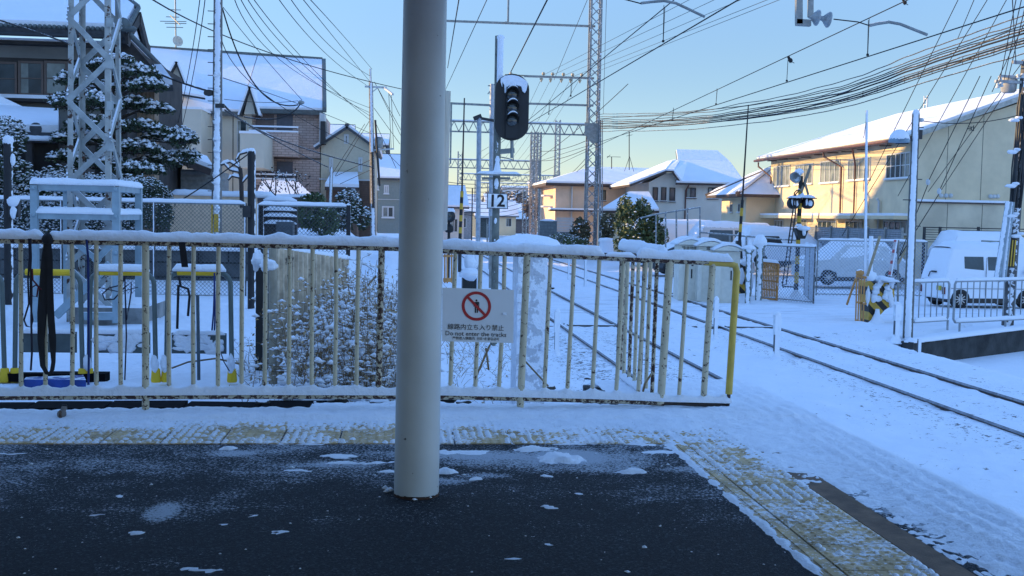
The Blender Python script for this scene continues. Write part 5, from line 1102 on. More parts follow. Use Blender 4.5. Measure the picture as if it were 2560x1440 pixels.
# --- marker posts with snow hoods
for px, yt, yb_, w_, lab, cap in ((1391, 772, 893, 11, 'snow-hooded white marker post left of the near rails', 1), (1940, 780, 897, 13, 'tall snow-hooded marker post between the platform and the far rail', 1), (1788, 742, 852, 9, 'marker post half hidden by the yellow fence end', 1), (2240, 755, 852, 12, 'snow-hooded marker post at the foot of the road pole', 1), (2297, 850, 884, 8, 'short white peg by the dark retaining wall', 0),
        (1421, 652, 702, 4, 'small far marker post, left of a pair between the tracks', 0), (1463, 652, 716, 6, 'small far marker post, right of a pair between the tracks', 0), (1742, 640, 690, 6, 'white post with round snow cap in front of the beige cabinets', 1)):
    p = atz(px, yb_, -1.08); Y = p.y; zt = atY(px, yt, Y).z; r = w_/2/F*Y; t = root('marker_post', p, lab, 'marker post', 'white marker posts by the tracks')
    zc = lerp(p.z, zt, .52 if cap else 1); m = MB(); m.bx(p.x-r, p.x+r, Y-r, Y+r, p.z-.1, zc+.02); m.build('post', mat('marker_grey', (.10, .11, .12), .7, side=(-.1, -1, .5, .4)), t)
    m = MB()
    if cap:
        hm = MB(); hm.bx(p.x-r*1.25, p.x+r*1.25, Y-r*1.3, Y+r*1.3, zc, zt-.06); hm.bx(p.x+r*.2, p.x+r*.7, Y-r*1.45, Y-r*1.3, lerp(zc, zt, .2), lerp(zc, zt, .4)); hm.build('hood', mat('hood_white', (.62, .66, .70), .6, side=(-.2, -1, .6, 1.0), snow=.6), t)
        m.blob((p.x, Y, zt-.06), r*1.4, r*1.45, .075, 0, 12, 6, .1, True); m.lathe((p.x, Y, p.z-.05), [(r*3.6, 0), (r*2.6, .05), (r*1.6, .12), (r*1.1, .2)], 12)
    else: m.blob((p.x, Y, zt), r*1.2, r*1.2, r*1.4)
    m.build('snow', SNOW, t)
# --- slim poles
def pole(label, pb, pt, r0, r1, mt, name='pole', cat='pole', grp=None, n=12, zb=None):
    t = root(name, pb, label, cat, grp); m = MB(); m.tube([pb, pb.lerp(pt, .5), pt], r0, n, r2=r1); m.build('pole', mt, t); return t
b_ = atz(22, 762, -.25); t_ = atY(20, 352, b_.y); p = pole('black square post with a snow cap at the far left', b_, t_, .085, .085, POLED, 'black_post', 'post', n=8)
m = MB(); m.blob(t_, .10, .10, .10, 0, 10, 6, .3); m.blob(t_+V((.10, -.05, -.35)), .05, .05, .12); m.build('snow', SNOW, p)
m = MB(); pp = atY(34, 530, b_.y-.1); m.bx(pp.x-.08, pp.x+.1, pp.y-.05, pp.y+.1, pp.z-.1, pp.z+.2); o = m.build('clamp', FRD, p); m = MB(); m.blob(pp+V((0, -.05, .2)), .12, .1, .10, 0, 8, 5, .4); m.blob(pp+V((.02, -.08, .0)), .06, .05, .12, 0, 8, 5, .4); m.build('snow', SNOW, o)
b_ = atz(629, 772, -.25); t_ = atY(629, 378, b_.y); p = pole('black square post topped with snow right of the steel frame', b_, t_, .075, .075, POLED, 'black_post', 'post', n=8)
m = MB(); m.blob(t_, .08, .08, .06, 0, 10, 6, .3); m.blob(t_+V((-.1, -.05, -1.15)), .05, .05, .08); m.build('snow', SNOW, p)
m = MB(); pp = atY(618, 530, b_.y-.1); m.bx(pp.x-.08, pp.x+.06, pp.y-.05, pp.y+.1, pp.z-.1, pp.z+.12); m.build('clamp', FRD, p)
b_ = atz(542, 640, .3); Yp = 30.5; b_ = V((atY(541, 600, Yp).x, Yp, -.2)); t_ = atY(545.5, -40, Yp); p = pole('tall concrete utility pole plastered with snow beside the apartment block', b_, t_, .145, .115, POLEG, 'utility_pole', 'utility pole', 'utility poles')
m = MB(); 
for i in range(15): q = atY(548, 30+i*32, Yp); m.bar(q+V((-.28, -.1, 0)), q+V((-.1, -.1, 0)), .02, .02); 
m.build('step_bolt', FRD, p); m = MB(); m.bx(atY(540, 300, Yp-.2).x, atY(562, 300, Yp-.2).x, Yp-.35, Yp-.2, atY(550, 272, Yp).z, atY(550, 262, Yp).z); m.blob(atY(522, 232, Yp), .14, .08, .09); m.bx(atY(512, 230, Yp).x, atY(532, 230, Yp).x, Yp-.1, Yp+.1, atY(520, 238, Yp).z, atY(520, 226, Yp).z); m.build('cable_clamp', FRD, p)
m = MB()
for i in range(12): m.blob(atY(540+R.uniform(-3, 3), 190+i*30+R.uniform(-8, 8), Yp-.13), R.uniform(.04, .10), .05, R.uniform(.04, .09), 0, 8, 5, .8)
m.build('snow', SNOW, p)
m = MB(); m.bar(atY(530, 500, Yp-.16), atY(530, 600, Yp-.16), .04, .04); q0, q1 = atY(536, 580, Yp-.17), atY(545, 535, Yp-.17); m.box(((q0.x+q1.x)/2, Yp-.17, (q0.z+q1.z)/2), (.12, .02, q1.z-q0.z)); m.build('guard_sleeve', AMB, p)
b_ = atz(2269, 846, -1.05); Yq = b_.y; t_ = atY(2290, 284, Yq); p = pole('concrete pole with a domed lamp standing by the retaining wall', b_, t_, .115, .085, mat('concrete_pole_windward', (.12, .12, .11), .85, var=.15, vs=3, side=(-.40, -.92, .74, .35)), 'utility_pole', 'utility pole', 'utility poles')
m = MB(); m.blob(t_, .09, .09, .10); m.build('snow', SNOW, p)
LG = mat('lamp_blue_grey', (.16, .24, .30), .5); m = MB(); c = atY(2248, 356, Yq-.1); rl = 27/F*Yq
m.lathe(c, [(rl, 0), (rl*.98, .05), (rl*.8, .15), (rl*.45, .235), (.02, .26)], 20); lm = m.build('lamp', LG, p); m = MB(); m.blob(c+V((0, 0, .06)), rl*.95, rl*.95, .24, 0, 16, 8, .05, True); m.build('snow', SNOW, lm)
m = MB(); m.bar(atY(2262, 345, Yq-.05), atY(2285, 345, Yq), .05, .08); m.bx(atY(2292, 330, Yq).x, atY(2304, 330, Yq).x, Yq-.05, Yq+.05, atY(2298, 348, Yq).z, atY(2298, 325, Yq).z); m.build('lamp_bracket', FRD, p)
m = MB()
for y in (318, 448, 500, 565): q = atY(2286-(y-318)*.03, y, Yq-.05); s__ = 1 if y in (318, 448, 565) else -1; m.bar(q, q+V((.22*s__, 0, 0)), .02, .02)
m.build('step_bolt', FRD, p); m = MB(); q = atY(2303, 300, Yq); m.blob(q, .07, .05, .05); m.build('insulator', FRW, p)
# slim grey raised barrier arm right + machine
bm = atz(2160, 805, -1.0); YM = bm.y
gr = root('barrier_machine', bm, 'black and yellow crossing barrier machine smothered in snow at the right', 'crossing barrier', 'crossing barrier machines')
m = MB(); a, b = atY(2172, 800, YM), atY(2236, 702, YM); m.prism([atY(x, y, YM) for x, y in ((2172, 812), (2180, 812), (2212, 775), (2236, 760), (2236, 702), (2172, 702))], (0, .6, 0)); m.build('case', mat('machine_stripe', (.55, .33, .04), .5, stripes=(3, .42, (.012, .012, .012), .5), snow=.8), gr)
m = MB(); m.blob(atY(2206, 703, YM+.15), .38, .4, .13, 0, 16, 8, .6, True); [m.blob(atY(R.uniform(2182, 2232), R.uniform(706, 760), YM-.04), R.uniform(.05, .11), .06, R.uniform(.06, .15), 0, 8, 6, .7) for _ in range(16)]; m.blob(atY(2170, 740, YM-.1), .06, .07, .26, 0, 10, 8, .6); m.lathe(atY(2192, 812, YM-.1), [(.28, 0), (.15, .12), (.07, .3), (.05, .42)], 10); m.build('snow', SNOW, gr)
m = MB(); m.tube([atY(2176, 700, YM-.1), atY(2178, 590, YM-.1)], .055, 10); m.blob(atY(2176, 690, YM-.1), .16, .16, .14, 0, 10, 6, .3); m.build('snowy_stub', mat('snowy_stub', (.5, .54, .6), .7, side=(0, -1, .0, .5)), gr)
m = MB(); m.tube([atY(2163, 700, YM), atY(2165, 480, YM), atY(2167, 276, YM)], .042, 10, r2=.03); m.build('raised_arm', mat('arm_grey', (.42, .46, .50), .5, side=(0, -1, .3, .5)), gr)
m = MB(); m.tube([atY(2165, 305, YM-.03), atY(2160, 340, YM-.05), atY(2158, 345, YM-.05)], .008, 5); m.tube([atY(2162, 420, YM-.03), atY(2158, 480, YM-.05)], .008, 5); m.build('cable', FRD, gr)
sl = root('slatted_guard', atY(2150, 815, YM), 'narrow orange slatted guard leaning beside the right barrier machine', 'guard panel', 'orange slatted guards')
for i, x in enumerate((2141, 2147, 2153, 2160)): m = MB(); m.bar(atY(x-2, 805, YM-.1-i*.02), atY(x+1, 690, YM-.1-i*.02), .03, .03); m.build('slat', ORG, sl)
m = MB(); m.bar(atY(2138, 800, YM-.14), atY(2166, 812, YM-.14), .04, .06); m.bar(atY(2140, 690, YM-.14), atY(2166, 694, YM-.14), .04, .06); m.bar(atY(2140, 755, YM-.14), atY(2166, 760, YM-.14), .03, .05); m.build('rail', ORG, sl)
m = MB(); m.bar(atY(2117, 762, YM+.4), atY(2140, 695, YM+.1), .03, .05); m.blob(atY(2150, 682, YM-.1), .12, .1, .1); m.build('stay', ORG, sl)
wp = root('warning_post', atY(2196, 780, YM+3), 'leaning red and white warning board bound in snow near the road pole', 'sign'); m = MB(); m.bar(atY(2225, 690, YM+1), atY(2240, 600, YM+1), .04, .16); m.build('board', mat('red_white_board', (.55, .5, .5), .6, stripes=(2, .3, (.4, .05, .05), .7), side=(0, -1, .7, 1.2)), wp); m = MB(); m.tube([atY(2244, 800, YM+1), atY(2246, 600, YM+1)], .03, 8); m.build('post', GALV, wp)
# left raised striped barrier arm with its machine and orange guard
def striped(par, a, b, r, n, name='arm', start=0, mts=(STR, AMB)):
    for i in range(n): m = MB(); m.tube([a.lerp(b, i/n), a.lerp(b, (i+1)/n)], r, 8); m.build(name, mts[(i+start) % 2], par)
bm2 = atz(1862, 742, -1.0); YN = bm2.y
g2 = root('barrier_machine', bm2, 'crossing barrier machine half buried in snow behind the yellow fence end', 'crossing barrier', 'crossing barrier machines')
m = MB(); m.bx(atY(1847, 700, YN).x, atY(1880, 700, YN).x, YN, YN+.7, -1.0, atY(1860, 655, YN).z); m.build('case', MATS['machine_stripe'], g2); m = MB(); m.blob(atY(1862, 655, YN+.2), .32, .4, .18, 0, 12, 8, .2); m.blob(atY(1853, 690, YN-.02), .12, .08, .3, 0, 10, 6, .3); m.blob(atY(1878, 700, YN-.05), .10, .08, .3, 0, 10, 6, .3); m.blob(atY(1860, 742, YN-.1), .4, .2, .12); m.build('snow', SNOW, g2)
a, b = atY(1849, 600, YN), atY(1856, 500, YN); striped(g2, a, b, .055, 5, 'arm_sleeve', 0); m = MB(); m.tube([b, atY(1871, 262, YN)], .035, 8, r2=.02); m.build('arm', STR, g2); m = MB(); m.tube([atY(1853, 645, YN), a], .06, 8); m.bx(*[atY(x, 610, YN).x for x in (1841, 1848)], YN-.1, YN+.1, atY(1845, 626, YN).z, atY(1845, 602, YN).z); m.build('arm_socket', FRD, g2)
s2 = root('slatted_guard', atz(1920, 750, -1), 'wide orange slatted guard panel with a snowy lower half by the crossing', 'guard panel', 'orange slatted guards'); YO = atz(1920, 750, -1).y
for i in range(10): x = 1905+i*4.1; m = MB(); m.bar(atY(x-2, 742, YO), atY(x+1, 655, YO), .035, .03); m.build('slat', ORG, s2)
m = MB()
for y in (656, 700, 722, 745): m.bar(atY(1901-(y-655)*.03, y, YO+.03), atY(1946-(y-655)*.04, y+4, YO+.03), .04, .05)
m.bar(atY(1901, 655, YO), atY(1898, 748, YO), .06, .06); m.bar(atY(1946, 660, YO), atY(1941, 752, YO), .06, .08); o = m.build('frame', ORG, s2); m = MB(); m.ridge(atY(1900, 652, YO), atY(1947, 657, YO), .12, .09, seed=2); m.build('snow', SNOW, o)
# small white notice by it
nb = root('notice_sign', atY(1875, 740, YN-.6), 'small white notice board with tiny vertical text beside the orange slatted guard', 'sign'); Yv = YN-.6; a, b = atY(1867, 683, Yv), atY(1888, 655, Yv); m = MB(); m.bx(a.x, b.x, Yv, Yv+.02, a.z, b.z); m.build('board', SW, nb)
m = MB(); m.tube([atY(1874, 742, Yv+.05), atY(1877, 650, Yv+.05)], .05, 8); m.build('post', GALS, nb)
for i, (tx, mt_) in enumerate((('踏切内で', RED), ('とじこめ', INK), ('られたら', INK), ('押す', INK))):
    text('\n'.join(tx), .05, (b.x-.06-i*.07, Yv-.003, b.z-.07), (1, 0, 0), (0, 0, 1), mt_, nb, th=.001)
# crossing X-sign mast
bx_ = atz(1994, 745, -1.0); YX = bx_.y
xg = root('crossing_signal', bx_, 'black and yellow striped level crossing mast with horn, crossbuck and snowy lamp box', 'crossing signal')
def xx(px, py, d=0): return atY(px, py, YX+d)
for i, (y0, y1, mt_) in enumerate(((745, 708, STR), (708, 680, AMB), (680, 660, STR), (660, 640, AMB), (640, 615, STR), (615, 600, AMB), (600, 556, STR), (556, 540, AMB), (540, 522, STR), (522, 508, AMB), (508, 490, STR), (490, 472, AMB), (472, 440, STR))):
    m = MB(); m.tube([xx(1989+(745-y0)*.045, y0), xx(1989+(745-y1)*.045, y1)], .075, 10); m.build('pole_band', mt_, xg)
hn = MB(); a = xx(1999, 436); d = (xx(1976, 452, -.5)-a).normalized(); hn.lathe(a, [(.06, -.04), (.07, .08), (.16, .28), (.20, .36), (.195, .365), (.15, .28), (.05, .1)], 16, ax=d); ho = hn.build('horn', mat('horn_grey', (.35, .37, .36), .5, snow=.5), xg)
m = MB(); m.blob(a+V((-.02, 0, .10)), .16, .14, .10, 0, 10, 6, .3); m.build('snow', SNOW, ho)
for p, q in (((2003, 480), (2027, 414)), ((2011, 452), (2021, 488))):
    m = MB(); m.bar(xx(p[0], p[1], -.1), xx(q[0], q[1], .25), .02, .14); m.build('crossbuck_board', mat('board_grey', (.16, .14, .11), .7, var=.3), xg)
for cx_, lab in ((1983, -.1), (2018, .1)):
    m = MB(); c = xx(cx_, 508); r_ = 15/F*YX; m.lathe(c+V((0, .1, 0)), [(r_, 0), (r_, .25), (r_*.7, .28), (0, .28)], 14, ax=(0, -1, 0)); m.bx(c.x-r_*1.05, c.x+r_*1.05, YX-.35, YX+.1, c.z+r_*.75, c.z+r_*.9); lb = m.build('lamp_unit', BLKP, xg)
    m = MB(); m.blob((c.x, YX-.12, c.z+r_*.9), r_*1.15, .26, .10, 0, 12, 6, .2, True); m.blob((c.x+.03, YX-.22, c.z), .08, .04, .10, 0, 8, 5, .5); m.blob((c.x-.1, YX-.22, c.z+.05), .04, .03, .12, 0, 8, 5, .5); m.build('snow', SNOW, lb)
m = MB(); m.lathe(xx(2003, 494), [(.25, 0), (.1, .1), (.03, .24)], 10); m.lathe(xx(1997, 566), [(.14, 0), (.08, .08), (.02, .16)], 10); m.lathe(xx(1999, 475), [(.07, 0), (.02, .12)], 8); m.lathe(xx(1989, 752), [(.5, 0), (.25, .12), (.09, .38)], 12); m.build('snow', SNOW, xg)
m = MB(); p0 = [xx(x, y, -.15) for x, y in ((1989, 570), (2023, 572), (2013, 597), (1998, 597))]; m.prism(p0, (0, .3, 0)); vb = m.build('approach_indicator', BLKP, xg); m = MB(); m.blob(xx(2008, 571, -.1), .24, .22, .09, 0, 12, 6, .2); m.blob(xx(2010, 580, -.2), .06, .04, .12, 0, 8, 5, .4); m.build('snow', SNOW, vb)
m = MB(); L0, L1 = xx(1956, 712, -.3), xx(1983, 520, -.3); w_ = V((.22, 0, 0))
m.tube([L0+V((.05, 0, -.1)), L0, L1, xx(1986, 482, -.3), xx(1992, 476, -.2), xx(2000, 475)], .022, 6); m.tube([xx(1962, 712, -.3)+w_*.2, L1+w_*.45, xx(1989, 486, -.3), xx(1996, 478, -.2)], .022, 6)
for i in range(12): a = L0.lerp(L1, i/11); m.bar(a, a+w_*.42, .03, .03)
m.tube([xx(1955, 705, -.3), xx(1957, 716, -.3), xx(1990, 718)], .025, 6); m.build('ladder', STR, xg)
# --- equipment cabinets
CAB = mat('cabinet_cream', (.70, .66, .56), .6, var=.06, snow=.7)
for i, (xl, xm, xr_, yt, yb_, lab, tx) in enumerate(((1694, 1708, 1752, 600, 745, 'cream trackside cabinet with small black characters, leftmost of three', '障害物検知'), (1742, 1756, 1806, 604, 740, 'cream trackside cabinet with rounded snow lid, middle of three', '踏切器'), (1786, 1803, 1851, 615, 738, 'cream trackside cabinet with a curled snow edge, rightmost of three', ''))):
    Y = 35.6-i*.35; p = atY(xl, yb_, Y); q = atY(xr_, yt+14, Y); s = root('equipment_cabinet', ((p.x+q.x)/2, Y, -1), lab, 'cabinet', 'cream trackside cabinets'); m = MB()
    m.bx(p.x+.02, q.x, Y, Y+.7, -1.05, q.z); xm_ = atY(xm, 600, Y).x; m.bx(p.x, xm_, Y-.06, Y, -1.0, q.z-.08); m.build('case', CAB, s)
    m = MB(); vs = []; k = 12
    for j in range(k+1):
        a = math.pi*j/k; vs.append(V((lerp(q.x+.1, p.x-.1, j/k), Y-.14, q.z+.02+.16*math.sin(a))))
    m.prism(vs, (0, .9, 0)); m.build('lid', CAB, s); m = MB(); m.prism([v+V((0, -.03, .02)) for v in vs]+[v+V((0, -.03, .12-.05*abs(j-6)/6)) for j, v in reversed(list(enumerate(vs)))], (0, .98, 0)); o = m.build('snow', SNOW, s)
    m = MB(); m.bx(q.x-.3, q.x-.26, Y-.02, Y, -.3, .0); m.bx(xm_+.3, xm_+.36, Y-.02, Y, .1, .14); m.build('latch', FRD, s)
    if tx: text(tx, .13, ((xm_+q.x)/2, Y-.008, atY(1720, 624, Y).z), (1, 0, 0), (0, 0, 1), INK, s)
# mushroom-capped posts & snowy barrel
for px, py, yb_, w_, lab in ((1778, 604, 632, 9, 'small capped vent post on the middle cabinet'), (1798, 590, 0, 0, '')):
    pass
for px, pt, pb_, w_, Y, lab in ((1869, 612, 745, 20, 34.5, 'round green-grey relay case with wide snow lid near the mesh enclosure'), (1896, 600, 740, 24, 35.5, 'squat relay case buried under a big snow bun left of the mesh enclosure')):
    c = atY(px, pb_, Y); zt = atY(px, pt+10, Y).z; r = w_/2/F*Y; s = root('relay_case', c, lab, 'relay case', 'relay cases by the crossing'); m = MB(); m.lathe((c.x, Y, -1.05), [(r*.7, 0), (r*.75, zt+1.0-.1), (r*1.3, zt+1.05-.05), (r*1.3, zt+1.05)], 14); m.build('case', mat('case_green', (.14, .17, .14), .6, side=(-.3, -1, .75, 1.5)), s); m = MB(); m.blob((c.x, Y, zt), r*1.6, r*1.5, .13 if w_ < 22 else .3, 0, 14, 8, .2, True); m.lathe((c.x+.02, Y, zt+.08), [(r*.6, 0), (.03, .22)], 8); m.build('snow', SNOW, s)
Yb2 = 66.; c = atY(1515, 640, Yb2); s = root('snowy_drum', c, 'white snow-topped drum at the foot of the trackside mast', 'drum'); m = MB(); r = .44; zt = atY(1515, 604, Yb2).z; m.lathe((c.x, Yb2, -1.1), [(r, 0), (r, zt+1.1)], 18); m.build('drum', mat('drum_white', (.5, .54, .6), .7, side=(0, -1, .2, .5)), s); m = MB(); m.lathe((c.x, Yb2, zt), [(r*1.1, 0), (r*1.12, .1), (r*.9, .2), (.02, .24)], 18); m.build('snow', SNOW, s)
# left side of the crossing seen right of the pillar
YL = 33.; s = root('slatted_guard', atY(1122, 715, YL), 'orange guard panel just right of the big pillar', 'guard panel', 'orange slatted guards')
for x in (1112, 1118, 1129): m = MB(); m.bar(atY(x, 708, YL), atY(x, 635, YL), .045, .045); m.build('slat', ORG, s)
m = MB(); m.bar(atY(1108, 640, YL), atY(1133, 640, YL), .05, .06); m.bar(atY(1108, 700, YL), atY(1133, 700, YL), .05, .12); m.build('rail', ORG, s)
g3 = root('barrier_machine', atY(1165, 720, YL+1), 'crossing barrier machine heaped with snow between the pillar and the signal post', 'crossing barrier', 'crossing barrier machines')
Y3 = YL+1; m = MB(); m.bx(atY(1157, 700, Y3).x, atY(1192, 700, Y3).x, Y3, Y3+.6, -1.05, atY(1170, 675, Y3).z); m.build('case', STR, g3); m = MB(); m.blob(atY(1174, 685, Y3), .30, .4, .20, 0, 12, 8, .3); m.blob(atY(1178, 655, Y3+.2), .22, .2, .25, 0, 12, 8, .3); m.blob(atY(1190, 650, Y3+.2), .1, .15, .28, 0, 12, 8, .3); m.build('snow', SNOW, g3)
ar = [atY(1148, 690, Y3), atY(1150, 575, Y3)]; striped(g3, atY(1150, 598, Y3), atY(1155, 478, Y3), .05, 8, 'arm_sleeve'); m = MB(); m.tube([atY(1155, 478, Y3), atY(1161, 245, Y3)], .028, 8, r2=.02); m.build('arm', mat('arm_brown', (.06, .04, .035), .7), g3); m = MB(); m.tube([atY(1149, 680, Y3), atY(1150, 598, Y3)], .055, 8); m.build('arm_socket', FRD, g3)
Yl = 46.; c = atY(1123, 541, Yl); s = root('crossing_lamp', c, 'round crossing lamp with a snow crest peeping out behind the pillar', 'crossing signal'); m = MB(); m.lathe(c, [(.26, 0), (.26, .1), (.12, .2), (0, .2)], 16, ax=(-.2, -1, 0)); m.build('lamp', BLKP, s); m = MB(); m.lathe(c+V((-.04, -.2, 0)), [(.15, 0), (0, .03)], 14, ax=(-.2, -1, 0)); m.build('lens', LNS, s); m = MB(); m.ridge(c+V((-.24, 0, .2)), c+V((.24, 0, .2)), .3, .14); m.build('snow', SNOW, s); m = MB(); m.tube([c, V((c.x, Yl, -1.1))], .06, 8); m.blob(c+V((0, 0, -.5)), .2, .15, .2, 0, 10, 6, .3); m.build('post', STR, s)
for px, yt, yb_, Y, lab in ((1195, 295, 600, 52, 'pale square post left of the signal with a short arm'), (1227, 210, 600, 56, 'tall pale mast directly left of the signal post'), (1178, 470, 640, 48, 'thin dark rod rising from the snow between pillar and signal')):
    a, b = atY(px, yb_+30, Y), atY(px+3, yt, Y); a.z = -1.1; p = root('slim_post', a, lab, 'post'); r = .11 if px != 1178 else .025; m = MB(); m.tube([a, b], r, 8); m.build('post', mat('pale_post', (.38, .42, .46), .6, metal=.2) if px != 1178 else FRD, p)
    m = MB()
    if px == 1195: m.bar(b, b+V((1.3, 0, -.2)), .12, .12); m.bar(b+V((-.25, 0, -.05)), b+V((.1, 0, .1)), .2, .2); m.build('arm', FRD, p)
    if px == 1227: m.bar(b+V((-.2, 0, -.1)), b+V((.2, 0, 0)), .05, .05); m.bar(b+V((-.2, 0, -.5)), b+V((-.05, 0, -.3)), .05, .05); m.bar(b+V((0, 0, -1.05)), b+V((-2.6, 0, -1)), .1, .1); m.bar(b+V((-2.0, 0, -1)), b+V((-2.0, 0, -4)), .08, .08); m.build('arm', GALV, p)
# --- gantries
def lat_mast(par, x, Y, z1, wd, label=None, z0=-1.15, nm='mast'):
    m = MB(); h = wd/2
    for sx_ in (-1, 1):
        for sy_ in (-1, 1): m.bar((x+sx_*h, Y+sy_*h, z0), (x+sx_*h, Y+sy_*h, z1), .12, .12)
    z = z0+.2; st_ = wd*1.0
    while z+st_ < z1:
        m.bar((x-h, Y-h, z), (x+h, Y-h, z+st_), .05, .06); m.bar((x+h, Y-h-.02, z), (x-h, Y-h-.02, z+st_), .05, .06)
        m.bar((x-h, Y+h, z), (x-h, Y-h, z+st_), .045, .03); m.bar((x+h, Y-h, z), (x+h, Y+h, z+st_), .045, .03); z += st_
    return m.build(nm, GALS, par)
def truss(par, xa, xb, Y, z0, z1, zslope=0):
    m = MB()
    for z in (z0, z1): m.bar((xa, Y, z), (xb, Y, z), .10, .09)
    n = max(3, int((xb-xa)/((z1-z0)*.95)))
    for i in range(n):
        a, b = lerp(xa, xb, i/n), lerp(xa, xb, (i+1)/n); mm = (a+b)/2; m.bar((a, Y-.03, z0), (mm, Y-.03, z1), .05, .05); m.bar((mm, Y-.03, z1), (b, Y-.03, z0), .05, .05)
    o = m.build('beam', GALV, par); m = MB()
    for z in (z1+.05,): m.bx(xa, xb, Y-.06, Y+.06, z, z+.06)
    m.build('snow', SNOW, o); return o
GT = []
def gantry(label, Z_, pl_, pr_, ybt, ybb, ytop, wd, sub=1, yr=None):
    p = P(pr_, ybt, Z_); Y = p.y; q = atY(pl_, ybt, Y); z1, z0 = atY(pr_, ybt, Y).z, atY(pr_, ybb, Y).z; t = root('gantry', (p.x, Y, -1.1), label, 'overhead line gantry', 'overhead line gantries')
    lat_mast(t, p.x, Y, atY(pr_, ytop, Y).z, wd); lat_mast(t, q.x, Y, atY(pl_, ytop+30, Y).z if sub else z1+2.5, wd); truss(t, q.x, p.x, Y, z0, z1)
    m = MB(); m.prism([(p.x-wd*.9, Y-wd*.6, z1+.1), (p.x+wd*.6, Y-wd*.6, z1+.1), (p.x+wd*.6, Y-wd*.6, z0-.5), (p.x-wd*.2, Y-wd*.6, z0-.5), (p.x-wd*.9, Y-wd*.6, z0)], (0, .05, 0)); m.build('knee_plate', GALV, t)
    m = MB()
    for dx in (.0,): m.lathe((p.x, Y, -1.2), [(wd*1.1, 0), (wd*.9, .25), (wd*.5, .5)], 10)
    m.build('snow', SNOW, t); GT.append((t, q.x, p.x, Y, z0, z1)); return t, q.x, p.x, Y, z0, z1
g1, xa, xb, Y1, z0, z1 = gantry('nearest overhead line gantry with tall lattice mast right of the signal', 69.5, 1050, 1482, 313, 338, -40, .62)
for py, xs_ in ((62, 1050), (192, 1310), (260, 1310)):
    z = atY(1488, py+4, Y1).z; m = MB(); m.bar((atY(xs_, py, Y1).x, Y1, z), (xb, Y1, z), .14, .12); m.build('cross_bar', GALV, g1)
m = MB(); q = atY(1270, 57, Y1); m.bar(q, q+V((0, 0, 2)), .11, .11); m.bar(q, q+V((-.2, 0, 0)), .3, .1); m.build('riser', GALV, g1)
m = MB(); m.bar(atY(1500, 300, Y1-.5), atY(1500, 610, Y1-.5), .14, .14); m.bar(atY(1506, 300, Y1-.5), atY(1506, 600, Y1-.5), .05, .05); m.build('cable_riser', GALS, g1)
INS = mat('insulator_glass', (.40, .33, .22), .3, var=.3); z = atY(1488, 196, Y1).z
for px in (1358, 1381, 1408, 1431, 1454): q = atY(px, 190, Y1); m = MB(); m.blob((q.x, Y1-.1, z+.17), .11, .11, .11); m.lathe((q.x-.12, Y1-.1, z-.35), [(.02, 0), (.12, .22), (.04, .26)], 8); m.build('insulator', INS, g1)
m = MB(); q = atY(1252, 188, Y1); m.blob(atY(1277, 186, Y1), .12, .12, .15); m.bar(atY(1262, 187, Y1), atY(1330, 190, Y1), .08, .08); m.build('insulator', INS, g1)
gantry('second overhead line gantry, its beam just under the signal head', 98, 1048, 1343, 404, 424, 330, .55); gantry('third overhead line gantry farther along the curve', 128, 1150, 1392, 440, 455, 300, .5, 0)
gantry('fourth overhead line gantry behind the number plate', 165, 1192, 1335, 460, 472, 420, .5); gantry('fifth and farthest overhead line gantry on the curve', 205, 1222, 1395, 480, 490, 430, .5)
gantry('distant gantry with a wide beam behind the peach house', 250, 1255, 1360, 497, 504, 440, .5)
for px, yt, Z_, lab in ((1333, 330, 90, 'lattice mast standing alone just right of the signal post'), (1312, 470, 150, 'short lattice mast low beside the number plate')):
    p = P(px, 500, Z_); t = root('lattice_mast', (p.x, p.y, -1.1), lab, 'mast'); lat_mast(t, p.x, p.y, atY(px, yt, p.y).z, .5, nm='lattice')
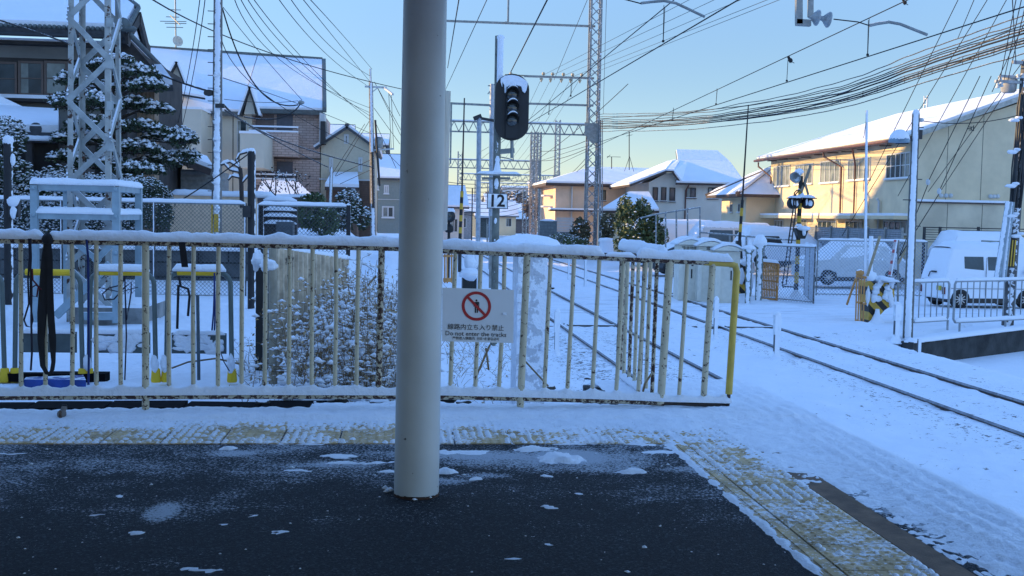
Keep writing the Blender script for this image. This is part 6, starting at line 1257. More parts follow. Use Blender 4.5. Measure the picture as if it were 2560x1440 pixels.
# --- cars
CARW = mat('car_white', (.55, .57, .58), .3, var=.03, spec=.6, snow=.35); CARS = mat('car_snowed', (.60, .64, .70), .7, side=(-.6, -.6, .15, .6), snow=.2, bump=.3, bs=8); TYR = mat('tyre', (.015, .015, .016), .8); RIM = mat('rim', (.42, .44, .46), .35, metal=.7); CARD = mat('car_trim', (.02, .02, .022), .5)
def car(label, x, y, rz, L, W, prof, belt, wheels, wr, paint, wins=(), thick=.12, cat='car', snowside=False, z0=-1.0, name='parked_car', lights=True, extra=None):
    t = root(name, (x, y, z0), label, cat, 'cars parked beside the crossing'); t.rotation_euler = (0, 0, 0)
    ca, sa = math.cos(rz), math.sin(rz)
    def T(m):
        m.v = [(x+a*ca-b*sa, y+a*sa+b*ca, z0+c) for a, b, c in m.v]; return m
    top = max(z for _, z in prof)
    def hwid(z): return W/2*(1-.16*max(0, (z-belt)/(top-belt)))
    m = MB(); n = len(prof); vs = [(a, -hwid(z), z) for a, z in prof]+[(a, hwid(z), z) for a, z in prof]
    m.add(vs, [tuple(range(n))[::-1], tuple(range(n, 2*n))]+[(i, (i+1) % n, (i+1) % n+n, i+n) for i in range(n)], 0)
    o = T(m).build('body', paint, t); bv = o.modifiers.new('bevel', 'BEVEL'); bv.width = .07; bv.segments = 3; bv.limit_method = 'ANGLE'; bv.angle_limit = .4
    for wx in wheels:
        for sy in (-1, 1):
            yy = sy*(W/2-.09); m = MB(); m.lathe((wx, yy+sy*.10, wr), [(wr*.66, 0), (wr*.95, .0), (wr, -.04*1), (wr, -.18), (wr*.6, -.2)], 24, ax=(0, sy, 0)); ty = T(m).build('wheel', TYR, t)
            m = MB()
            for k in range(10):
                a = math.pi*2*k/10; m.bar((wx, yy+sy*.09, wr), (wx+math.cos(a)*wr*.62, yy+sy*.085, wr+math.sin(a)*wr*.62), .05, .03)
            m.lathe((wx, yy+sy*.06, wr), [(wr*.66, 0), (wr*.64, .035), (wr*.58, .03)], 20, ax=(0, sy, 0), cap=False); T(m).build('rim', RIM, ty)
            m = MB(); m.lathe((wx, sy*(W/2-.02), wr), [(wr*1.14, 0), (wr*1.14, .026), (wr*1.0, .027)], 24, ax=(0, sy, 0)); m.v = [(a, b, max(c, wr*.75)) for a, b, c in m.v]; T(m).build('wheel_arch', CARD, t)
    for pts, mt_ in wins:
        m = MB(); P_ = [(a, -(hwid(z)+.006), z) for a, z in pts]; k = len(P_); m.add(P_+[(a, b+.02, z) for a, b, z in P_], [tuple(range(k)), tuple(range(k, 2*k))[::-1]]+[(i, (i+1) % k, (i+1) % k+k, i+k) for i in range(k)]); T(m).build('side_window', mt_, t)
    # snow lying on the upward faces
    m = MB(); upp = []
    for i in range(n):
        (a0, b0), (a1, b1) = prof[i], prof[(i+1) % n]
        if b0 > belt*.62 and b1 > belt*.62 and abs(a1-a0) > abs(b1-b0)*.55: upp.append((prof[i], prof[(i+1) % n]))
    if upp:
        upp = [u if u[0][0] < u[1][0] else (u[1], u[0]) for u in upp]; upp.sort(key=lambda u: u[0][0]); chain = [upp[0][0]]+[u[1] for u in upp]
        fine = []
        for (a0, b0), (a1, b1) in zip(chain, chain[1:]):
            k = max(2, int(abs(a1-a0)/.12)); fine += [(lerp(a0, a1, i/k), lerp(b0, b1, i/k)) for i in range(k)]
        fine.append(chain[-1]); q = 10; vs = []
        for i, (a, b) in enumerate(fine):
            w_ = hwid(b)*.99; e = min(1, min(i, len(fine)-1-i)/2.5+.15)
            for j in range(q+1):
                s = -1+2*j/q; vs.append((a, s*w_, b+thick*e*(1-abs(s)**4)*(1+.25*noise.noise(V((a*1.5+x, s*2, y))))+.004*(abs(s) < 1)-.03*(abs(s) == 1)))
        m.add(vs, [(i*(q+1)+j, (i+1)*(q+1)+j, (i+1)*(q+1)+j+1, i*(q+1)+j+1) for i in range(len(fine)-1) for j in range(q)], 0, True); T(m).build('snow', SNOW, t)
    if lights:
        m = MB(); z = belt*.78
        for sy in (-1, 1): m.box((prof[0][0]+.03, sy*W*.40, z), (.08, .22, .16))
        T(m).build('lights', mat('light_glass', (.35, .36, .36), .2), t)
    m = MB(); m.bx(-L/2+.3, L/2-.3, -W/2+.01, W/2-.01, .16, .32); T(m).build('sill', CARD, t)
    return t, T
# kei van at the right, rear towards the left
c = atz(2398, 800, -.95); vb_ = [(-1.65, .28), (1.65, .28), (1.68, 1.0), (1.45, 1.2), (1.15, 1.85), (-1.40, 1.88), (-1.60, 1.2), (-1.68, .9)]
p = atY(2335, 790, 33.6); van, TT = car('white snow-plastered kei van seen from its rear corner behind the right-hand guard rail', p.x+1.80, 34.2, math.radians(4), 3.3, 1.45, vb_, 1.1, (-1.12, 1.15), .28, CARS, [([(-1.0, 1.25), (-.35, 1.2), (-.35, 1.62), (-1.0, 1.62)], GLASS), ([(-.2, 1.2), (.6, 1.18), (.5, 1.62), (-.2, 1.62)], GLASS)], .2, cat='van', z0=-1.0, lights=False)
m = MB(); m.box((-1.70, -.45, .62), (.03, .24, .14)); TT(m).build('number_plate', mat('kei_plate', (.5, .40, .05), .6), van); m = MB(); m.box((-1.68, -.70, .55), (.06, .09, .22)); m.box((-1.68, .66, .55), (.06, .09, .22)); TT(m).build('tail_light', mat('tail_red', (.12, .01, .012), .4), van)
m = MB(); m.box((-.28, -.735, 1.0), (.012, .01, 1.2)); m.box((.66, -.735, 1.0), (.012, .01, 1.2)); m.box((0, -.735, .62), (2.9, .008, .012)); m.box((-1.695, 0, .86), (.012, 1.2, .012)); TT(m).build('panel_gap', CARD, van); m = MB(); m.box((1.1, -.82, 1.15), (.12, .14, .16)); TT(m).build('mirror', CARD, van)
m = MB(); m.box((-1.66, -.05, 1.12), (.03, .28, .05)); m.bar((-1.68, .12, 1.12), (-1.7, .2, .95), .03, .02); TT(m).build('rear_handle', FRD, van)
sed = [(-2.2, .3), (2.2, .3), (2.2, .7), (1.9, .85), (1.0, .95), (.35, 1.4), (-1.0, 1.42), (-1.9, 1.0), (-2.2, .85)]
mpv = [(-2.2, .3), (2.2, .3), (2.2, .85), (1.75, 1.02), (.95, 1.7), (-1.8, 1.74), (-2.15, 1.15), (-2.2, .8)]
p = atY(2470, 640, 42); car('snow-covered car parked farther back above the kei van roof', p.x+.3, 42.5, math.radians(3), 4.4, 1.7, mpv, 1.05, (-1.35, 1.35), .31, CARS, [([(-.9, 1.15), (.9, 1.15), (.6, 1.55), (-.8, 1.58)], CURT)], .2, z0=-.55)
# white car behind the mesh enclosure, its wheel showing
p = atY(2064, 708, 42.7); car('white car with multi-spoke wheel parked behind the mesh fence', p.x+1.35, 43.5, math.radians(4), 4.3, 1.7, [(-2.2, .3), (2.2, .3), (2.2, .85), (1.75, 1.05), (1.1, 1.62), (-.6, 1.66), (-1.35, 1.08), (-2.1, .95), (-2.2, .7)], 1.05, (-1.35, 1.35), .31, CARW, [([(-.9, 1.1), (.9, 1.1), (.6, 1.5), (-.45, 1.52)], CARS)], .16, z0=-.86)
p = atz(1900, 690, -.98); car('low white car under thick snow left of the crossing mast', p.x+1.2, p.y+6, math.radians(5), 4.4, 1.7, mpv, 1.0, (-1.35, 1.35), .31, CARS, [([(-1.2, 1.1), (-.5, 1.1), (-.7, 1.5), (-1.1, 1.4)], GLASS)], .22, z0=-.9)
p = atY(1850, 640, 56); car('white minibus with dark side windows and a thick snow roof behind the cabinets', p.x-.3, 57, math.radians(2), 5.2, 1.9, [(-2.6, .3), (2.5, .3), (2.55, 1.2), (2.2, 1.9), (1.9, 2.0), (-1.6, 2.05), (-2.2, 1.25), (-2.6, 1.05)], 1.15, (-1.7, 1.6), .36, CARW, [([(-1.45, 1.25), (-.1, 1.25), (-.1, 1.85), (-1.3, 1.85)], GLASS), ([(.0, 1.25), (.9, 1.25), (.9, 1.85), (.0, 1.85)], GLASS), ([(1.0, 1.25), (1.9, 1.25), (1.8, 1.85), (1.0, 1.85)], CARS)], .25, cat='minibus', z0=-.75)
p = atY(1960, 610, 52); car('snow-hidden car roof between the minibus and the crossing mast', p.x, 52.5, math.radians(3), 4.3, 1.7, mpv, 1.0, (-1.3, 1.3), .31, CARS, [([(-1.2, 1.1), (-.2, 1.1), (-.4, 1.5), (-1.1, 1.5)], CARD)], .25, z0=-.6)
p = atY(1700, 620, 60); car('snowed-up truck cab parked behind the tall mesh fence', p.x-.2, 61, math.radians(2), 5.0, 1.9, [(-2.5, .3), (2.4, .3), (2.5, 1.0), (2.2, 1.15), (2.1, 2.3), (-2.3, 2.3), (-2.5, 1.4)], 1.2, (-1.6, 1.5), .36, CARS, [([(-1.6, 1.35), (-.7, 1.35), (-.7, 2.0), (-1.6, 2.0)], GLASS)], .2, cat='truck', z0=-.9)
p = atY(1790, 610, 50); car('dark blue-grey car front almost hidden behind the cabinets', p.x-.8, 50.5, math.radians(-4), 4.2, 1.7, sed, .9, (-1.3, 1.3), .3, mat('car_dark', (.05, .06, .07), .35, snow=.5), [], .15, z0=-.95)
# --- fences
def meshfence(label, pts, zt, pitch, mt, posts=True, pr=.025, wire=.004, zb=None, seed=0, snow=True, cat='fence', rails=(1, 0)):
    t = root('mesh_fence', pts[0], label, cat)
    for (a, b) in zip(pts, pts[1:]):
        a, b = V(a), V(b); L = (b-a).length; d = (b-a)/L; za, zb2 = (zt, zt) if not isinstance(zt, tuple) else zt
        H = za-a.z; m = MB(); n = int((L+H)/pitch)
        for i in range(n):
            s0 = i*pitch-H; 
            for sg_ in (1, -1):
                u0, v0, u1, v1 = s0, 0, s0+H, H
                if u0 < 0: v0 = -u0; u0 = 0
                if u1 > L: v1 -= (u1-L); u1 = L
                if u1 <= u0: continue
                if sg_ < 0: v0, v1 = H-v0, H-v1
                p0 = a+d*u0+V((0, 0, v0)); p1 = a+d*u1+V((0, 0, v1)); m.tube([p0, p1], wire, 3, cap=False)
        m.build('mesh', mt, t)
        m = MB(); m.tube([a+V((0, 0, H)), b+V((0, 0, za-b.z))], pr, 8); m.tube([a+V((0, 0, .05)), b+V((0, 0, .05))], pr*.7, 6); tr_ = m.build('rail', GALV, t)
        if snow: m = MB(); m.ridge(a+V((0, 0, H+pr*.7)), b+V((0, 0, za-b.z+pr*.7)), pr*3.4, pr*2.8, seg=.12, seed=seed); m.build('snow', SNOW, tr_)
        k = max(1, round(L/1.9))
        for i in range(k+1): p = a+d*(L*i/k); m = MB(); m.tube([p, V((p.x, p.y, za+.02))], pr*1.1, 8); m.build('post', GALS, t)
    return t
DKW = mat('dark_wire', (.07, .08, .09), .6, metal=.3); LTW = mat('snowy_wire', (.40, .45, .52), .6)
YF_ = 24.8; zf = atY(600, 510, YF_).z
DGA = GALS
GALS = mat('dark_post', (.03, .035, .04), .6, side=(-.75, -.6, .55, .6))
meshfence('chain-link fence with a snow-topped rail running behind the steel frame', [V((atY(-80, 700, YF_).x, YF_, -.3)), V((atY(613, 700, YF_).x, YF_, -.3))], zf, .085, DKW, seed=1)
meshfence('chain-link fence section right of the black post, stepping down towards the tracks', [V((atY(645, 700, YF_).x, YF_, -.3)), V((atY(868, 700, YF_+.4).x, YF_+.4, -.3))], atY(750, 514, YF_).z, .085, DKW, seed=3)
GALS = DGA
YE_ = 34.0; pe = [atz(1893, 745, -1.0), atz(2052, 765, -1.0)]
z_ = atY(1960, 613, pe[0].y).z
meshfence('galvanised mesh enclosure left of the crossing, snow on its rails', [V((pe[0].x, pe[0].y, -1)), V((atY(2022, 760, 35).x, 34.6, -1.0)), V((atY(2052, 745, 37).x, 38.6, -1))], z_, .12, LTW, seed=5, wire=.007)
meshfence('galvanised mesh fence in front of the white car, up to the concrete pole', [V((atY(2040, 740, 38.6).x, 38.6, -1)), V((atY(2312, 740, 38.6).x, 38.6, -1))], atY(2150, 602, 38.6).z, .13, LTW, seed=7, wire=.008)
t = root('post_fence', atY(1650, 640, 52), 'tall bare-post mesh fence in front of the parked trucks', 'fence'); m = MB()
for i, (px, y0) in enumerate(((1640, 536), (1664, 529), (1691, 525), (1719, 521), (1750, 517))):
    Y = 47; a = atY(px, 640, Y); b = atY(px, y0, Y); m2 = MB(); m2.tube([a, b], .035, 6); m2.build('post', GALS, t)
m.tube([atY(1600, 545, 47), atY(1640, 536, 47), atY(1751, 518, 47)], .035, 6); m.tube([atY(1751, 581, 46), atY(2000, 602, 46)], .04, 6); o = m.build('rail', GALS, t)
for px in (1750, 1824, 1866, 1910): m2 = MB(); a = atY(px, 640, 46); m2.tube([a, atY(px, 581+(px-1751)*.08, 46)], .04, 6); m2.build('post', GALS, t)
# corrugated barrier and mesh in front of the hall
COR = mat('corrugated_grey', (.20, .22, .24), .5, metal=.3, wave=(2, .09, .02)); Yc = 44.6; t = root('panel_fence', atY(2020, 600, Yc), 'grey corrugated panel fence in front of the ochre hall', 'fence')
for x0, x1 in ((2012, 2038), (2040, 2076), (2078, 2118), (2120, 2168), (2170, 2212), (2214, 2254)): a, b = atX(x0, 610, 20), atX(x1, 564, 20); m = MB(); m.bx(20, 20.04, b.y, a.y, -.9, 1.38); m.build('panel', COR, t)
for x0 in (2011, 2039, 2077, 2119, 2169, 2213, 2255): a = atX(x0, 610, 20); m = MB(); m.bx(19.94, 20.04, a.y-.04, a.y+.04, -1, 1.45); m.build('post', GALV, t)
t = root('wire_fence', atY(2310, 600, 43), 'black-post wire fence in front of the hall gable wall', 'fence')
for x0 in (2309, 2348, 2444, 2520): a = atY(x0, 620, 43.); m = MB(); m.bx(a.x-.04, a.x+.04, 42.95, 43.05, -1, atY(x0, 567, 43).z); m.build('post', FRD, t)
m = MB()
for i in range(7): z = atY(2400, 570+i*6, 43).z; m.tube([(atY(2309, 600, 43).x, 43, z), (atY(2620, 600, 43).x, 43, z)], .012 if i else .02, 5)
m.build('wires', FRD, t)
# guard rails by the road
GRL = mat('guard_white', (.30, .32, .33), .45, var=.15, snow=.8)
def grail(label, p0, p1, zt, zb, n, legs):
    t = root('guard_rail', p0, label, 'guard rail', 'guard rails on the retaining wall'); a0, a1, b0, b1 = V((p0.x, p0.y, zt)), V((p1.x, p1.y, zt)), V((p0.x, p0.y, zb)), V((p1.x, p1.y, zb))
    m = MB(); e = (a1-a0).normalized()*.07; m.tube([b0+e, b0+V((0, 0, .08)), a0-V((0, 0, .08)), a0+e*.6+V((0, 0, -.01)), a0+e, a1-e, a1-V((0, 0, .08)), b1+V((0, 0, .08)), b1-e, b0+e], .03, 8); o = m.build('frame', GRL, t)
    m = MB(); m.ridge(a0+e*.3+V((0, 0, .02)), a1-e*.3+V((0, 0, .02)), .09, .06, seed=n); m.ridge(b0+e+V((0, 0, .02)), b1-e+V((0, 0, .02)), .09, .09, seed=n+4); m.build('snow', SNOW, o)
    for i in range(1, n): m = MB(); q = i/n; m.tube([b0.lerp(b1, q), a0.lerp(a1, q)], .016, 6); m.build('baluster', GRL, t)
    for q in legs: m = MB(); p = b0.lerp(b1, q); m.tube([p, p-V((0, 0, .25))], .03, 6); m.build('leg', GRL, t)
Yr = 25.6; a, b = atY(2285, 700, Yr), atY(2374, 700, Yr+.7); zt, zb = atY(2330, 706, Yr).z, atY(2330, 806, Yr).z
grail('short white guard rail section beside the lamp pole', a, b, zt, zb, 6, (0, 1)); a, b = atY(2388, 700, Yr+.8), atY(2640, 700, Yr+2.6); grail('long white guard rail in front of the kei van', a, b, atY(2450, 702, Yr+1.2).z, atY(2450, 803, Yr+1.2).z, 17, (.06, .5, .95))
# --- utility pole with cables at the right edge
Yu = 27.8; b_ = V((atY(2512, 800, Yu).x, Yu, -1.0)); t_ = atY(2566, 150, Yu)
up_ = root('utility_pole', b_, 'utility pole laden with cables and a transformer at the right edge', 'utility pole', 'utility poles')
m = MB(); m.tube([b_+V((.08, 0, 0)), t_], .15, 12, r2=.12); m.build('pole', mat('cable_pole', (.10, .10, .10), .8, var=.3, side=(-.3, -1, .95, 1.4)), up_)
for px0, px1, r in ((2492, 2522, .085), (2508, 2530, .07)):
    m = MB(); m.tube([atY(px0, 705, Yu-.25), atY(px1, 505, Yu-.25)], r, 10); m.build('conduit', mat('conduit_grey', (.25, .32, .36), .5, side=(-.7, -.6, .7, .6)), up_)
for i in range(7): m = MB(); m.tube([atY(2524+i*5+R.uniform(-2, 2)+(510-y)*.085, y, Yu-.2+R.uniform(-.05, .05)) for y in (520, 470, 420, 370, 320, 270, 235)], .022+.008*(i % 3), 6); m.build('cable', FRD, up_)
m = MB()
for px, py in ((2536, 300), (2531, 380), (2527, 465), (2527, 540), (2540, 590)): m.blob(atY(px, py, Yu-.3), .16, .08, .05, 0, 8, 5, .4); m.blob(atY(px+12, py-6, Yu-.3), .1, .08, .04, 0, 8, 5, .4)
m.build('snow', SNOW, up_)
a, b = atY(2514, 650, Yu-.2), atY(2538, 590, Yu-.2); m = MB(); m.prism([atY(x, y, Yu-.2) for x, y in ((2514, 668), (2536, 670), (2542, 595), (2520, 592))], (0, .05, 0)); m.build('sleeve_black', STR, up_)
for dx in (0, 7, 14): m = MB(); m.prism([atY(x+dx, y, Yu-.21) for x, y in ((2518, 666), (2521, 666), (2527, 600), (2524, 600))], (0, .012, 0)); m.build('reflector_stripe', AMB, up_)
c = atY(2521, 232, Yu+.2); m = MB(); m.lathe(c, [(.14, 0), (.19, .05), (.21, .32), (.19, .42), (.1, .45)], 14); tf = m.build('transformer', mat('transformer_grey', (.34, .34, .32), .5, snow=.7), up_)
m = MB(); m.bar(atY(2488, 203, Yu), atY(2600, 208, Yu), .09, .07); m.bar(atY(2500, 190, Yu), atY(2600, 196, Yu), .07, .06); m.bar(atY(2531, 155, Yu), atY(2600, 160, Yu), .09, .08); m.build('cross_arm', mat('arm_snowy', (.35, .36, .36), .6, snow=.4), up_)
for px, py in ((2494, 215), (2503, 212), (2500, 196), (2545, 192), (2556, 190)): m = MB(); m.lathe(atY(px, py+5, Yu-.1), [(.05, 0), (.06, .03), (.03, .06), (.06, .09), (.03, .12)], 8); m.build('insulator', FRW, up_)
# thin pole in front of beige house
Yt = 62; b_ = V((atY(934, 560, Yt).x, Yt, -.2)); t_ = atY(927, 205, Yt); tp2 = root('utility_pole', b_, 'slender far utility pole with transformer left of the big pillar', 'utility pole', 'utility poles'); m = MB(); m.tube([b_, t_], .15, 10, r2=.11); m.tube([t_, atY(925.5, 172, Yt)], .05, 6); m.build('pole', POLEG, tp2)
m = MB(); m.bar(atY(912, 216, Yt), atY(967, 219, Yt), .1, .1); m.bar(atY(928, 232, Yt), atY(945, 219, Yt), .05, .05); m.bar(atY(960, 219, Yt), atY(982, 236, Yt-3), .1, .1); m.build('cross_arm', FRW, tp2); m = MB(); c = atY(947, 370, Yt); m.lathe(c, [(.22, 0), (.24, .5), (.15, .6)], 12); m.build('transformer', GALV, tp2)
m = MB(); m.tube([atY(938+i, 300+i*15, Yt-.2) for i in range(12)], .06, 6); m.tube([atY(930, 380, Yt-.15), atY(933, 520, Yt-.15)], .07, 6); m.build('cable', FRD, tp2); m = MB(); m.bar(atY(935, 375, Yt), atY(985, 372, Yt), .08, .08); m.build('lower_arm', FRW, tp2)
Y = 50; a, b = V((atY(822, 590, Y).x, Y, -.2)), atY(829, 418, Y); pole('short dark pole in front of the snow-roofed porch', a, b, .09, .07, POLEG, 'short_pole', 'pole')
# TV aerial and dish on the apartment roof
a, b = atY(440, 135, 79), atY(438, -30, 79); t = root('tv_aerial', a, 'television aerial with satellite dish on the big snow roof', 'aerial'); m = MB(); m.tube([a, b], .05, 6); m.tube([a+V((-.25, 0, -.2)), a+V((0, 0, .4)), a+V((.25, 0, -.2))], .03, 5); m.build('mast', GALV, t)
m = MB()
for y, x0, x1 in ((53, 400, 466), (58, 412, 466), (42, 415, 448), (68, 416, 458), (24, 420, 452)): m.bar(atY(x0, y, 79), atY(x1, y+1, 79), .04, .04)
m.bar(atY(425, 38, 79), atY(450, 62, 78), .04, .04); m.build('antenna', FRD, t); m = MB(); c = atY(443, 104, 78.6); m.lathe(c, [(.0, 0), (.25, .04), (.36, .12), (.34, .12), (.22, .06), (0, .02)], 16, ax=(.5, -.8, .2)); m.build('dish', mat('dish_cream', (.5, .46, .38), .5), t)
# ================= VEGETATION =================
LEAFD = mat('leaf_dark', (.030, .050, .022), .7, var=.5, vs=5); LEAFM = mat('leaf_green', (.065, .095, .035), .7, var=.4, vs=4); BARK = mat('bark', (.045, .035, .03), .9, snow=.75)
DRY = mat('dry_stem', (.22, .15, .08), .9, var=.4, vs=9); DRYL = mat('dry_leaf', (.45, .33, .18), .9, var=.4, vs=9); SNT = mat('snow_tuft', (.82, .85, .90), .8, var=.02)
def leaf(m, p, s, mi=0, flat=0):
    n = V((R.gauss(0, 1), R.gauss(0, 1), R.gauss(0, 1)+flat)).normalized(); a, b = basis(n); t = R.uniform(0, 6.28); u = a*math.cos(t)+b*math.sin(t); v = n.cross(u)
    m.add([p+u*s, p+v*s*.45, p-u*s, p-v*s*.45], [(0, 1, 2, 3)], mi)
# snow-laden pine with layered pads
YPn = 31.0
pine = root('pine_tree', atY(300, 560, YPn), 'garden pine with layered snow-laden pads behind the lattice mast', 'tree')
pads = [(215, 258, 85, 30), (345, 185, 55, 28), (370, 215, 45, 22), (255, 165, 60, 16), (185, 200, 45, 25), (330, 262, 70, 22), (395, 275, 40, 18), (160, 248, 38, 16), (240, 310, 70, 22), (345, 320, 70, 22), (420, 340, 60, 20), (455, 350, 38, 16), (215, 350, 75, 25), (330, 372, 80, 24), (395, 400, 45, 20), (470, 385, 28, 14), (160, 345, 30, 20), (170, 395, 50, 22), (260, 410, 80, 24), (350, 425, 60, 20), (290, 220, 60, 22), (300, 150, 30, 16)]
mf, ms_, mb = MB(), MB(), MB(); tr0, tr1 = V((atY(292, 600, YPn).x, YPn+.3, .2)), atY(282, 170, YPn+.3)
mb.tube([tr0, tr0.lerp(tr1, .3)+V((.15, 0, 0)), tr0.lerp(tr1, .6)+V((-.12, 0, 0)), tr1], .15, 8, r2=.05)
for cx, cy, rx, ry in pads:
    d = R.uniform(-.7, .7); c = atY(cx, cy, YPn+d); k = YPn/F; a, b = rx*k, ry*k; 
    t = (c.z-tr0.z)/(tr1.z-tr0.z); q = tr0.lerp(tr1, max(.1, min(.98, t-.06))); mid = q.lerp(c, .55)+V((0, 0, .10)); mb.tube([q, mid, c-V((0, 0, b*.5))], .055, 6, r2=.02)
    for _ in range(int(5+a*3)):
        e = V((c.x+R.uniform(-a, a)*.8, c.y+R.uniform(-a, a)*.5, c.z-b*.35)); mb.tube([c-V((0, 0, b*.5)), e], .016, 4)
    for _ in range(int(330*a)):
        u, v = R.uniform(-1, 1), R.uniform(-1, 1)
        if u*u+v*v > 1: continue
        h = (1-u*u-v*v)**.5; p = V((c.x+u*a, c.y+v*a*.7, c.z+R.uniform(-.5, 1)*h*b-.25*b*(u*u)))
        for _k in range(5): leaf(mf, p+V((R.gauss(0, .035), R.gauss(0, .035), R.gauss(0, .03))), R.uniform(.03, .07))
    for _ in range(int(230*a)):
        u, v = R.uniform(-1, 1), R.uniform(-1, 1)
        if u*u+v*v > 1: continue
        h = (1-u*u-v*v)**.5; p = V((c.x+u*a, c.y+v*a*.7, c.z+R.uniform(.25, 1.05)*h*b-.25*b*(u*u))); ms_.octa(p, R.uniform(.04, .12), R.uniform(.03, .07))
mb.build('trunk', BARK, pine); mf.build('crown', LEAFD, pine); ms_.build('snow', SNT, pine)
def shrub(label, boxes, Y, dy, n, s, lm, snf=.35, sns=.03, cat='shrub', name='shrub', group=None, stems=True, topw=1.0):
    t = root(name, atY(boxes[0][0], boxes[0][1]+boxes[0][3], Y), label, cat, group); mf, ms_, mb = MB(), MB(), MB(); tot = sum(b[2]*b[3] for b in boxes)
    for cx, cy, rx, ry in boxes:
        c = atY(cx, cy, Y); k = Y/F; a, b = rx*k, ry*k
        if stems:
            for _ in range(4): mb.tube([V((c.x+R.uniform(-.3, .3)*a, Y, min(c.z-b, c.z-.3))), V((c.x+R.uniform(-.7, .7)*a, Y+R.uniform(-.3, .3), c.z+b*R.uniform(.0, .8)))], .02, 4)
        for _ in range(int(n*rx*ry/tot)):
            th = R.uniform(0, 2*math.pi); ph = math.acos(R.uniform(-1, 1)); rr = R.uniform(.35, 1)**.5*(1+.18*noise.noise(V((math.cos(th)*2+cx, math.sin(ph)*2, cy))))
            d = V((math.sin(ph)*math.cos(th), math.sin(ph)*math.sin(th), math.cos(ph))); p = V((c.x+d.x*a*rr, c.y+d.y*dy*rr, c.z+d.z*b*rr)); clump = noise.noise(p*3.2)
            if clump < -.28: continue
            leaf(mf, p, s*R.uniform(.6, 1.4))
            if R.random() < snf*(.6+.6*d.z*topw): ms_.octa(p+V((0, -.02, .02)), sns*R.uniform(.6, 1.7), sns*R.uniform(.4, .8))
    if stems: mb.build('stems', BARK, t)
    mf.build('foliage', lm, t); ms_.build('snow', SNT, t); return t
def hedge(label, x0, x1, y0, y1, Y, dy, n, s, lm, snf, sns, **k):
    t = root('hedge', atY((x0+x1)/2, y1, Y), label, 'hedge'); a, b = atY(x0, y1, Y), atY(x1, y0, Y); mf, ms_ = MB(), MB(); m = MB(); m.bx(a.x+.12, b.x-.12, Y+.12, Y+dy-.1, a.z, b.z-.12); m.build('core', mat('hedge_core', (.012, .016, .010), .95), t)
    for _ in range(n):
        f = R.random(); x = R.uniform(a.x, b.x)
        if f < .25: p = V((x, R.uniform(Y, Y+dy), b.z+R.gauss(0, .06)))
        else: p = V((x, Y+R.gauss(0, .06), R.uniform(a.z, b.z)))
        leaf(mf, p, s*R.uniform(.6, 1.4))
        if R.random() < (snf*2.6 if f < .25 else snf): ms_.octa(p+V((0, -.05, .02)), sns*R.uniform(.6, 1.6), sns*R.uniform(.4, .8))
    mf.build('foliage', lm, t); ms_.build('snow', SNT, t); return t
hedge('long clipped hedge flecked with snow behind the lattice mast', -60, 348, 452, 585, 29.5, 1.2, 7500, .055, LEAFD, .42, .038)
shrub('round clipped bush with snow flecks at the right end of the hedge', [(392, 520, 44, 62), (375, 470, 35, 25)], 29.0, .55, 3200, .04, LEAFD, .4, .022)
shrub('snowy bush rising in front of the gatehouse at the far left', [(15, 350, 50, 60), (-30, 400, 60, 70), (35, 430, 45, 35)], 29.5, .8, 2600, .06, LEAFD, .65, .045)
shrub('low snowy azalea bushes under the pine', [(150, 440, 60, 25), (215, 455, 60, 22), (90, 455, 40, 20)], 30.5, .5, 1500, .05, LEAFD, .6, .04)
# bushes in the middle distance
shrub('bamboo thicket dusted with snow right of the trackside mast', [(1590, 560, 60, 45), (1600, 610, 70, 40), (1570, 530, 30, 25), (1630, 590, 40, 40), (1607, 518, 18, 26), (1562, 508, 12, 22), (1640, 555, 14, 20)], 58, 1.2, 5200, .12, LEAFM, .07, .07, cat='bush', name='bush', topw=1.5)
shrub('reddish-green bush left of the trackside mast', [(1450, 585, 26, 42), (1520, 565, 18, 35)], 68, .8, 2200, .12, mat('leaf_olive', (.085, .075, .035), .7, var=.4), .08, .07, cat='bush', name='bush')
shrub('low snow-dusted shrubs under the grille fence', [(1400, 600, 40, 18), (1440, 608, 40, 16), (1380, 612, 30, 12)], 64, .8, 1300, .08, LEAFM, .3, .05)
shrub('dense green shrub behind the chain-link fence near the porch', [(780, 530, 38, 48), (815, 555, 35, 40), (790, 500, 25, 20)], 42, .9, 2600, .075, LEAFM, .05, .05)
shrub('snow-flecked shrub beneath the snow-roofed porch', [(870, 510, 35, 38), (850, 545, 45, 35), (905, 545, 25, 30)], 48, .8, 1900, .08, LEAFD, .40, .06)
shrub('bare twiggy bush against the entrance roof', [(680, 455, 35, 35), (735, 455, 45, 30)], 40, .4, 260, .05, BARK, .3, .03)
for cx, cy, Y, lab in ((1290, 510, 180, 'bare snowy trees far behind the number plate'), (1345, 520, 150, 'bare snowy trees beside the distant masts'), (1240, 500, 240, 'bare trees on the rise at the end of the line')):
    shrub(lab, [(cx, cy, 38, 32), (cx+30, cy+10, 25, 22)], Y, 3, 900, .45, mat('bare_twigs', (.16, .12, .10), .9), .35, .3, cat='trees', name='bare_trees')
# bare pruned tree behind the black post
t = root('bare_tree', atY(600, 480, 26), 'small pruned bare tree with snow on its limbs beside the black post', 'tree'); mb, ms_ = MB(), MB(); A = [atY(x, y, 26) for x, y in ((605, 520), (603, 450), (600, 420))]; mb.tube(A, .05, 6)
for pts in (((600, 430), (575, 425), (560, 408)), ((600, 420), (590, 400), (600, 385), (626, 378)), ((602, 445), (580, 440), (570, 450)), ((600, 420), (575, 405), (552, 412)), ((603, 460), (620, 440))):
    q = [atY(x, y, 26) for x, y in pts]; mb.tube(q, .03, 6)
    for a, b in zip(q, q[1:]): ms_.ridge(a+V((0, 0, .02)), b+V((0, 0, .02)), .07, .06, seg=.05)
mb.build('trunk', BARK, t); ms_.build('snow', SNOW, t)
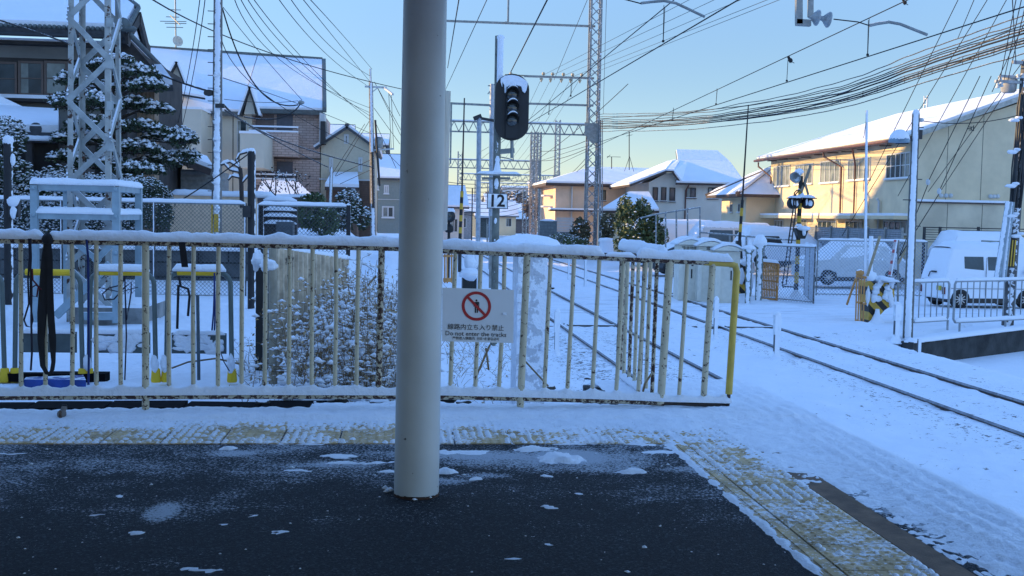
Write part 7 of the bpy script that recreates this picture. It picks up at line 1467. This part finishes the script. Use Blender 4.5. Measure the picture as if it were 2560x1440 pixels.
# trees behind at the left between pines and the apartment: snowy twigs at right of the pine
shrub('snow-tipped garden shrub between the pine and the shed', [(455, 345, 40, 28), (430, 400, 30, 25), (470, 395, 25, 18)], 33, .5, 1100, .045, LEAFD, .7, .04)
# ---- stone wall behind the chain link fence
STW = mat('stone_wall', (.085, .09, .09), .9, var=.5, vs=2.2, brick=(1, (.02, .02, .02), .7, .35, .02), bump=.5, snow=.45); zt = atY(400, 622, 27.2).z
m = MB(); m.bx(-16, atY(645, 650, 27).x, 27.2, 27.8, -.5, zt); o = m.build('stone_wall', STW); tag(o, 'dark stone retaining wall with snow on top behind the chain-link fence', 'wall'); m = MB(); m.ridge((-16, 27.4, zt), (atY(645, 650, 27).x, 27.4, zt), .6, .14, seg=.12, seed=2); m.build('snow', SNOW, o)
# wooden shed-like carport and bench behind the fence
t = root('carport', atY(700, 560, 36), 'dark low carport with layers of snow behind the chain-link fence', 'carport'); m = MB(); a, b = atY(660, 590, 36), atY(742, 510, 36); m.bx(a.x, b.x, 36, 36.4, a.z, b.z); m.build('wall', WDK, t); m = MB()
for y in (500, 525, 540, 558): z = atY(700, y, 35.8).z; m.ridge((a.x, 35.9, z), (b.x, 35.9, z), .5, .12, seg=.2, seed=y)
m.build('snow', SNOW, t); m = MB(); a, b = atY(690, 612, 34), atY(732, 555, 34); m.bx(a.x, b.x, 34, 34.6, a.z, b.z); m.build('bin', mat('bin_grey', (.07, .08, .09), .7), t)
for px, lab in ((868, 'black fence post closing the chain-link run'), (650, 'black fence post beside the square post')):
    m = MB(); a, b = atY(px+3, 640, 24.9), atY(px+3, 513, 24.9); m.box(((a.x+b.x)/2, 24.9, (a.z+b.z)/2), (.09, .09, b.z-a.z)); m.ridge(b-V((.06, 0, 0)), b+V((.06, 0, 0)), .1, .05, 1, seg=.04); tag(m.build('fence_post', [POLED, SNOW]), lab, 'post')
# ---- ribbed beige panel by the weeds
RIB = mat('ribbed_beige', (.52, .42, .30), .8, var=.3, vs=7, bump=.2, rust=(5, .60, (.30, .25, .19)))
Z0, Z1 = 12.3, 14.6; t = root('ribbed_panel', P(690, 950, Z0), 'weathered beige ribbed panel and post standing in the weeds left of the pillar', 'panel'); m = MB()
a, b, c, d = P(684, 952, Z0), P(870, 905, Z1), P(870, 648, Z1), P(684, 620, Z0); n = 34; nn_ = (b-a).cross(d-a).normalized(); nn_ = nn_ if nn_.y < 0 else -nn_; vs = []
for i in range(n*2+1):
    q = i/(n*2); off = nn_*(.04 if i % 4 in (1, 2) else 0); vs += [a.lerp(b, q)+off-V((0, 0, .2)), d.lerp(c, q)+off]
m.add(vs+[v-nn_*.03 for v in vs], [(2*i, 2*i+2, 2*i+3, 2*i+1) for i in range(n*2)]+[(2*i+4*n+2, 2*i+1+4*n+2, 2*i+3+4*n+2, 2*i+2+4*n+2) for i in range(n*2)]); m.build('panel', RIB, t)
m = MB(); m.tube([P(682, 990, Z0-.1), P(682, 622, Z0-.1)], .045, 10); m.build('post', mat('beige_post', (.30, .26, .19), .7, rust=(9, .72, (.08, .04, .02))), t)
m = MB(); m.ridge(d+V((-.1, 0, 0)), c, .10, .05, seed=2); m.blob(P(672, 662, Z0-.3), .085, .09, .07, 0, 12, 10, .6); m.blob(P(645, 650, Z0-.1), .07, .08, .10, 0, 12, 10, .6); m.build('snow', SNOW, t)
m = MB(); m.bx(P(640, 660, Z0+.6).x, P(668, 660, Z0+.6).x, P(655, 660, Z0+.6).y, P(655, 660, Z0+.6).y+.2, -.3, P(655, 668, Z0+.6).z); tag(m.build('dark_box', FRD), 'dark box under a lump of snow beside the ribbed panel', 'box')
# ---- snow-covered dead weeds: countless stems
wv, ws_, wl_ = MB(), MB(), MB()
def weed(x, y, h, lean, sf=1.0, thick=.004):
    z = gz(x, y); p = V((x, y, z)); a = R.uniform(0, 6.28); d = V((math.cos(a)*lean, math.sin(a)*lean, 1)); pts = [p]
    for k in range(4): d = (d+V((R.gauss(0, .12), R.gauss(0, .12), -.05*lean))).normalized(); pts.append(pts[-1]+d*h/4)
    wv.tube(pts, thick, 4, r2=thick*.5, cap=False)
    for k in range(int(h*11)):
        q = R.uniform(.25, 1); i = min(3, int(q*4)); b = pts[i].lerp(pts[i+1], q*4-i); e = b+V((R.gauss(0, .10), R.gauss(0, .06), R.uniform(-.04, .10))); wv.tube([b, e], thick*.45, 3, cap=False)
        cl = .5+1.6*max(-.25, noise.noise(e*4.5)); 
        if R.random() < .75*sf: ws_.octa(e+V((0, 0, .008)), R.uniform(.006, .034)*(1+cl), R.uniform(.005, .020)*(1+cl))
        for _q in range(1): leaf(wl_, e+V((R.gauss(0, .03), 0, R.gauss(0, .03))), R.uniform(.010, .030))
        if R.random() < .55*sf: ws_.octa(b.lerp(e, .5)+V((0, 0, .006)), R.uniform(.01, .03), R.uniform(.006, .014))
def pxy(px, y): return atY(px, 800, y).x
for _ in range(480):
    y = R.uniform(9.8, 15.5); px = R.uniform(735, 1010)*.99+ (R.random() < .1)*R.uniform(-60, 0); x = pxy(px, y); h = R.uniform(.4, 1.0)+.75*max(0, (px-800)/220)*min(1, R.random()+.25); weed(x, y, h*(.85 if y < 11 else 1), R.uniform(.05, .45), 1.0)
for _ in range(46):
    y = R.uniform(10.6, 13.5); px = R.uniform(860, 1003); weed(pxy(px, y), y, R.uniform(1.0, 1.45), R.uniform(.03, .2), 1.5, .005)
for px in (748, 768, 722, 770, 850, 930): y = R.uniform(10, 11.5); weed(pxy(px, y), y, R.uniform(.8, 1.25), .08, 1.6, .006)
for _ in range(70):
    y = R.uniform(9.4, 11.5); px = R.uniform(1100, 1330); weed(pxy(px, y), y, R.uniform(.15, .5), R.uniform(.3, 1.0), .45)
for _ in range(34):
    y = R.uniform(9.6, 14); px = R.uniform(1330, 1640); weed(pxy(px, y), y, R.uniform(.15, .45), R.uniform(.2, .8), .3)
for _ in range(16):
    y = R.uniform(9.4, 10); px = R.uniform(1590, 1625); weed(pxy(px, y), y, R.uniform(.2, .45), R.uniform(.1, .5), .6)
for _ in range(30):
    y = R.uniform(10, 14); px = R.uniform(605, 730); weed(pxy(px, y), y, R.uniform(.15, .5), R.uniform(.2, .9), .9)
for _ in range(220):
    y = R.uniform(10.5, 26); px = R.uniform(1120, 1330); x = pxy(px, y); weed(x, y, R.uniform(.1, .35), R.uniform(.3, 1), .8)
for _ in range(90):
    y = R.uniform(9.25, 9.6); px = R.uniform(560, 1560); weed(pxy(px, y), y, R.uniform(.06, .2), R.uniform(.3, 1), .5)
for _ in range(300):
    y = R.uniform(9.6, 14.5); px = R.uniform(720, 1010); x = pxy(px, y); z = gz(x, y); ws_.blob((x, y, z+R.uniform(0, .34)), R.uniform(.03, .14), R.uniform(.03, .10), R.uniform(.015, .06), 0, 9, 6, .9)
for pts, mi in ((((1600, 1010, 9.5), (1612, 960, 9.6), (1632, 930, 9.7)), 0), (((1225, 862, 10.4), (1195, 930, 10.3), (1188, 950, 10.2)), 0), (((1215, 870, 11), (1222, 925, 11)), 0), (((790, 925, 10.5), (825, 893, 10.7)), 0), (((870, 770, 11), (940, 690, 11.5)), 0), (((1310, 900, 12), (1370, 965, 11.4)), 0), (((430, 920, 11.8), (470, 905, 12), (540, 896, 12), (600, 910, 12.2)), 0)):
    wv.tube([P(*p) for p in pts], .010, 5)
o = wv.build('dead_weeds', DRY); tag(o, kind='stuff'); o = ws_.build('snow_on_weeds', SNT); tag(o, kind='stuff'); o = wl_.build('dry_leaves', DRYL); tag(o, kind='stuff')
# stones and clods poking out of the snow
m = MB()
for px, py, r in ((945, 1008, .07), (905, 1012, .06), (975, 1018, .09), (1120, 1000, .05), (1160, 1008, .05), (1360, 968, .10), (1345, 930, .09), (660, 1005, .05), (850, 1000, .05), (1470, 948, .05), (2040, 843, .07), (2160, 832, .16), (1730, 818, .12), (1480, 812, .1), (1410, 812, .12), (1376, 720, .1), (1690, 735, .2), (2090, 835, .06), (2120, 833, .1), (1770, 815, .14), (1720, 700, .22), (1440, 724, .06)):
    z = 0 if py > 990 else -1.06 if px > 1380 else -.75; p = atz(px, py, z); m.blob(p, r*1.4, r, r*.5, 0, 8, 5, .8)
o = m.build('loose_stones', mat('stone_dark', (.05, .045, .04), .95, var=.5, snow=.6)); tag(o, kind='stuff')
m = MB(); 
for _ in range(42):
    y = R.uniform(9.25, 9.9); x = pxy(R.uniform(640, 1330), y); m.blob((x, y, gz(x, y)+.02), R.uniform(.05, .16), R.uniform(.05, .1), R.uniform(.03, .09), 0, 8, 5, .5)
tag(m.build('snow_lumps', SNOW), kind='stuff')
# ================= WIRES =================
WIR = mat('wire_black', (.012, .014, .017), .9, var=.1); WIRS = mat('wire_snowy', (.03, .03, .032), .8, snow=.85, var=.3)
def wire(label, pts, r, grp, mt=WIR, sag=0, n=20, name='overhead_wire', wob=0, seed=0):
    out = []
    for s in range(len(pts)-1):
        a, b = V(pts[s]), V(pts[s+1])
        for i in range(n+(s == len(pts)-2)):
            t = i/n; p = a.lerp(b, t); p.z -= 4*sag*t*(1-t)
            if wob: p += V((noise.noise(V((t*9+seed, 1, 0)))*wob, 0, noise.noise(V((t*11+seed, 5, 0)))*wob))
            out.append(p)
    m = MB(); m.tube(out, r, 5, cap=False); return tag(m.build(name, mt), label, 'wire', grp)
def along(X, p, q): return atX(p[0], p[1], X), atX(q[0], q[1], X)
def ext(a, b, y0, y1):
    a, b = V(a), V(b); d = (b-a)/(b.y-a.y); return a+d*(y0-a.y), a+d*(y1-a.y)
CG = 'overhead line wires above the tracks'
ct, me_ = 'thin contact wire stretched above the near track', 'carrier wire above the near track'
# far track pair
def catenary(X, c_pts, m_pts, lab):
    a, b = along(X, *c_pts); a, b = ext(a, b, 8, Y1); cw = (a, b)
    wire('contact wire above the '+lab, [a, b], .011, CG, n=8)
    a2, b2 = along(X, *m_pts); a2, b2 = ext(a2, b2, 8, Y1); wire('carrier wire above the '+lab, [a2, b2], .010, CG, n=8)
    dr = MB()
    return cw, (a2, b2)
cw1 = catenary(8.6, ((2560, 17), (1700, 291)), ((2262, 3), (1700, 268)), 'far track')
cw2 = catenary(4.7, ((1845, 0), (1560, 168)), ((1675, 8), (1560, 103)), 'near track')
for (cw, mw), ps in ((cw1, ((2172, 48, 137), (1970, 148, 202), (1793, 222, 260), (1684, 270, 300))), (cw2, ((1661, 15, 103), (1430, 195, 240), (1375, 250, 285)))):
    X = cw[0].x
    for px, t0, t1 in ps:
        a, b = atX(px, t0, X), atX(px-3, t1, X); m = MB()
        for dx in (-.03, .03): m.tube([a+V((dx, dx*3, 0)), b+V((dx*.3, dx, 0))], .006, 4, cap=False)
        m.bar(b+V((-.02, 0, 0)), b+V((.02, 0, 0)), .03, .04); m.build
        tag(m.build('wire_dropper', WIR), 'looped dropper hanging between the carrier and contact wires', 'dropper', 'droppers between carrier and contact wires')
# steady arms and insulator bracket
br = root('line_bracket', atX(2030, 30, 8.6), 'hanging galvanised bracket with two disc insulators at the top edge', 'bracket'); XBk = 8.6; Yk = atX(2150, 55, 8.6).y
def k_(x, y): return atY(x, y, Yk)
def bkm(nm, f, mt): m = MB(); f(m); return m.build(nm, mt, br)
bkm('hanger', lambda m: (m.bar(k_(1997, -60), k_(1997, 60), .12, .1), m.bar(k_(1990, 56), k_(2026, 58), .1, .12), m.bar(k_(2027, -60), k_(2026, 42), .09, .09)), GALV)
IG = mat('insulator_grey', (.30, .33, .34), .35, snow=1.1)
for x in (2047, 2075):
    c = k_(x, 41 if x < 2060 else 46); m = MB(); m.lathe(c+V((-.20, 0, 0)), [(.04, 0), (.05, .06), (.08, .09), (.15, .16), (.15, .19), (.05, .2)], 14, ax=(1, 0, -.15)); m.build('insulator', IG, br)
bkm('tie_wire', lambda m: m.tube([k_(2084, 48), k_(2145, 55), k_(2173, 64)], .012, 5), WIR)
bkm('steady_arm', lambda m: m.tube([k_(2173, 64), k_(2195, 59), (k_(2222, 55)), k_(2250, 60), k_(2318, 87)], .03, 8), GALV)
br = root('line_bracket', atX(1700, 20, 4.7), 'curved steady arm reaching in from the top edge above the near track', 'bracket'); Yk = atX(1760, 42, 4.6).y
bkm('steady_arm', lambda m: m.tube([k_(1602, 8), k_(1625, 5), k_(1660, 2), k_(1690, 8), k_(1762, 42)], .022, 8), GALV); bkm('tie_wire', lambda m: m.tube([k_(1540, -8), k_(1560, -2), k_(1602, 9)], .010, 5), WIR)
# black/steel feeders in the middle
def w2(label, p, Zp, q, Zq, r=.012, grp=CG, mt=WIR, sag=0, **k): return wire(label, [P(p[0], p[1], Zp), P(q[0], q[1], Zq)], r, grp, mt, sag, **k)
w2('taut wire falling from the top edge to the insulator above the signal', (1368, 0), 40, (1277, 180), 68, .03)
w2('steep wire just right of the pillar, falling to the left', (1147, 0), 30, (1119, 170), 60, .018); w2('fainter wire falling behind the pillar from the top edge', (1217, 0), 30, (1095, 265), 66, .012)
w2('thin stay wire left of the lattice mast top', (1468, 0), 60, (1385, 200), 75, .015); w2('thin wire hanging just right of the nearest gantry mast', (1516, 0), 55, (1508, 285), 69, .012)
FG = 'faint feeder wires fanning right from the gantry insulators'
for (x0, y0), (x1, y1) in (((1358, 188), (1935, -110)), ((1381, 188), (2000, -100)), ((1408, 190), (2060, -90)), ((1431, 192), (2120, -80)), ((1454, 194), (2100, -60))):
    wire('faint feeder wire fanning right and up from the gantry insulators', [P(x0, y0, 69), P(x1, y1, 30)], .009, FG, WIR)
for x0, x1 in ((1352, 1285), (1376, 1300), (1402, 1318), (1426, 1336), (1448, 1352)): wire('faint feeder wire dropping left below the gantry insulators', [P(x0, 200, 69), P(x1-40, 400, 98)], .010, 'faint feeder wires dropping from the gantry insulators', WIR, .3)
for p, q in (((1570, 210, 60), (1340, 400, 98)), ((1480, 345, 69.5), (1352, 378, 98)), ((1480, 365, 69.5), (1352, 402, 98)), ((1478, 380, 69), (1400, 452, 120)), ((1478, 395, 69), (1395, 458, 120))): wire('wire running back from the nearest gantry mast to the farther ones', [P(*p), P(*q)], .02, 'wires between the gantry masts', WIR, .25)
# the thick cable bundle on the right
BG_ = 'sagging cable bundle across the right-hand sky'
for i in range(11):
    y0 = (286, 292, 300, 305, 309, 313, 317, 321, 322, 328, 296)[i]; y1 = (36, 52, 66, 72, 80, 92, 98, 104, 112, 132, 60)[i]; tan_ = i in (0, 1, 5)
    c = [(1500, y0), (1760, lerp(y0, y1, .15)+(26-i if not i == 9 else 22)), (2080, lerp(y0, y1, .42)+30), (2330, lerp(y0, y1, .74)+18), (2570, y1)]; Zs = [69, 52, 39, 32, 27.5]
    pts = []
    for s in range(4):
        for k in range(14):
            t = (s+k/14); 
            def cr(a, b, c_, d, u): return .5*((2*b)+(-a+c_)*u+(2*a-5*b+4*c_-d)*u*u+(-a+3*b-3*c_+d)*u**3)
            g_ = lambda L: cr(L[max(0, s-1)], L[s], L[s+1], L[min(4, s+2)], k/14)
            x, y, Z = g_([q[0] for q in c]), g_([q[1] for q in c]), g_(Zs); wb = (2.5 if i < 4 else 1.5)*noise.noise(V((t*5, i*3, 1)))*1.6; pts.append(P(x, y+wb, Z))
    m = MB(); m.tube(pts, .026 if i in (3, 4, 6, 7) else .016, 5, cap=False)
    tag(m.build('cable', mat('cable_tan', (.07, .065, .06), .8, snow=.95) if tan_ else (WIRS if i % 2 else WIR)), 'dark cable of the sagging bundle crossing the sky to the right edge' if not tan_ else 'pale wavy cable at the top of the sagging bundle', 'cable', BG_ if not tan_ else 'pale cables of the bundle')
    if i in (8,):
        m = MB()
        for q in pts[2:-2:2]: m.bar(q, q+V((0, 0, .2)), .012, .012)
        tag(m.build("cable_hangers", WIR), "row of small hanger clips standing on the lowest sagging cable", "clips")
# poles' wires right side: steep lines above the hall
SG = 'steep thin wires in front of the ochre hall'
for p, q in (((2437, -5), (2395, 95)), ((2395, 0), (2165, 470)), ((2468, 0), (2105, 590)), ((2516, 0), (2245, 490)), ((2560, 150), (2320, 480)), ((2540, 190), (2350, 480))): wire('steep thin wire crossing the hall roof', [P(p[0], p[1], 29), P(q[0], q[1], 36)], .011, SG)
for x, y, p2 in ((2320, 455, (2245, 650)), (2348, 478, (2160, 720))):
    t = root('guy_wire', P(x, y, 27), 'guy wire with glass knob insulator '+('in front of the hall corner' if x < 2330 else 'in front of the hall gable, the lower of two'), 'guy wire'); m = MB(); m.tube([P(2450+(x-2320), 190, 26), P(x, y, 27)], .010, 5); m.build('wire', WIR, t); m = MB(); m.blob(P(x, y, 27), .055, .055, .08); m.build('insulator', FRW, t); m = MB(); m.tube([P(x, y+6, 27), P(p2[0] if x < 2330 else 2250, p2[1] if x < 2330 else 640, 28)], .010, 5); m.build('lower_wire', WIR, t)
    if x > 2330: m = MB(); m.tube([P(2275, 600, 28), P(2245, 660, 28)], .03, 6); m.build('sleeve', mat('sleeve_wood', (.35, .28, .18), .7), t)
m = MB(); m.tube([P(2200, 590, 27.5), P(2168, 690, 27.5)], .035, 6); tag(m.build('guy_guard', mat('sleeve_wood', (.35, .28, .18), .7)), 'pale wooden guy guard leaning behind the raised arm', 'guy guard')
wire('service wire from the lamp pole to the right-edge pole', [P(2303, 302, 25.7), P(2545, 288, 27.5)], .010, 'service wires at the right', WIR, .12)
for p, q in (((2540, 160, 28), (2530, -20, 20)), ((2500, 200, 28), (2560, -100, 20)), ((2510, 200, 28), (2575, -100, 20)), ((2520, 200, 28), (2590, -100, 20)), ((2560, 60, 28), (2480, 230, 28))): wire('short wire above the transformer pole at the right edge', [P(*p), P(*q)], .010, 'wires above the transformer pole')
# left-hand wires
LG_ = 'wires fanning from the far pole to the upper left'
L_ = [((585, -5), (700, 150), (925, 270)), ((600, -5), (730, 160), (925, 282)), ((617, -5), (745, 150), (925, 290)), ((632, -5), (770, 160), (925, 300)), ((695, -5), (800, 120), (915, 212)), ((725, -5), (820, 110), (925, 190)), ((755, -5), (840, 100), (928, 208)), ((772, -5), (850, 80), (930, 173))]
for i, (a, b, c) in enumerate(L_):
    pts = []
    for k in range(17):
        t = k/16; u = 1-t; b2 = (2*b[0]-(a[0]+c[0])/2, 2*b[1]-(a[1]+c[1])/2); pts.append(P(u*u*a[0]+2*u*t*b2[0]+t*t*c[0], u*u*a[1]+2*u*t*b2[1]+t*t*c[1], lerp(24, 61, t)))
    wire('thin wire fanning from the far pole up to the top edge', pts, .011, LG_, n=1)
def curve(label, a, b, c, Za, Zc, r, grp, mt=WIR):
    pts = []
    for k in range(21):
        t = k/20; u = 1-t; b2 = (2*b[0]-(a[0]+c[0])/2, 2*b[1]-(a[1]+c[1])/2); pts.append(P(u*u*a[0]+2*u*t*b2[0]+t*t*c[0], u*u*a[1]+2*u*t*b2[1]+t*t*c[1], lerp(Za, Zc, t)))
    return wire(label, pts, r, grp, mt, n=1)
curve('long wire crossing the whole left sky down to the big pillar', (370, -8), (640, 120), (1010, 224), 26, 60, .02, 'long left wires')
for a, b, c, lab in (((500, -5), (475, 160), (440, 330), 'left one of two steep wires left of the concrete pole'), ((513, -5), (488, 160), (452, 330), 'right one of two steep wires left of the concrete pole')): curve(lab, a, b, c, 26, 44, .012, 'steep wires left of the concrete pole')
curve('deep loop of wire from the concrete pole top to the splice box', (556, 20), (640, 215), (745, 262), 30, 34, .02, 'looping service wires'); curve('second loop from the concrete pole crossing the brick balconies', (556, 22), (620, 200), (930, 385), 30, 60, .015, 'looping service wires')
curve('faint wire from the concrete pole top towards the far houses', (558, 18), (640, 120), (755, 250), 30, 40, .010, 'looping service wires'); curve('faint wire over the brick wall towards the beige gable', (558, 195), (760, 265), (930, 335), 30, 60, .012, 'looping service wires')
curve('thick snowy cable from the house eave to the concrete pole', (385, 180), (470, 212), (540, 232), 30, 30.5, .028, 'thick service cables', WIRS); curve('heavy cable running right from the concrete pole past the balconies', (562, 265), (690, 345), (930, 418), 30.5, 60, .03, 'thick service cables', WIRS); curve('second heavy cable running under the first one', (562, 275), (690, 352), (820, 418), 30.5, 50, .022, 'thick service cables', WIRS)
curve('snowy cable from the splice box back to the bay roof', (752, 258), (700, 295), (610, 292), 34, 36, .02, 'thick service cables', WIRS); curve('thin wire from the concrete pole to the splice box', (560, 248), (660, 256), (745, 252), 30.5, 34, .008, 'looping service wires')
curve('dark wire crossing in front of the dark house roof at upper left', (-10, 48), (90, 80), (200, 120), 26, 29, .022, 'wires before the dark house', WIRS); curve('guy line from the tree top down to the chain-link fence', (625, 382), (530, 450), (450, 502), 25, 24.8, .014, 'guy lines')
m = MB(); c = P(753, 256, 34); m.blob(c, .10, .07, .07); tag(m.build('splice_box', GALV), 'small pale splice box hanging on the wires before the big roof', 'splice box')
for p, q in (((936, 205), (1005, 330)), ((943, 218), (1005, 345)), ((935, 270), (1000, 360)), ((968, 225), (1000, 290)), ((972, 235), (978, 372)), ((978, 235), (984, 372)), ((936, 300), (990, 420)), ((936, 350), (1003, 418)), ((936, 395), (840, 440)), ((936, 420), (850, 460)), ((925, 300), (838, 440)), ((912, 310), (830, 436))): wire('thin wire around the far transformer pole left of the pillar', [P(*p, 61), P(*q, 66)], .015, 'wires around the far transformer pole')
for i in range(9): wire('fine wire sagging among the distant gantries', [P(1118, 455+i*9, 100), P(1340, 418+i*12, 160)], .03, 'fine wires among the distant gantries', WIR, 1.0)
# ================= BIRDS =================
FEA = mat('feather_brown', (.10, .065, .045), .9, var=.5, vs=60); FEB = mat('feather_belly', (.20, .18, .17), .9, var=.15); FED = mat('feather_dark', (.012, .010, .010), .8)
c = atz(153, 1048, .01); sp_ = root('sparrow', c, 'small brown sparrow standing in the snow below the fence at the left', 'bird')
def bird(par, c, s, fx_, up1=1, mats=(FEA, FEB, FED)):
    """body profile as one continuous lathe along a tilted axis"""
    ax = V((fx_*.55, .25, .9)).normalized(); m = MB(); m.lathe(c+V((-fx_*.012*s, 0, .012*s)), [(.004*s, -.008*s), (.022*s, .0), (.033*s, .018*s), (.034*s, .034*s), (.027*s, .05*s), (.019*s, .060*s), (.021*s, .070*s), (.022*s, .080*s), (.016*s, .092*s), (.004*s, .098*s)], 14, ax=ax); m.build('body', mats[1], par)
    hd = c+V((-fx_*.012*s, 0, .012*s))+ax*.084*s; m = MB(); m.blob(hd+V((-.003*s*fx_, .004*s, .005*s)), .021*s, .021*s, .017*s, 0, 12, 8); m.build('cap', mats[2], par)
    m = MB(); m.lathe(hd+V((fx_*.017*s, -.004*s, -.002*s)), [(.006*s, 0), (.001*s, .014*s)], 6, ax=(fx_, -.3, -.1)); m.build('beak', mats[2], par)
    for sy in (-1, 1):
        m = MB(); m.blob(c+ax*.030*s+V((-fx_*.016*s, sy*.026*s, .006*s)), .014*s, .012*s, .036*s, 0, 8, 6); m.build('wing', mats[0], par)
        m = MB(); m.tube([c+V((.008*s*sy, 0, .012*s)), c+V((.010*s*sy, -.004*s, -.010*s))], .0018*s, 5); m.build('leg', mats[2], par)
        m = MB(); m.blob(hd+V((fx_*.010*s, sy*.016*s, .003*s)), .003*s, .003*s, .003*s, 0, 6, 4); m.build('eye', mats[2], par)
    m = MB(); m.bar(c+V((-fx_*.022*s, .0, .012*s)), c+V((-fx_*.06*s, .01*s, -.004*s)), .014*s, .005*s); m.build('tail', mats[0], par)
bird(sp_, c, 1.0, .55)
for px, py, lab in ((1977, 151, 'dark bird perched on a dropper between the overhead wires'), (2263, 4, 'dark bird on the carrier wire at the top edge')):
    c = atX(px, py, 8.6); b = root('perched_bird', c, lab, 'bird', 'birds on the wires'); bird(b, c-V((0, 0, .05)), 1.45 if px < 2000 else 1.0, -1, mats=(FED, FED, FED))
